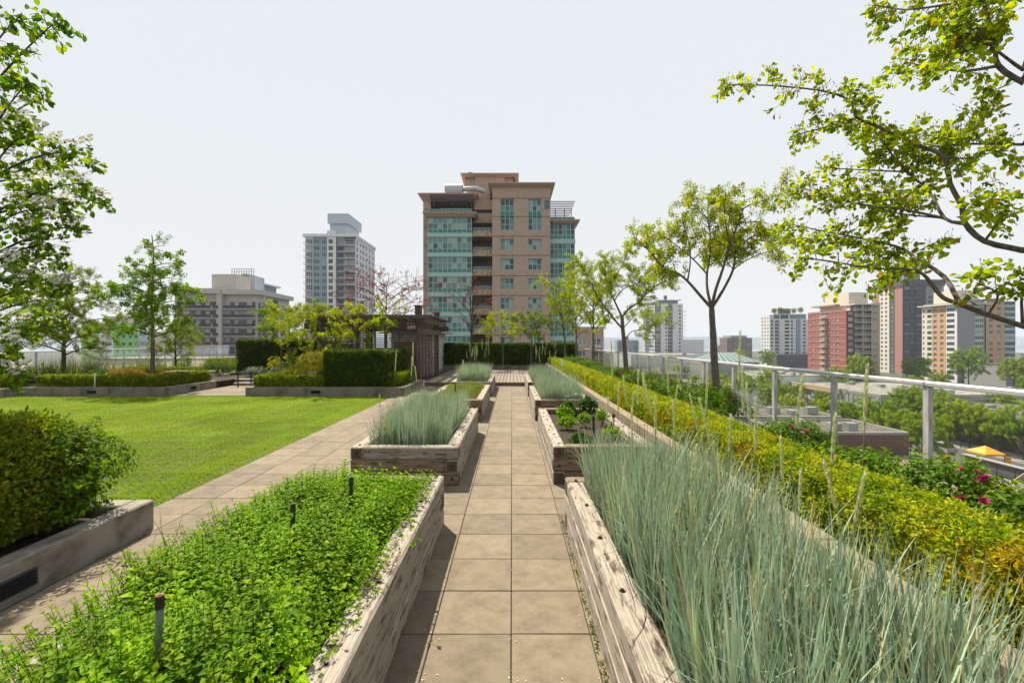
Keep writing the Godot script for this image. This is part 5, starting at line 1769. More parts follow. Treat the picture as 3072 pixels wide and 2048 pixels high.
	for k in 7: solid(o, "pergola_bar", X.call(150.0), X.call(500.0), Y.call(215.0 + k * 9.0) - 0.05, Y.call(215.0 + k * 9.0) + 0.05, 62.2 + k * 0.25, 62.32 + k * 0.25, M.brown_steel)
	for z in [175.0, 320.0, 440.0, 478.0]: solid(o, "pergola_post", X.call(z) - 0.06, X.call(z) + 0.06, Y.call(350.0), Y.call(240.0), 63.2, 63.32, M.brown_steel)
	# balconies between bay and block
	for k in 7:
		var z := 475.0 + k * 155.0
		solid(o, "balcony_front", X.call(488.0), x0 - 0.01, Y.call(z + 62.0), Y.call(z + 14.0), 62.7, 62.95, M.balcony_render)
		solid(o, "balcony_floor", X.call(488.0), x0 - 0.01, Y.call(z + 62.0), Y.call(z + 50.0), 62.96, 66.5, M.balcony_render)
		glazing(o, X.call(518.0), X.call(608.0), Y.call(z + 20.0), Y.call(z - 50.0), 66.45, 2, [0.0, 1.0], M.teal_frame, func(i, _j): return M["teal_glass%d" % (2 if i == 1 else 0)], 0.08)
		solid(o, "balcony_glass", X.call(488.0), x0 - 0.01, Y.call(z + 12.0), Y.call(z - 8.0), 62.8, 62.84, M["teal_glass0"])
		solid(o, "handrail", X.call(488.0), x0 - 0.01, Y.call(z - 8.0) - 0.04, Y.call(z - 8.0) + 0.02, 62.78, 62.86, M.coping)
	# right bay
	var rx1: float = X.call(1302.0)
	solid(o, "right_wing", x1 + 0.02, rx1 - 0.1, STREET, Y.call(405.0), 65.2, 78.0, M.brown_render)
	for k in 7:
		var top := 432.0 + k * 155.0
		glazing(o, x1 + 0.02, rx1, Y.call(top + 124.0), Y.call(top), 63.2, 6, [0.0, 0.28, 0.64, 1.0], M.teal_frame, func(_i, j): return M.teal_panel if j == 0 else M["teal_glass%d" % [0, 2, 0, 1, 2][R.randi() % 5]], 0.09)
		solid(o, "bay_slab", x1 + 0.01, rx1 + 0.06, Y.call(top + 155.0), Y.call(top + 124.0), 63.05, 65.2, M.pale_slab)
		solid(o, "bay_side", rx1 - 0.1, rx1 - 0.02, Y.call(top + 124.0), Y.call(top), 63.3, 65.2, M["teal_glass1"])
	plate.call(x1 + 0.01, X.call(1338.0), Y.call(405.0), Y.call(434.0), 0.5, 62.4, 70.0)
	glazing(o, x1 + 0.05, rx1, Y.call(402.0), Y.call(374.0), 63.3, 6, [0.0, 1.0], M.teal_frame, func(_i, _j): return M.teal_panel, 0.07)
	solid(o, "dark_window", X.call(1055.0), X.call(1095.0), Y.call(330.0), Y.call(262.0), 61.93, 61.99, M["teal_glass0"])
	for k in 9: solid(o, "pergola_bar", x1 + 0.03, X.call(1300.0) - k * 0.06, Y.call(262.0 + k * 9.5) - 0.05, Y.call(262.0 + k * 9.5) + 0.05, 62.6 + k * 0.3, 62.7 + k * 0.3, M.brown_steel)
	for z in [1150.0, 1225.0, 1280.0]: solid(o, "pergola_post", X.call(z) - 0.05, X.call(z) + 0.05, Y.call(402.0), Y.call(300.0), 64.0, 64.1, M.brown_steel)
	# lift house and plant on the roof
	solid(o, "lift_house", -6.8, 0.2, 21.5, 26.1, 68.0, 76.0, M.brown_render)
	solid(o, "lift_house_bay", -5.5, -1.1, 21.5, 26.05, 67.6, 68.0, M.brown_render)
	plate.call(-7.55, 1.0, 26.4, 25.95, 0.6, 67.0, 77.0)
	solid(o, "louvre", -5.1, -3.7, 23.2, 24.6, 67.5, 67.59, M.coping)
	b = MB.new()
	b.rod(P(-6.3, 26.3, 69.0), P(-6.3, 26.75, 69.0), 0.22, 0.22, 10)
	b.rod(P(-6.3, 26.75, 69.0), P(-6.3, 27.1, 69.0), 0.18, 0.40, 10)
	put(o, "chimney", b.mesh(), M.brown_steel).position = -o.position
	b = MB.new()
	b.rod(P(-9.6, 23.4, 66.0), P(-7.1, 23.4, 66.0), 0.95, 0.95, 18)
	b.tube(PackedVector3Array([P(-7.4, 23.5, 65.6), P(-5.2, 23.5, 65.2), P(-3.9, 23.1, 65.4)]), PackedFloat32Array([0.34, 0.36, 0.33]), 12)
	put(o, "air_plant", b.mesh(), M.galvanised).position = -o.position
	put(o, "plant_plinth", box_mesh(Vector3(7.0, 1.0, 2.0)), M.brown_soffit, at(P(-6.6, 22.2, 65.8) - o.position))



func towers() -> void:
	R.seed = 150
	var F := Vector3.RIGHT      # along a face that looks back at the terrace
	var L := Vector3.BACK       # along a face that looks left
	var S := Vector3.FORWARD    # along a face that looks right
	# red brick
	var o := thing("apartment_tower", "red brick apartment tower with white sills and tan corner", "building", P(156, STREET, 215))
	facade(o, P(148.6, STREET, 229.5), L, 26.5, 34.0, floors(12, 0.6, 2.75, 0.9, 2.3), [[3.4, 5.0], [6.3, 7.1], [9.0, 10.0], [10.5, 14.2], [14.9, 15.9], [17.8, 18.7], [20.2, 21.7]], M.red_brick, M.ivory, 2, 1, 0.14)
	for k in 12: balcony(o, P(148.6, STREET + 0.7 + k * 2.75, 217.15), L, 3.7, 1.3, M.cream, M.ivory)
	for k in 12: solid(o, "brick_band", 148.55, 148.6, STREET + 3.2 + k * 2.75, STREET + 3.32 + k * 2.75, 203.05, 229.4, M.cream)
	facade(o, P(148.6, STREET, 203), F, 3.7, 33.0, floors(12, 0.6, 2.75, 0.7, 2.3), [[0.8, 2.9]], M.dark_brick, M.ivory, 3, 2, 0.12)
	facade(o, P(152.3, STREET, 204.2), F, 7.6, 36.0, floors(13, 0.6, 2.75, 0.3, 2.4), [[0.3, 3.5], [4.1, 7.3]], M.maroon_brown, M.steel_blue, 3, 1, 0.12)
	for k in 13:
		balcony(o, P(154.2, STREET + 0.6 + k * 2.75, 204.2), F, 3.6, 1.3, M.cream, M.ivory)
		balcony(o, P(158.0, STREET + 0.6 + k * 2.75, 204.2), F, 3.6, 1.3, M.cream, M.ivory)
	solid(o, "pier", 156.0, 156.25, STREET, 18.0, 202.85, 204.2, M.tan_wall)
	facade(o, P(159.95, STREET, 203.2), F, 3.8, 37.0, floors(13, 0.6, 2.75, 0.7, 2.2), [[0.8, 2.5]], M.tan_wall, M.ivory, 3, 1, 0.12)
	solid(o, "core", 149.0, 163.3, STREET, 15.6, 206.0, 229.3, M.red_brick)
	solid(o, "cornice", 152.0, 164.2, 18.0, 18.5, 202.6, 226.0, M.cream)
	solid(o, "upper_storey", 152.5, 163.5, 15.6, 18.0, 206.0, 226.0, M.cream)
	solid(o, "roof_house", 152.0, 160.5, 18.5, 23.8, 206.0, 222.0, M.cream)
	solid(o, "terrace_canopy", 150.0, 158.0, 18.4, 19.1, 212.0, 229.0, M.tan_wall)
	# pink and charcoal tower
	o = thing("apartment_tower", "tallest dark tower with pink stripes and white window strip, far right", "building", P(248, STREET, 285))
	facade(o, P(236.9, STREET, 299.0), L, 4.5, 53.5, [], [], M.pink_wall, M.ivory)
	facade(o, P(236.85, STREET, 294.5), L, 7.8, 57.0, floors(20, 1.0, 2.75, 0.9, 2.3), [[1.3, 2.8], [4.6, 6.1]], M.ivory, M.steel_blue, 2, 1, 0.12)
	facade(o, P(236.95, STREET, 286.7), L, 4.2, 57.0, floors(20, 1.0, 2.75, 0.9, 2.3), [[1.2, 2.8]], M.charcoal, M.ivory, 2, 1, 0.12)
	facade(o, P(236.9, STREET, 282.5), L, 5.5, 55.0, [], [], M.pink_wall, M.ivory)
	solid(o, "crown_band", 236.4, 262.4, 35.4, 39.2, 276.6, 299.2, M.charcoal)
	facade(o, P(236.9, STREET, 277), F, 14.2, 53.4, floors(19, 1.0, 2.75, 0.7, 2.3), [[1.4, 4.4], [5.0, 7.0], [8.6, 11.8]], M.charcoal, M.raw_concrete, 3, 1, 0.1)
	for k in 19: balcony(o, P(243.0, STREET + 0.8 + k * 2.75, 277), F, 11.5, 1.2, M.charcoal, M.dark_rail)
	facade(o, P(251.1, STREET, 277.2), F, 11.0, 53.4, floors(19, 1.0, 2.75, 0.7, 2.3), [[1.4, 4.4], [6.0, 9.4]], M.raw_concrete, M.charcoal, 3, 1, 0.1)
	solid(o, "core", 237.4, 261.6, STREET, 35.4, 278.5, 298.6, M.charcoal)
	solid(o, "roof_plant", 242.0, 252.0, 39.2, 44.0, 282.0, 292.0, M.raw_concrete)
	for k in 5: solid(o, "antenna", 242.5 + k * 2.1, 242.65 + k * 2.1, 44.0, 45.5 + k % 2, 282.1, 282.25, M.dark_rail)
	# orange and concrete tower
	o = thing("apartment_tower", "orange and white tower with a bare concrete stair core, at the right", "building", P(225, STREET, 226))
	facade(o, P(211.6, STREET, 235.7), L, 2.8, 37.0, floors(13, 0.8, 2.75, 0.8, 2.1), [[0.6, 1.4]], M.ivory, M.charcoal)
	facade(o, P(211.55, STREET, 232.9), L, 3.0, 37.0, floors(13, 0.8, 2.75, 0.5, 2.1), [[0.25, 2.7]], M.ivory, M.charcoal, 3, 1, 0.12)
	facade(o, P(211.6, STREET, 229.9), L, 7.4, 37.0, floors(13, 0.8, 2.75, 0.5, 2.1), [[0.7, 2.3], [4.3, 5.9]], M.orange_wall, M.ivory, 2, 1, 0.12)
	facade(o, P(211.55, STREET, 222.5), L, 5.5, 37.0, floors(13, 0.8, 2.75, 0.5, 2.1), [[0.3, 4.2]], M.white_paint, M.charcoal, 4, 1, 0.12)
	facade(o, P(211.6, STREET, 217.0), F, 8.2, 39.5, [], [], M.raw_concrete, M.ivory)
	for k in 13: solid(o, "pour_joint", 211.65, 219.75, STREET + 2.6 + k * 2.75, STREET + 2.68 + k * 2.75, 216.97, 217.0, M.steel_blue)
	facade(o, P(219.8, STREET, 217.6), F, 5.4, 39.0, floors(14, 0.8, 2.75, 0.5, 2.2), [[0.3, 5.0]], M.pale_slab, M.ivory, 5, 1, 0.12)
	facade(o, P(225.2, STREET, 217.0), F, 8.8, 39.6, floors(14, 0.8, 2.75, 0.5, 2.2), [[1.6, 3.5], [5.2, 7.2]], M.orange_wall, M.ivory, 2, 1, 0.12)
	facade(o, P(234.0, STREET, 217.5), F, 5.8, 38.6, floors(14, 0.8, 2.75, 0.5, 2.3), [[0.2, 5.6]], M.pale_slab, M.steel_blue, 5, 1, 0.1)
	solid(o, "core", 212.1, 239.5, STREET, 20.4, 218.8, 235.6, M.raw_concrete)
	solid(o, "roof_plate", 210.4, 228.0, 19.3, 19.75, 215.8, 237.0, M.ivory)
	solid(o, "roof_plate", 224.0, 235.5, 21.7, 22.1, 215.6, 236.0, M.ivory)
	solid(o, "roof_house", 216.0, 226.0, 19.75, 26.5, 221.5, 234.0, M.cream)
	# white tower with roof garden
	o = thing("apartment_tower", "white tower with dark windows and a planted roof terrace", "building", P(217, STREET, 366))
	facade(o, P(202.6, STREET, 372.0), L, 13.0, 40.5, floors(14, 1.0, 2.75, 0.8, 2.2), [[1.5, 3.2], [5.5, 7.2], [9.6, 11.2]], M.white_paint, M.charcoal, 1, 1, 0.12)
	facade(o, P(202.6, STREET, 359), F, 29.8, 37.0, floors(13, 1.0, 2.75, 0.7, 2.3), [[0.8, 2.6], [4.2, 7.2], [11.8, 15.4], [16.6, 18.3], [20.6, 22.4], [26.0, 28.4]], M.white_paint, M.charcoal, 2, 1, 0.12)
	for k in 13: balcony(o, P(208.3, STREET + 1.1 + k * 2.75, 359), F, 3.4, 1.4, M.white_paint, M.steel_blue, true)
	solid(o, "glass_strip", 223.6, 226.6, STREET, 19.0, 358.6, 359.2, M.steel_blue)
	facade(o, P(206.0, 19.0, 360.0), F, 26.0, 4.4, [[0.6, 3.8]], [[0.5, 5.0], [5.6, 12.0], [13.0, 25.5]], M.white_paint, M.steel_blue, 3, 1, 0.15, "teal_glass")
	solid(o, "core", 203.0, 232.0, STREET, 22.9, 361.5, 371.8, M.white_paint)
	solid(o, "roof_house", 212.0, 222.0, 22.9, 28.0, 364.0, 371.0, M.raw_concrete)
	# white and glass tower near the bridge of the view
	o = thing("apartment_tower", "slim white tower with dark balcony strip behind the open branched tree", "building", P(118, STREET, 356))
	facade(o, P(108.7, STREET, 376.0), L, 28.0, 47.0, floors(17, 0.6, 2.75, 0.5, 2.4), [[1.5, 10.0], [11.0, 19.0], [20.5, 26.5]], M.pale_blue, M.white_paint, 3, 1, 0.15)
	for k in 17: balcony(o, P(108.6, STREET + 0.7 + k * 2.75, 370.0), L, 9.0, 1.8, M.white_paint, M.ivory)
	facade(o, P(108.7, STREET, 348), F, 4.6, 47.6, floors(17, 0.6, 2.75, 0.4, 2.5), [[0.2, 4.3]], M.steel_blue, M.ivory, 4, 2, 0.1)
	facade(o, P(113.3, STREET, 347.6), F, 5.4, 48.4, floors(17, 0.6, 2.75, 0.8, 2.1), [[3.5, 5.0]], M.white_paint, M.steel_blue, 2, 1, 0.1)
	facade(o, P(118.7, STREET, 348.2), F, 3.6, 48.0, floors(17, 0.6, 2.75, 0.5, 2.4), [[0.4, 3.3]], M.steel_blue, M.ivory, 3, 1, 0.1)
	facade(o, P(122.3, STREET, 347.6), F, 7.8, 48.4, floors(17, 0.6, 2.75, 0.8, 2.1), [[4.6, 6.2]], M.white_paint, M.steel_blue, 2, 1, 0.1)
	for k in 16: balcony(o, P(130.9, STREET + 1.0 + k * 2.75, 348.2), F, 2.6, 1.8, M.white_paint, M.ivory)
	solid(o, "core", 109.2, 130.0, STREET, 29.6, 349.5, 375.5, M.pale_blue)
	solid(o, "roof_glass", 113.0, 127.5, 29.6, 33.0, 351.0, 372.0, M.steel_blue)
	solid(o, "roof_plate", 111.0, 129.5, 33.0, 33.6, 349.0, 374.0, M.white_paint)
	solid(o, "roof_mast", 117.5, 119.5, 33.6, 37.0, 352.0, 354.0, M.charcoal)
	# brown mid rise
	o = thing("apartment_block", "brown and grey mid rise block left of the white roof garden tower", "building", P(266, STREET, 545))
	facade(o, P(252.5, STREET, 535), F, 28.8, 24.0, floors(8, 1.0, 2.75, 0.6, 2.3), [[1.5, 5.0], [9.0, 11.5], [14.0, 20.0], [22.5, 27.5]], M.maroon_brown, M.raw_concrete, 3, 1, 0.25)
	solid(o, "core", 253.0, 281.0, STREET, 6.0, 536.5, 556.0, M.maroon_brown)
	solid(o, "upper_storey", 257.0, 276.0, 6.0, 8.6, 536.5, 556.0, M.raw_concrete)
	# dark slab
	o = thing("apartment_block", "low dark blue grey block with balconies behind the second rail tree", "building", P(142, STREET, 570))
	facade(o, P(129.2, STREET, 560), F, 26.0, 21.5, floors(7, 1.0, 2.75, 0.6, 2.3), [[1.0, 7.0], [9.0, 11.0], [15.0, 17.0], [19.0, 25.0]], M.steel_blue, M.raw_concrete, 3, 1, 0.2)
	for k in 7:
		balcony(o, P(131.0, STREET + 1.2 + k * 2.75, 560), F, 7.0, 1.8, M.raw_concrete, M.dark_rail)
		balcony(o, P(153.5, STREET + 1.2 + k * 2.75, 560), F, 7.0, 1.8, M.raw_concrete, M.dark_rail)
	solid(o, "core", 129.6, 154.8, STREET, 3.4, 561.5, 580.0, M.steel_blue)
	solid(o, "roof_house", 138.0, 144.0, 3.4, 8.0, 564.0, 572.0, M.raw_concrete)
	# pale block
	o = thing("apartment_block", "small pale blue block beside the brown mid rise", "building", P(275, STREET, 610))
	facade(o, P(270.0, STREET, 600), F, 13.0, 15.0, floors(5, 0.8, 2.75, 0.8, 2.2), [[1.0, 3.0], [5.0, 7.0], [9.0, 11.0]], M.pale_blue, M.charcoal, 1, 1, 0.2)
	solid(o, "core", 270.3, 282.7, STREET, -3.1, 601.5, 615.0, M.pale_blue)
	# terrace block right behind the central tower
	o = thing("apartment_block", "brown and white block peeping out right of the central tower", "building", P(22, STREET, 118))
	facade(o, P(15.5, STREET, 112), F, 7.0, 23.3, floors(7, 0.8, 2.9, 0.6, 2.3), [[0.5, 3.0], [4.0, 6.4]], M.brown_render, M.white_paint, 2, 1, 0.15)
	solid(o, "core", 15.8, 22.3, STREET, 5.1, 113.5, 124.0, M.brown_render)
	for k in 7: balcony(o, P(20.5, STREET + 0.9 + k * 2.9, 112), F, 3.2, 1.3, M.white_paint, M.ivory)
	# left: pale blue white tower
	o = thing("apartment_tower", "tall pale blue and white tower left of the brown tower", "building", P(-76, STREET, 205))
	facade(o, P(-87.4, STREET, 193), F, 3.4, 64.0, floors(22, 2.0, 2.78, 0.4, 2.4), [[0.3, 3.1]], M.pale_blue, M.ivory, 3, 1, 0.12)
	for k in 22: balcony(o, P(-86.0, STREET + 2.1 + k * 2.78, 193), F, 3.2, 1.4, M.white_paint, M.ivory)
	facade(o, P(-84.0, STREET, 193.1), F, 5.9, 64.0, floors(22, 2.0, 2.78, 0.5, 2.4), [[0.2, 2.6], [3.5, 5.7]], M.steel_blue, M.pale_blue, 3, 1, 0.12)
	facade(o, P(-78.1, STREET, 192.6), F, 3.9, 66.4, floors(22, 2.0, 2.78, 0.5, 2.4), [[0.7, 2.5]], M.white_paint, M.steel_blue, 2, 1, 0.12)
	facade(o, P(-74.2, STREET, 193.1), F, 3.4, 64.0, floors(22, 2.0, 2.78, 0.4, 2.4), [[0.2, 3.2]], M.steel_blue, M.charcoal, 4, 1, 0.1)
	facade(o, P(-70.8, STREET, 193.4), F, 4.6, 63.0, floors(22, 2.0, 2.78, 0.4, 2.4), [[0.3, 4.2]], M.pale_blue, M.charcoal, 3, 1, 0.12)
	for k in 22: balcony(o, P(-68.6, STREET + 2.0 + k * 2.78, 193.4), F, 4.4, 1.3, M.white_paint, M.ivory)
	facade(o, P(-66.2, STREET, 193.4), S, 27.0, 64.0, floors(22, 2.0, 2.78, 0.5, 2.3), [[1.2, 3.0], [5.6, 7.4], [8.8, 11.0], [13.0, 15.0], [18.0, 20.0], [23.0, 25.0]], M.white_paint, M.steel_blue, 2, 1, 0.12)
	solid(o, "core", -87.0, -66.6, STREET, 45.8, 195.0, 220.0, M.steel_blue)
	solid(o, "roof_edge", -88.2, -65.8, 45.8, 47.0, 192.2, 221.0, M.white_paint)
	solid(o, "lift_house", -77.2, -69.6, 47.0, 51.4, 193.5, 208.0, M.pale_blue)
	solid(o, "lift_house_top", -77.8, -69.0, 51.4, 55.6, 192.6, 209.5, M.pale_blue)
	# grey apartment block
	o = thing("apartment_block", "grey stucco block with dark balcony rails left of the pale tower", "building", P(-92, STREET, 150))
	facade(o, P(-104.6, STREET, 141.6), F, 15.2, 34.4, floors(11, 1.6, 2.8, 0.4, 2.4), [[0.6, 2.4], [4.8, 6.6], [8.0, 9.6], [11.0, 13.2]], M.grey_stucco, M.charcoal, 2, 1, 0.1)
	facade(o, P(-89.2, STREET, 141.9), F, 9.7, 34.4, floors(11, 1.6, 2.8, 0.5, 2.3), [[1.6, 3.0], [4.2, 6.8], [8.4, 9.5]], M.grey_stucco, M.charcoal, 2, 1, 0.1)
	facade(o, P(-79.5, STREET, 141.9), S, 21.0, 34.4, floors(11, 1.6, 2.8, 0.5, 2.3), [[1.2, 2.6], [3.6, 5.4], [9.5, 11.0], [16.0, 18.5]], M.grey_stucco, M.charcoal, 2, 1, 0.1)
	for k in 11:
		balcony(o, P(-97.0, STREET + 1.7 + k * 2.8, 141.5), F, 13.6, 1.5, M.grey_stucco, M.dark_rail, true)
		balcony(o, P(-84.3, STREET + 1.7 + k * 2.8, 141.8), F, 9.0, 1.5, M.grey_stucco, M.dark_rail, true)
		balcony(o, P(-79.5, STREET + 1.7 + k * 2.8, 145.6), S, 6.4, 1.5, M.grey_stucco, M.dark_rail, true)
		solid(o, "balcony_screen", -92.2, -92.0, STREET + 1.8 + k * 2.8, STREET + 2.7 + k * 2.8, 140.0, 141.5, M.ivory)
	solid(o, "pier", -90.8, -89.2, STREET, 17.6, 140.2, 142.5, M.grey_stucco)
	solid(o, "core", -104.2, -79.9, STREET, 16.2, 143.2, 162.6, M.grey_stucco)
	solid(o, "blue_panel", -79.48, -79.42, STREET + 14.0, 15.5, 151.5, 155.0, M.dark_blue_wall)
	solid(o, "roof_edge", -105.4, -89.3, 16.4, 18.0, 139.8, 163.0, M.grey_stucco)
	solid(o, "roof_edge", -89.25, -78.2, 16.2, 17.6, 140.2, 163.6, M.grey_stucco)
	solid(o, "lift_house", -96.0, -88.2, 18.0, 23.2, 146.0, 154.0, M.grey_stucco)
	for k in 3: solid(o, "plant_unit", -97.6 + k * 2.7, -95.4 + k * 2.7, 20.0, 24.6 + 0.8 * (k % 2), 160.0, 166.0, [M.steel_blue, M.raw_concrete, M.pale_blue][k])
	for k in 10: solid(o, "screen_post", -98.0 + k * 0.85, -97.85 + k * 0.85, 20.0, 27.0, 159.6, 159.75, M.coping)
	for y in [24.8, 26.0, 27.0]: solid(o, "screen_rail", -98.0, -90.2, y, y + 0.15, 159.5, 159.59, M.coping)
	# white stepped block behind it
	o = thing("apartment_block", "white stepped block rising behind the grey stucco block", "building", P(-104, STREET, 185))
	facade(o, P(-110.0, STREET, 175.0), F, 11.6, 39.0, [[30.0, 32.0], [35.4, 37.6]], [[1.0, 3.0], [5.0, 7.0], [8.6, 10.8]], M.white_paint, M.steel_blue, 2, 1, 0.12)
	facade(o, P(-98.4, STREET, 175.0), S, 19.0, 39.0, [[30.0, 32.0], [35.4, 37.6]], [[1.0, 3.4], [5.6, 8.0], [10.0, 12.4], [15.0, 18.0]], M.white_paint, M.steel_blue, 2, 1, 0.12)
	solid(o, "roof_edge", -110.6, -97.4, 21.0, 21.6, 174.0, 195.0, M.white_paint)
	solid(o, "penthouse", -109.4, -99.6, 21.6, 24.2, 176.0, 193.0, M.steel_blue)
	solid(o, "penthouse_roof", -110.2, -98.4, 24.2, 24.8, 174.5, 194.5, M.white_paint)
	# lime and white building
	o = thing("hospital_block", "white and lime green panelled building at the far left", "building", P(-168, STREET, 205))
	facade(o, P(-183.0, STREET, 194), F, 8.0, 27.5, floors(8, 1.0, 3.2, 1.0, 2.3), [[1.0, 2.4], [5.0, 6.4]], M.lime, M.charcoal, 1, 1, 0.1)
	facade(o, P(-175.0, STREET, 193.6), F, 6.0, 27.5, floors(8, 1.0, 3.2, 1.0, 2.3), [[0.8, 2.2], [3.8, 5.2]], M.white_paint, M.charcoal, 1, 1, 0.1)
	facade(o, P(-169.0, STREET, 193.6), F, 10.6, 27.5, floors(6, 7.4, 3.2, 1.0, 2.3), [[1.0, 2.4], [3.6, 5.0], [6.4, 7.8], [9.0, 10.2]], M.lime, M.charcoal, 1, 1, 0.1)
	facade(o, P(-158.4, STREET, 193.8), F, 7.0, 24.0, floors(6, 1.0, 3.2, 0.8, 2.6), [[0.6, 6.4]], M.pale_blue, M.steel_blue, 4, 1, 0.1)
	solid(o, "core", -182.6, -151.8, STREET, 5.6, 195.5, 215.0, M.white_paint)
	solid(o, "roof_house", -176.0, -168.0, 9.4, 12.5, 197.0, 210.0, M.tan_wall)
	o = thing("low_building", "low grey building with ribbon windows beyond the left rail", "building", P(-88, STREET, 120))
	facade(o, P(-104.0, STREET, 114), F, 30.0, 15.2, floors(4, 0.8, 3.4, 1.0, 2.4), [[1.0, 9.0], [10.5, 18.5], [20.0, 28.5]], M.grey_stucco, M.charcoal, 6, 1, 0.12)
	solid(o, "roof", -104.0, -74.0, -2.85, -2.5, 113.6, 130.0, M.roof_grey)
	# pinkish block between towers
	o = thing("apartment_block", "low brownish block far behind the pergola", "building", P(-52, STREET, 300))
	facade(o, P(-66.0, STREET, 290), F, 26.0, 32.0, floors(10, 1.0, 2.9, 0.8, 2.2), [[2.0, 5.0], [8.0, 11.0], [14.0, 17.0], [20.0, 23.0]], M.pink_wall, M.ivory, 2, 1, 0.15)
	solid(o, "core", -65.6, -40.4, STREET, 13.0, 291.5, 305.0, M.pink_wall)
	# crane arm seen left of the central tower
	o = thing("tower_crane", "thin crane jib showing left of the brown tower", "crane", P(-14, STREET, 140))
	var b := MB.new()
	for y in [0.0, 0.7]: b.rod(P(-34.0, 17.6 + y, 140), P(-8.0, 17.6 + y, 140), 0.14, 0.14, 4)
	for k in 26: b.rod(P(-34.0 + k, 17.6 + 0.7 * (k % 2), 140), P(-33.0 + k, 17.6 + 0.7 * ((k + 1) % 2), 140), 0.08, 0.08, 4)
	b.rod(P(-29.0, 18.3, 140), P(-14.0, 23.5, 140), 0.06, 0.06, 4)
	put(o, "jib", b.mesh(), M.dark_rail).position = -o.position
	b = MB.new()
	b.box(P(-14.0, 2.9, 140), Vector3(1.2, 41.5, 1.2))
	put(o, "mast", b.mesh(), M.dark_rail).position = -o.position


func low_building(label: String, x0: float, x1: float, d0: float, d1: float, top: float, wall: Material, roof: Material, units := 0) -> Node3D:
	var o := thing("low_building", label, "building", P((x0 + x1) / 2, STREET, (d0 + d1) / 2))
	solid(o, "wall", x0, x1, STREET, top - 0.35, d0, d1, wall)
	solid(o, "roof", x0 + 0.3, x1 - 0.3, top - 0.349, top - 0.25, d0 + 0.3, d1 - 0.3, roof)
	solid(o, "parapet", x0 - 0.03, x1 + 0.03, top - 0.345, top, d0 - 0.03, d0 + 0.29, M.coping)
	solid(o, "parapet", x0 - 0.03, x1 + 0.03, top - 0.345, top, d1 - 0.29, d1 + 0.03, M.coping)
	solid(o, "parapet", x0 - 0.03, x0 + 0.29, top - 0.345, top - 0.01, d0 + 0.295, d1 - 0.295, M.coping)
	solid(o, "parapet", x1 - 0.29, x1 + 0.03, top - 0.345, top - 0.01, d0 + 0.295, d1 - 0.295, M.coping)
	for k in units * 2:
		var ux := lerpf(x0 + 2, x1 - 2, R.randf())
		var ud := lerpf(d0 + 2, d1 - 2, R.randf())
		var s := R.randf_range(0.9, 1.9)
		solid(o, "roof_unit", ux - s / 2, ux + s / 2, top - 0.249, top + R.randf_range(0.5, 1.1), ud - 0.6, ud + 0.6, [M.galvanised, M.coping, M.raw_concrete][R.randi() % 3])
	return o


func car(label: String, p: Vector3, turn: float, paint: Material, tall := 1.0, category := "car") -> void:
	var o := thing("parked_car", label, category, p, turn, "cars in the street")
	# side outline swept across the width, narrower above the waist
	var low := [[-2.2, 0.32], [-2.25, 0.62], [-2.1, 0.9 * tall], [2.1, 0.86 * tall], [2.28, 0.6], [2.22, 0.32]]
	var cab := [[-1.95, 0.88 * tall], [-1.5, 1.45 * tall], [0.55, 1.48 * tall], [1.25, 0.87 * tall]]
	for part in [["body", low, 0.9, 0.9], ["cabin", cab, 0.84, 0.66]]:
		var b := MB.new()
		var pts: Array = part[1]
		var n := pts.size()
		for i in n:
			var q0: Array = pts[i]
			var q1: Array = pts[(i + 1) % n]
			var w := func(q: Array) -> float: return part[2] if q[1] < 0.95 * tall else part[3]
			b.face(Vector3(q0[0], q0[1], -w.call(q0)), Vector3(q1[0], q1[1], -w.call(q1)), Vector3(q1[0], q1[1], w.call(q1)), Vector3(q0[0], q0[1], w.call(q0)), Vector3(0, 1 if i in [1, 2, 3] else -0.2, 0) + Vector3(q0[0], 0, 0) * 0.1)
			if i > 0 and i < n - 1:
				for s: float in [-1.0, 1.0]:
					var a := Vector3(pts[0][0], pts[0][1], s * w.call(pts[0]))
					b.tri(a, Vector3(q0[0], q0[1], s * w.call(q0)), Vector3(q1[0], q1[1], s * w.call(q1)))
		put(o, part[0], b.mesh(), paint if part[0] == "body" else M.pane0)
	put(o, "roof_panel", box_mesh(Vector3(2.0, 0.05, 1.3), 0.02), paint, at(Vector3(-0.47, 1.49 * tall, 0)))
	for x: float in [-1.35, 1.4]:
		for s: float in [-1.0, 1.0]:
			var b := MB.new()
			b.rod(Vector3(x, 0.33, s * 0.72), Vector3(x, 0.33, s * 0.93), 0.33, 0.33, 14)
			var t := put(o, "wheel", b.mesh(), M.black_plastic)
			b = MB.new()
			b.rod(Vector3(x, 0.33, s * 0.93), Vector3(x, 0.33, s * 0.945), 0.2, 0.19, 10)
			put(t, "rim", b.mesh(), M.galvanised)
	for s: float in [-1.0, 1.0]:
		put(o, "headlight", box_mesh(Vector3(0.06, 0.14, 0.34), 0.02), M.sign_white, at(Vector3(2.22, 0.68, s * 0.62)))
		put(o, "tail_light", box_mesh(Vector3(0.06, 0.2, 0.2), 0.02), M.logo_red, at(Vector3(-2.2, 0.74, s * 0.74)))


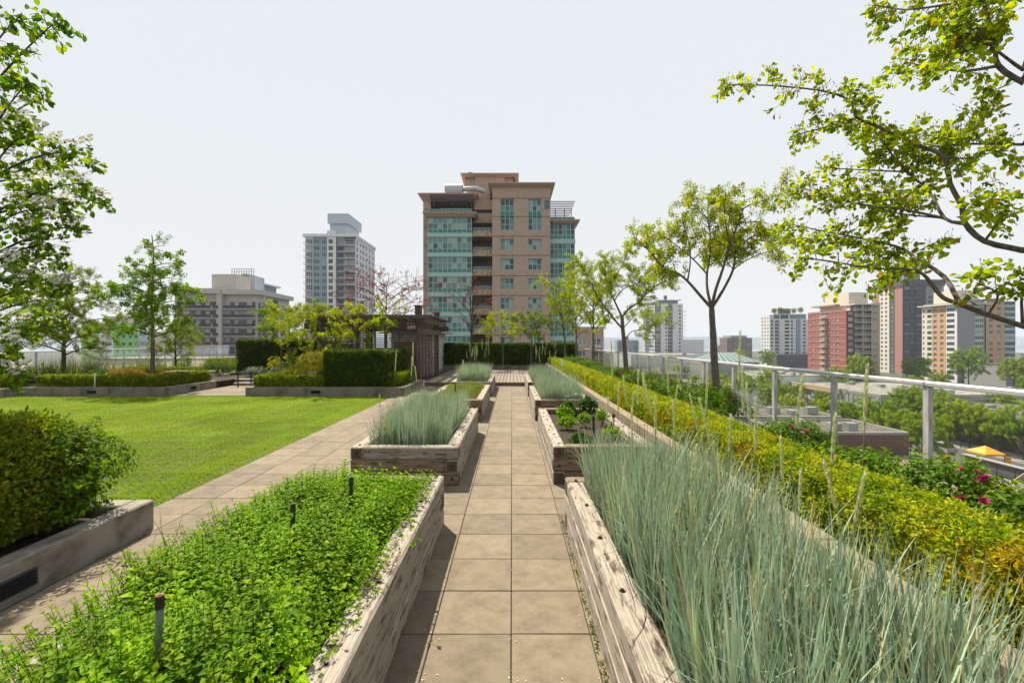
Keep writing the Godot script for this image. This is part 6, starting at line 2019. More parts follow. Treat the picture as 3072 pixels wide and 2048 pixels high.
func street_lamp(label: String, p: Vector3, turn: float) -> void:
	var o := thing("street_lamp", label, "street lamp", p, turn, "street lamps")
	var b := MB.new()
	b.tube(PackedVector3Array([Vector3.ZERO, Vector3(0, 6.5, 0), Vector3(0.4, 7.6, 0), Vector3(1.4, 8.0, 0), Vector3(2.4, 7.9, 0)]), PackedFloat32Array([0.1, 0.07, 0.06, 0.05, 0.045]), 7)
	put(o, "pole", b.mesh(), M.dark_rail)
	put(o, "lamp_head", box_mesh(Vector3(0.7, 0.14, 0.26), 0.04), M.dark_rail, at(Vector3(2.6, 7.85, 0)))


func lettering(o: Node3D, text: String, size: float, p: Vector3, turn: float, m: Material) -> void:
	var tm := TextMesh.new()
	tm.text = text
	var f := SystemFont.new()
	f.font_names = PackedStringArray(["Droid Sans"])
	f.font_weight = 700
	tm.font = f
	tm.font_size = 16
	tm.pixel_size = size / 12.0
	tm.depth = 0.04
	put(o, "lettering", tm, m, at(p, turn))


func city() -> void:
	R.seed = 200
	# ground, road, water, hills
	var b := MB.new()
	b.span(P(-900, STREET - 2.0, -300), P(900, STREET - 0.02, 900))
	setting("city_ground", b.mesh(), M.city_ground)
	b = MB.new()
	b.quad(P(-900, STREET - 0.02, 900), P(900, STREET - 0.02, 900), P(1300, -70, 1500), P(-1300, -70, 1500))
	b.quad(P(900, STREET - 0.02, -300), P(900, STREET - 0.02, 900), P(1300, -70, 1500), P(2600, -70, -300))
	setting("shore_slope", b.mesh(), M.hill)
	b = MB.new()
	b.quad(P(-6000, -70.5, 1400), P(6500, -70.5, 1400), P(6500, -70.5, 4700), P(-6000, -70.5, 4700))
	b.quad(P(900, -70.6, -300), P(6500, -70.6, -300), P(6500, -70.6, 1400), P(900, -70.6, 1400))
	setting("water", b.mesh(), M.water)
	b = MB.new()
	b.span(P(65.0, STREET - 0.02, 20), P(82.0, STREET + 0.01, 330))
	b.span(P(-100.0, STREET - 0.02, 93), P(64.99, STREET + 0.006, 106))
	var road := setting("road", b.mesh(), M.asphalt)
	for k in 40: put(road, "lane_mark", box_mesh(Vector3(0.15, 0.01, 3.0)), M.road_paint, at(P(73.5, STREET + 0.018, 24.0 + k * 7.5)))
	for k in 8: put(road, "crossing_bar", box_mesh(Vector3(0.6, 0.01, 3.0)), M.road_paint, at(P(66.5 + k * 2.0, STREET + 0.018, 108.0)))
	b = MB.new()
	for s in [[60.0, 65.0, 20.0, 92.5], [60.0, 65.0, 106.5, 330.0], [82.0, 88.0, 20.0, 330.0]]:
		b.span(P(s[0], STREET - 0.02, s[2]), P(s[1], STREET + 0.13, s[3]))
	setting("pavement", b.mesh(), M.pavement)
	for h in [[5200.0, 75.0, 5, "hills"], [4650.0, 30.0, 9, "near_hills"]]:
		b = MB.new()
		var f := FastNoiseLite.new()
		f.frequency = 0.0011
		f.seed = h[2]
		var x := -5600.0
		while x < 6200.0:
			var ya: float = h[1] * (0.45 + 0.55 * (0.5 + 0.5 * f.get_noise_1d(x)))
			var yb: float = h[1] * (0.45 + 0.55 * (0.5 + 0.5 * f.get_noise_1d(x + 60.0)))
			b.face(P(x, -70, h[0] - 150.0), P(x + 60, -70, h[0] - 150.0), P(x + 60, yb, h[0] + 200), P(x, ya, h[0] + 200), Vector3.BACK)
			b.face(P(x, ya, h[0] + 200), P(x + 60, yb, h[0] + 200), P(x + 60, yb - 60, h[0] + 700), P(x, ya - 60, h[0] + 700), Vector3.UP)
			x += 60.0
		setting(h[3], b.mesh(), M.hill)
	b = MB.new()
	for i in 260:
		var x := R.randf_range(600, 5200) if i < 200 else R.randf_range(-2000, 600)
		var hh := R.randf_range(10, 45) * (1.0 if R.randf() < 0.8 else 1.8)
		b.box(P(x, -60 + hh / 2, R.randf_range(4330, 4480)), Vector3(R.randf_range(14, 34), hh, 20))
	var far := put(self, "far_skyline", b.mesh(), M.far_city)
	far.set_meta("kind", "stuff")
	tag(far, "hazy far skyline across the water on the right", "skyline")
	central_tower()
	towers()
	low_rise()
	street_life()


func low_rise() -> void:
	R.seed = 210
	var o := low_building("long brown brick building with flat felt roof just beyond the rail", 39.4, 56.5, 65.0, 76.0, -11.2, M.brick_wall, M.roof_felt, 2)
	for k in 14:
		solid(o, "brick_course", 39.36, 56.54, -17.6 + k * 0.42, -17.56 + k * 0.42, 64.975, 65.0, M.maroon_brown)
	low_building("second flat felt roof behind the brown brick building", 36.0, 55.0, 76.2, 88.0, -10.8, M.raw_concrete, M.roof_felt, 3)
	o = low_building("near brown gravel roof at the foot of the terrace", 24.0, 57.5, 40.0, 63.5, -14.3, M.stained_concrete, M.roof_brown, 1)
	solid(o, "skylight", 53.0, 54.2, -14.549, -13.9, 52.0, 53.6, M.galvanised)
	# blue strip awning by the brick building
	o = thing("shop_awning", "blue and white strip awning right of the brown brick wall", "awning", P(59, STREET, 64))
	put(o, "canopy", box_mesh(Vector3(1.3, 0.06, 7.0)), M.sign_white, Transform3D(Basis(Vector3.BACK, -0.35), Vector3(-0.6, 3.4, 0)))
	put(o, "valance", box_mesh(Vector3(0.05, 0.4, 7.0)), M.sign_blue, at(Vector3(0.02, 3.0, 0)))
	# dark hoarding wall with props
	o = thing("retaining_wall", "dark panelled retaining wall with raking props at the lower right", "wall", P(60, STREET, 52))
	for k in 8: put(o, "panel", box_mesh(Vector3(0.2, 2.2, 1.9), 0.02), M.charcoal, at(Vector3(-1.5, 4.0, 8.0 - k * 2.0)))
	put(o, "cap", box_mesh(Vector3(0.7, 0.12, 16.2)), M.coping, at(Vector3(-1.5, 5.16, 1.0)))
	put(o, "base", box_mesh(Vector3(1.0, 2.9, 16.4), 0.02), M.stained_concrete, at(Vector3(-1.5, 1.45, 1.0)))
	for k in 3:
		b_prop(o, Vector3(-2.4, 5.2, -4.0 + k * 5.0), Vector3(-5.0, 3.5, -4.0 + k * 5.0))
	# bank
	o = low_building("two storey bank with beige fascia and blue signs across the street", 88.0, 124.0, 109.0, 144.0, -11.0, M.raw_concrete, M.roof_grey, 4)
	var L := Vector3.BACK
	facade(o, P(87.9, STREET, 144.0), L, 22.0, 6.0, [[0.6, 2.6], [4.0, 5.6]], [[0.8, 5.8], [6.4, 11.4], [12.0, 17.0], [17.6, 21.4]], M.cream, M.coping, 3, 1, 0.12)
	solid(o, "fascia", 87.3, 87.88, -12.3, -10.95, 122.0, 144.2, M.beige_fascia)
	facade(o, P(87.9, STREET, 121.8), L, 12.4, 6.6, [[0.5, 2.4], [3.2, 6.2]], [[1.0, 3.4], [4.0, 6.8], [8.2, 11.4]], M.raw_concrete, M.white_paint, 2, 1, 0.16, "teal_glass")
	for k in 3: solid(o, "roof_unit", 95.0 + k * 4.2, 97.6 + k * 4.2, -11.24, -9.9 + 0.3 * (k % 2), 112.0, 114.4, [M.galvanised, M.coping, M.raw_concrete][k])
	var s := thing("bank_sign", "blue bank sign with red roundel beneath the beige fascia", "sign", P(87.5, -13.9, 131.5))
	put(s, "board", box_mesh(Vector3(0.25, 1.35, 4.6), 0.03), M.sign_blue)
	lettering(s, "BMO", 0.62, Vector3(-0.15, 0.02, -0.7), -PI / 2, M.sign_white)
	roundel(s, Vector3(-0.14, 0.0, 1.05), 0.5)
	s = thing("bank_sign", "smaller blue bank sign at the far end of the beige fascia", "sign", P(87.2, -11.6, 144.5))
	put(s, "board", box_mesh(Vector3(0.25, 1.45, 3.4), 0.03), M.sign_blue)
	lettering(s, "BMO", 0.5, Vector3(-0.15, 0.02, -0.5), -PI / 2, M.sign_white)
	roundel(s, Vector3(-0.14, 0.0, 0.85), 0.42)
	s = thing("number_sign", "white sign with dark number 900 on the glass corner", "sign", P(87.6, -14.7, 116.2))
	put(s, "board", box_mesh(Vector3(0.2, 1.0, 3.4), 0.02), M.sign_white)
	lettering(s, "900", 0.7, Vector3(-0.12, 0.0, -0.6), -PI / 2, M.dark_blue_wall)
	low_building("low shop row with brown roof right of the bank", 89.0, 130.0, 78.0, 107.0, -12.6, M.brick_wall, M.roof_felt, 4)
	low_building("flat roofed white walled shop at the extreme right", 118.0, 165.0, 118.0, 138.0, -12.4, M.white_paint, M.roof_grey, 2)
	low_building("grey shop roof at the extreme right nearer the street", 92.0, 120.0, 50.0, 76.0, -12.9, M.raw_concrete, M.roof_grey, 3)
	low_building("white walled low building left of the street end", 52.0, 64.0, 118.0, 150.0, -10.5, M.white_paint, M.roof_grey, 2)
	low_building("dark roofed low building beyond the crossing", 30.0, 58.0, 152.0, 185.0, -9.0, M.stained_concrete, M.roof_felt, 3)
	low_building("grey low building beyond the bank", 88.0, 112.0, 150.0, 178.0, -9.5, M.white_paint, M.roof_grey, 3)
	low_building("wide pale warehouse far along the street", 60.0, 100.0, 230.0, 270.0, -5.0, M.white_paint, M.roof_grey, 2)
	low_building("low brown building at the foot of the slim white tower", 92.0, 150.0, 300.0, 335.0, -7.0, M.pink_wall, M.roof_grey, 2)
	low_building("small white block right of the slim white tower", 140.0, 168.0, 400.0, 430.0, 3.0, M.white_paint, M.roof_grey, 1)
	low_building("dark podium under the white roof garden tower", 200.0, 240.0, 345.0, 357.0, -8.0, M.charcoal, M.roof_grey, 2)
	low_building("long grey podium under the orange tower", 212.0, 260.0, 196.0, 214.0, -9.0, M.raw_concrete, M.roof_grey, 2)
	low_building("low roof left of the terrace beyond the glass rail", -75.0, -45.0, 70.0, 100.0, -9.0, M.raw_concrete, M.roof_grey, 3)
	# glass roofed market hall
	o = thing("market_hall", "pale green glass roofed market hall beyond the street trees", "building", P(96, STREET, 205))
	solid(o, "wall", 86.0, 108.0, STREET, -7.5, 200.0, 220.0, M.raw_concrete)
	b_hall(o)


func b_prop(o: Node3D, a: Vector3, e: Vector3) -> void:
	var b := MB.new()
	b.rod(a, e, 0.07, 0.07, 5)
	put(o, "prop", b.mesh(), M.beige_fascia)


func b_hall(o: Node3D) -> void:
	var b := MB.new()
	b.quad(P(86, -7.4, 199), P(108, -7.4, 199), P(102, -3.4, 210), P(92, -3.4, 210))
	b.quad(P(86, -7.4, 199), P(92, -3.4, 210), P(92, -3.4, 212), P(86, -7.4, 221))
	b.quad(P(108, -7.4, 199), P(102, -3.4, 210), P(102, -3.4, 212), P(108, -7.4, 221))
	put(o, "glass_roof", b.mesh(), M.greenhouse).position = -o.position
	for k in 9:
		b = MB.new()
		b.rod(P(86 + k * 2.75, -7.3, 198.9), P(92 + k * 1.25, -3.3, 209.9), 0.09, 0.09, 4)
		put(o, "glazing_bar", b.mesh(), M.white_paint).position = -o.position


func roundel(s: Node3D, p: Vector3, r: float) -> void:
	var b := MB.new()
	b.rod(p, p + Vector3(-0.04, 0, 0), r, r, 18)
	put(s, "roundel", b.mesh(), M.logo_red)
	for k in 3:
		put(s, "roundel_bar", box_mesh(Vector3(0.02, r * 0.75, r * 0.16)), M.sign_white, at(p + Vector3(-0.05, 0.06, (k - 1) * r * 0.36)))
	put(s, "roundel_bar", box_mesh(Vector3(0.02, r * 0.14, r * 0.95)), M.sign_white, at(p + Vector3(-0.05, -r * 0.5, 0)))


func street_life() -> void:
	R.seed = 220
	# street trees
	var cl := []
	for i in 2: cl.append(sprig(60, 0.95, 0.26, 0.15, 0.3, Color(0.12, 0.23, 0.010), Color(0.40, 0.50, 0.025)))
	var protos := []
	for i in 3:
		protos.append(grown_tree("street_tree", ["street tree on the near pavement, closest to the brown brick wall", "street tree on the near pavement, second from the brick wall", "street tree on the near pavement beside the crossing"][i], "tree", P(62.5, STREET + 0.1, [69.0, 79.0, 90.0][i]), [8.0, 9.0, 7.4][i], 0.28, [3.4, 3.8, 3.2][i], 26, 0.55, 0.16, cl, M.leaf, 0.5, M.dark_bark, 230 + i, [Color(1, 1, 1), Color(0.85, 0.95, 1), Color(1.2, 1.1, 0.9)][i], "street trees", 1, Vector3.ZERO, 0.16))
	var sp := [[62.5, 109.0, "street tree just past the crossing on the near pavement"], [62.5, 122.0, "street tree left of the white parked cars"], [62.6, 138.0, "street tree far along the near pavement"], [62.5, 156.0, "last street tree visible on the near pavement"],
		[85.5, 71.0, "street tree across the road behind the yellow tent"], [85.5, 80.0, "street tree across the road right of the nearest rail post"], [85.4, 89.0, "street tree across the road in front of the shop row"], [85.5, 98.0, "street tree across the road near the number sign"], [85.5, 107.0, "street tree across the road before the glass corner"], [85.4, 126.0, "street tree across the road below the larger bank sign"], [85.5, 137.0, "street tree across the road near the far end of the bank"], [85.5, 152.0, "street tree across the road beyond the bank"], [85.5, 170.0, "far street tree across the road by the grey building"],
		[86.0, 62.0, "street tree across the road at the extreme right"], [58.0, 95.0, "tree on the corner of the crossing"], [48.0, 108.0, "tree left of the crossing behind the felt roofs"], [40.0, 112.0, "tree seen between far rail posts"], [30.0, 100.0, "tree seen behind the fourth rail post"], [22.0, 96.0, "tree low behind the middle of the rail"], [36.0, 135.0, "tree farther back behind the middle of the rail"], [70.0, 200.0, "tree at the far end of the street, left"], [80.0, 215.0, "tree at the far end of the street, right"], [118.0, 206.0, "tree at the foot of the red tower"], [150.0, 196.0, "tree before the red tower's tan corner"], [170.0, 192.0, "tree between the red and orange towers"], [186.0, 186.0, "broad tree before the orange tower's bare core"], [200.0, 182.0, "broad tree before the orange tower's right bay"], [150.0, 160.0, "tree behind the bank roof"], [170.0, 150.0, "tree far right behind the shop roofs"], [135.0, 112.0, "tree right of the bank roof"], [112.0, 92.0, "tree rising over the shop row at the extreme right"], [100.0, 240.0, "tree beyond the market hall"], [165.0, 330.0, "tree before the white roof garden tower, left"], [180.0, 322.0, "tree before the white roof garden tower, right"],
		[84.6, 75.5, "street tree squeezed behind the works banner"], [84.6, 84.5, "street tree between two lamps across the road"], [84.8, 93.5, "street tree before the middle of the shop row"], [84.7, 66.5, "street tree right behind the red car"], [61.2, 74.0, "street tree behind the near brick parapet"], [61.3, 84.5, "street tree near the second felt roof"], [100.0, 76.8, "tree in the gap between the shop roofs"], [116.0, 108.2, "tree in the gap beside the bank's rear"], [128.0, 146.0, "tree behind the bank's roof units"], [105.0, 147.0, "tree behind the bank near its far sign"],
		[-70.0, 66.0, "tree beyond the left rail under the grey block"], [-58.0, 72.0, "tree beyond the left rail right of the grey block"], [-84.0, 80.0, "tree beyond the left rail under the lime building"]]
	for i in sp.size():
		var k := copy_of(protos[i % 3], sp[i][2], P(sp[i][0], STREET + 0.1, sp[i][1]), R.randf() * TAU)
		var s := R.randf_range(0.85, 1.2) * (1.35 if sp[i][1] > 175 and sp[i][0] > 140 else 0.6 if sp[i][0] > 84 and sp[i][0] < 87 and sp[i][1] > 100 and sp[i][1] < 145 else 1.0)
		k.scale = Vector3(s, s * R.randf_range(0.9, 1.1), s)
	# roof garden trees and a conifer
	for i in 5:
		var k := copy_of(protos[i % 3], ["roof garden tree, leftmost on the white tower", "roof garden tree, second from left on the white tower", "roof garden tree in the middle of the white tower roof", "roof garden tree, fourth on the white tower roof", "roof garden tree, rightmost on the white tower"][i], P(208.0 + i * 5.2, 22.6, 362.5), i * 1.3)
		k.scale = Vector3(0.6, 0.62, 0.6)
	var fir := [sprig(40, 0.9, 0.4, 0.06, 0.3, Color(0.012, 0.032, 0.0096), Color(0.04, 0.072, 0.016))]
	grown_tree("fir_tree", "dark conifer at the far right beside the orange tower", "tree", P(212.0, STREET, 188.0), 17.0, 0.06, 5.0, 46, 0.05, 0.3, fir, M.leaf_thick, 0.7, M.dark_bark, 240, Color(1, 1, 1), "", 0, Vector3.ZERO, 0.14)
	# vehicles
	var white := mat(lin(0.56, 0.56, 0.56), 0.25)
	var silver := mat(lin(0.304, 0.32, 0.32), 0.25)
	var dark := mat(lin(0.016, 0.024, 0.0224), 0.2)
	var blue := mat(lin(0.032, 0.072, 0.16), 0.25)
	var red := mat(lin(0.4, 0.04, 0.016), 0.3)
	car("dark green wagon parked in front of the yellow tent", P(69.6, STREET + 0.01, 66.6), 0.15, dark, 1.08)
	car("silver off roader parked left of the yellow tent", P(76.5, STREET + 0.01, 81.5), PI / 2, silver, 1.2)
	car("white van in the street left of the bank", P(79.6, STREET + 0.01, 124.0), PI / 2, white, 1.3, "van")
	car("white car in the street behind the white van", P(79.6, STREET + 0.01, 131.0), PI / 2, white)
	car("white car on the near side of the street", P(67.4, STREET + 0.01, 120.0), -PI / 2, white)
	car("silver car near the end of the street", P(67.4, STREET + 0.01, 135.0), -PI / 2, silver)
	car("blue car beyond the crossing", P(67.4, STREET + 0.01, 146.0), -PI / 2, blue)
	car("red car at the extreme right beyond the tent", P(79.8, STREET + 0.01, 66.0), PI / 2, red)
	car("silver car parked under trees near the shop row", P(79.8, STREET + 0.01, 96.0), PI / 2, silver)
	# yellow tent and street works
	var o := thing("yellow_tent", "yellow pop up canopy over the street works", "tent", P(73.6, STREET + 0.02, 71.0))
	var b := MB.new()
	for k in 4:
		var a := k * PI / 2 + PI / 4
		var e := a + PI / 2
		b.tri(Vector3(0, 3.5, 0), Vector3(cos(a) * 2.2, 2.5, sin(a) * 2.2), Vector3(cos(e) * 2.2, 2.5, sin(e) * 2.2))
		b.quad(Vector3(cos(a) * 2.2, 2.5, sin(a) * 2.2), Vector3(cos(e) * 2.2, 2.5, sin(e) * 2.2), Vector3(cos(e) * 2.2, 2.25, sin(e) * 2.2), Vector3(cos(a) * 2.2, 2.25, sin(a) * 2.2))
	put(o, "canopy", b.mesh(), M.tent)
	for k in 4:
		var a := k * PI / 2 + PI / 4
		b = MB.new()
		b.rod(Vector3(cos(a) * 2.1, 0, sin(a) * 2.1), Vector3(cos(a) * 2.1, 2.5, sin(a) * 2.1), 0.03, 0.03, 5)
		put(o, "leg", b.mesh(), M.dark_rail)
	for q in [[70.0, 74.0, 2.4, "orange barrier box left of the yellow tent"], [73.6, 63.6, 4.2, "orange barrier box right of the dark wagon"], [75.6, 62.4, 2.0, "small orange barrier at the extreme right of the works"]]:
		o = thing("works_barrier", q[3], "barrier", P(q[0], STREET + 0.02, q[1]), 0.2, "orange works barriers")
		put(o, "board", box_mesh(Vector3(q[2], 1.0, 0.12), 0.02), M.orange_plastic, at(Vector3(0, 0.7, 0)))
		put(o, "top_board", box_mesh(Vector3(q[2] * 0.8, 0.3, 0.14), 0.02), M.tent, at(Vector3(0, 1.4, 0)))
		for s: float in [-0.4, 0.4]: put(o, "foot", box_mesh(Vector3(0.12, 0.2, 0.6), 0.01), M.dark_rail, at(Vector3(s * q[2], 0.1, 0)))
	o = thing("works_banner", "upright yellow banner standing right of the tent", "banner", P(73.4, STREET + 0.02, 67.6))
	put(o, "cloth", box_mesh(Vector3(0.9, 2.2, 0.05)), M.tent, at(Vector3(0, 1.5, 0)))
	put(o, "pole", box_mesh(Vector3(0.06, 2.7, 0.06)), M.dark_rail, at(Vector3(-0.5, 1.35, 0)))
	street_lamp("street lamp on the near pavement by the brick building", P(64.6, STREET + 0.13, 74.0), 0.0)
	street_lamp("street lamp on the near pavement past the crossing", P(64.6, STREET + 0.13, 112.0), 0.0)
	street_lamp("street lamp across the road by the shop row", P(82.6, STREET + 0.13, 84.0), PI)
	street_lamp("street lamp across the road by the glass corner", P(82.6, STREET + 0.13, 112.0), PI)
	o = thing("traffic_signal", "yellow traffic signal on a pole at the crossing", "traffic light", P(64.4, STREET + 0.13, 107.0))
	b = MB.new()
	b.rod(Vector3.ZERO, Vector3(0, 5.2, 0), 0.09, 0.07, 6)
	put(o, "pole", b.mesh(), M.dark_rail)
	put(o, "signal_housing", box_mesh(Vector3(0.36, 1.0, 0.3), 0.03), M.tent, at(Vector3(0, 4.6, 0.2)))

const NEAR_LIMBS := [
	[3.42, 1.50, -2.10, 2.78, 2.12, -2.38, 2.75, 2.18, -2.46, 2.69, 2.26, -2.60, 2.65, 2.38, -2.67, 2.64, 2.48, -2.68, 2.61, 2.63, -2.72, 2.60, 2.80, -2.75, 2.52, 2.92, -2.85, 2.38, 3.11, -3.00, 2.31, 3.19, -3.06, 2.28, 3.32, -3.09, 2.16, 3.44, -3.19, 1.89, 3.59, -3.39, 1.66, 3.67, -3.53],
	[3.42, 1.50, -2.10, 2.78, 1.74, -2.38, 2.64, 1.77, -2.36, 2.49, 1.83, -2.39, 2.39, 1.89, -2.44, 2.36, 1.93, -2.50, 2.34, 2.00, -2.54, 2.31, 2.07, -2.57, 2.27, 2.11, -2.64, 2.18, 2.13, -2.75, 2.03, 2.20, -2.91, 1.91, 2.24, -3.01],
	[2.39, 1.89, -2.44, 2.48, 2.06, -2.62, 2.55, 2.22, -2.89, 2.58, 2.33, -3.07, 2.41, 2.43, -3.23, 2.30, 2.48, -3.31, 2.10, 2.58, -3.46],
	[2.65, 2.38, -2.67, 2.67, 2.45, -2.82, 2.75, 2.68, -3.01, 2.75, 2.87, -3.18, 2.67, 3.08, -3.26, 2.61, 3.23, -3.30],
	[3.42, 1.50, -2.10, 2.78, 2.99, -2.38, 2.71, 3.06, -2.42, 2.63, 3.18, -2.47, 2.60, 3.30, -2.46, 2.58, 3.56, -2.50, 2.58, 3.66, -2.52],
	[2.63, 3.18, -2.47, 2.65, 3.26, -2.65, 2.73, 3.41, -2.89, 2.70, 3.61, -3.14],
	[3.42, 1.50, -2.10, 2.78, 3.05, -2.38, 2.62, 3.08, -2.34, 2.46, 3.14, -2.30, 2.37, 3.24, -2.32, 2.33, 3.32, -2.41],
	[3.42, 1.50, -2.10, 2.78, 2.71, -2.38, 2.91, 2.81, -2.60, 2.93, 2.96, -2.94, 2.91, 3.02, -3.12, 2.68, 3.07, -3.33],
	[2.58, 3.56, -2.50, 2.48, 3.60, -2.59, 2.42, 3.73, -2.81, 2.38, 3.90, -3.00],
	[2.67, 2.45, -2.82, 2.53, 2.55, -2.97, 2.49, 2.66, -3.24, 2.41, 2.78, -3.46, 2.26, 2.89, -3.56],
	[2.64, 1.77, -2.36, 2.59, 1.94, -2.32, 2.56, 2.01, -2.26],
	[2.49, 1.83, -2.39, 2.48, 1.93, -2.33, 2.38, 1.99, -2.34],
	[2.69, 2.26, -2.60, 2.66, 2.34, -2.50, 2.57, 2.40, -2.37],
	[2.93, 2.96, -2.94, 2.92, 3.05, -2.85, 2.87, 3.08, -2.72],
	[2.67, 2.45, -2.82, 2.53, 2.54, -3.02, 2.60, 2.68, -3.29],
	[2.31, 3.19, -3.06, 2.16, 3.18, -3.20, 2.14, 3.23, -3.38],
	[2.60, 2.80, -2.75, 2.67, 2.76, -2.67, 2.68, 2.74, -2.50],
	[2.75, 2.87, -3.18, 2.54, 2.92, -3.28, 2.43, 3.01, -3.48],
]
const TREE_A := [
	[3.40, 0.74, -7.57, 3.35, 1.38, -7.57, 3.34, 1.70, -7.57, 3.32, 2.02, -7.57, 3.31, 2.24, -7.57],
	[3.31, 2.24, -7.57, 3.13, 2.44, -7.57, 2.91, 2.69, -7.57, 2.73, 2.83, -7.57, 2.51, 2.91, -7.57, 2.27, 3.20, -7.57, 2.02, 3.42, -7.57],
	[2.91, 2.69, -7.57, 3.00, 3.00, -7.69, 3.04, 3.30, -7.81, 3.00, 3.57, -7.87, 2.92, 3.83, -7.87],
	[3.31, 2.24, -7.57, 3.30, 2.55, -7.71, 3.35, 2.85, -7.85, 3.43, 3.17, -7.92, 3.44, 3.48, -7.92, 3.40, 3.81, -7.92, 3.40, 4.20, -7.92],
	[3.35, 2.85, -7.85, 3.15, 3.12, -7.94, 2.92, 3.35, -8.03, 2.70, 3.54, -8.07, 2.41, 3.67, -8.07],
	[3.31, 2.24, -7.57, 3.32, 2.52, -7.45, 3.39, 2.87, -7.33, 3.47, 3.24, -7.27, 3.60, 3.57, -7.27, 3.69, 3.81, -7.27],
	[3.47, 3.24, -7.27, 3.37, 3.50, -7.19, 3.31, 3.76, -7.11, 3.31, 4.00, -7.07],
	[3.31, 2.24, -7.57, 3.46, 2.53, -7.49, 3.59, 2.86, -7.41, 3.62, 3.19, -7.37, 3.84, 3.35, -7.37, 4.08, 3.45, -7.37],
	[3.59, 2.86, -7.41, 3.85, 3.02, -7.53, 4.16, 3.15, -7.66, 4.45, 3.26, -7.72, 4.57, 3.38, -7.72, 4.70, 3.43, -7.72],
	[3.69, 3.81, -7.27, 3.92, 3.92, -7.35, 4.21, 4.02, -7.43, 4.50, 4.16, -7.47],
	[3.15, 3.12, -7.94, 3.38, 3.29, -7.99, 3.66, 3.38, -8.04, 3.83, 3.41, -8.07],
	[3.60, 3.57, -7.27, 3.79, 3.57, -7.19, 3.98, 3.53, -7.11],
	[3.40, 3.81, -7.92, 3.15, 4.00, -7.86, 2.97, 4.09, -7.80],
]
const TREE_B := [
	[3.40, 0.27, -13.40, 3.33, 1.14, -13.40, 3.29, 1.66, -13.40, 3.25, 2.06, -13.40, 3.23, 2.40, -13.40],
	[3.25, 2.06, -13.40, 3.07, 2.28, -13.48, 2.82, 2.63, -13.56, 2.56, 2.99, -13.60, 2.30, 3.52, -13.60, 2.03, 3.96, -13.60, 1.77, 4.05, -13.60],
	[3.23, 2.40, -13.40, 3.05, 2.90, -13.60, 2.87, 3.37, -13.80, 2.85, 3.83, -13.90, 2.80, 4.29, -13.90],
	[3.23, 2.40, -13.40, 3.36, 2.61, -13.24, 3.62, 2.81, -13.08, 3.89, 3.10, -13.00, 4.23, 3.36, -13.00, 4.52, 3.44, -13.00],
	[3.29, 1.66, -13.40, 3.47, 1.97, -13.32, 3.79, 2.03, -13.24, 4.16, 2.18, -13.20, 4.55, 2.39, -13.20],
	[3.25, 2.06, -13.40, 3.47, 2.28, -13.52, 3.73, 2.51, -13.64, 4.01, 2.64, -13.70],
	[3.62, 2.81, -13.08, 3.73, 3.04, -13.17, 3.54, 3.48, -13.26, 3.42, 3.91, -13.30],
	[2.87, 3.37, -13.80, 3.21, 3.81, -13.72, 3.42, 4.24, -13.64, 3.49, 4.36, -13.60],
	[2.82, 2.63, -13.56, 2.93, 2.28, -13.66, 2.77, 2.24, -13.75],
	[3.05, 2.90, -13.60, 3.25, 3.22, -13.32, 3.60, 3.36, -13.04, 3.86, 3.68, -12.90, 4.20, 3.89, -12.90],
]
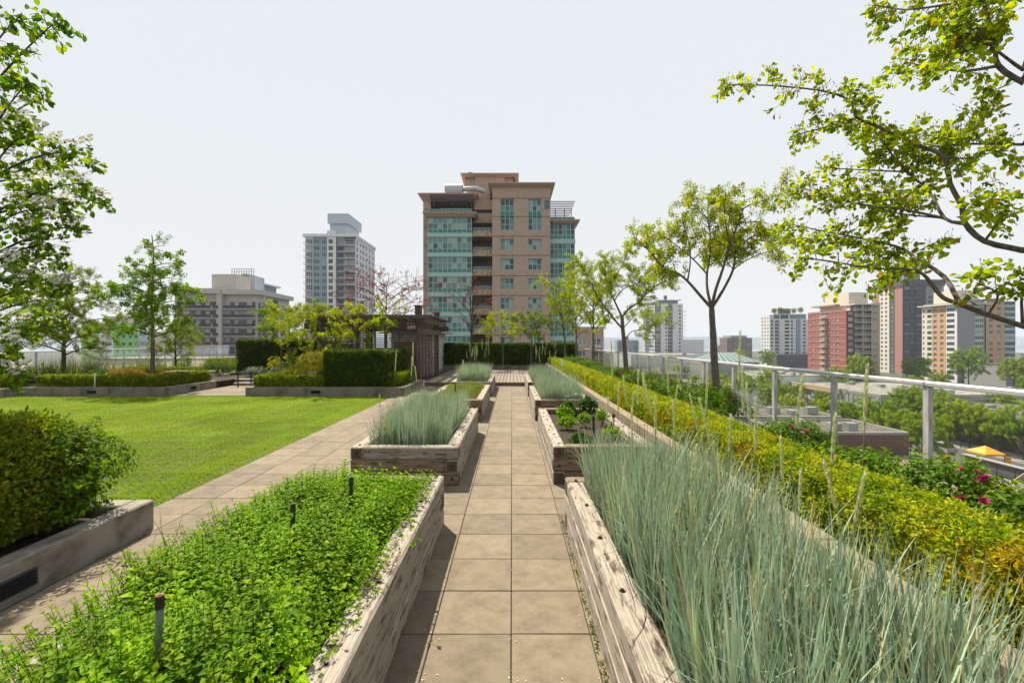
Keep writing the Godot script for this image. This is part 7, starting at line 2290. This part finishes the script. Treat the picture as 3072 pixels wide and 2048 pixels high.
const DOGWOOD := [
	[-5.35, 3.38, -4.25, -4.53, 3.93, -3.99, -4.03, 4.20, -3.84, -3.70, 4.32, -3.73],
	[-5.35, 3.50, -4.25, -4.79, 4.07, -4.08, -4.46, 4.34, -3.98, -4.24, 4.47, -3.92],
	[-5.35, 3.19, -4.25, -4.87, 3.66, -4.26, -4.58, 3.88, -4.27, -4.38, 3.97, -4.28],
	[-5.35, 2.58, -4.25, -4.49, 3.18, -3.83, -3.98, 3.49, -3.58, -3.63, 3.62, -3.42],
	[-5.35, 2.91, -4.25, -4.51, 3.16, -4.01, -4.01, 3.25, -3.86, -3.68, 3.25, -3.76],
	[-5.35, 3.10, -4.25, -4.87, 3.38, -4.52, -4.58, 3.50, -4.69, -4.39, 3.51, -4.79],
	[-5.35, 2.71, -4.25, -4.74, 2.99, -4.41, -4.37, 3.11, -4.51, -4.13, 3.12, -4.57],
	[-5.35, 2.71, -4.25, -4.75, 2.94, -4.27, -4.39, 3.02, -4.29, -4.16, 3.02, -4.29],
	[-5.35, 2.21, -4.25, -4.71, 2.57, -4.27, -4.32, 2.73, -4.28, -4.07, 2.77, -4.29],
	[-5.35, 2.06, -4.25, -4.77, 2.40, -4.19, -4.43, 2.54, -4.16, -4.20, 2.57, -4.13],
	[-5.35, 2.18, -4.25, -4.82, 2.39, -4.29, -4.50, 2.47, -4.32, -4.28, 2.45, -4.34],
	[-5.35, 2.35, -4.25, -5.05, 2.66, -4.36, -4.86, 2.79, -4.42, -4.74, 2.81, -4.46],
	[-5.35, 1.95, -4.25, -4.69, 2.16, -4.04, -4.29, 2.23, -3.91, -4.03, 2.21, -3.82],
	[-5.35, 1.69, -4.25, -4.99, 1.98, -4.43, -4.78, 2.09, -4.54, -4.64, 2.10, -4.61],
	[-5.35, 1.23, -4.25, -5.02, 1.59, -4.33, -4.82, 1.75, -4.38, -4.68, 1.79, -4.41],
	[-5.35, 1.30, -4.25, -4.85, 1.67, -4.32, -4.54, 1.83, -4.37, -4.34, 1.87, -4.40],
	[-5.35, 1.10, -4.25, -4.83, 1.44, -4.10, -4.52, 1.59, -4.01, -4.31, 1.63, -3.95],
	[-5.35, 1.00, -4.25, -4.85, 1.26, -4.14, -4.55, 1.36, -4.07, -4.35, 1.36, -4.02],
	[-5.35, 3.01, -4.25, -5.05, 3.23, -4.44, -4.87, 3.31, -4.55, -4.75, 3.30, -4.63],
	[-5.35, 2.52, -4.25, -4.58, 3.01, -3.92, -4.12, 3.25, -3.72, -3.82, 3.34, -3.59],
	[-5.35, 1.71, -4.25, -5.27, 1.99, -4.50, -5.22, 2.10, -4.65, -5.19, 2.12, -4.75],
	[-5.35, 2.12, -4.25, -5.03, 2.38, -4.26, -4.84, 2.48, -4.27, -4.71, 2.48, -4.28],
	[-5.35, 1.83, -4.25, -4.68, 2.10, -4.18, -4.28, 2.21, -4.14, -4.02, 2.21, -4.11],
	[-5.35, 2.36, -4.25, -4.69, 2.67, -4.07, -4.29, 2.80, -3.96, -4.02, 2.82, -3.89],
	[-5.35, 2.59, -4.25, -4.66, 2.95, -4.23, -4.24, 3.11, -4.22, -3.96, 3.15, -4.22],
]
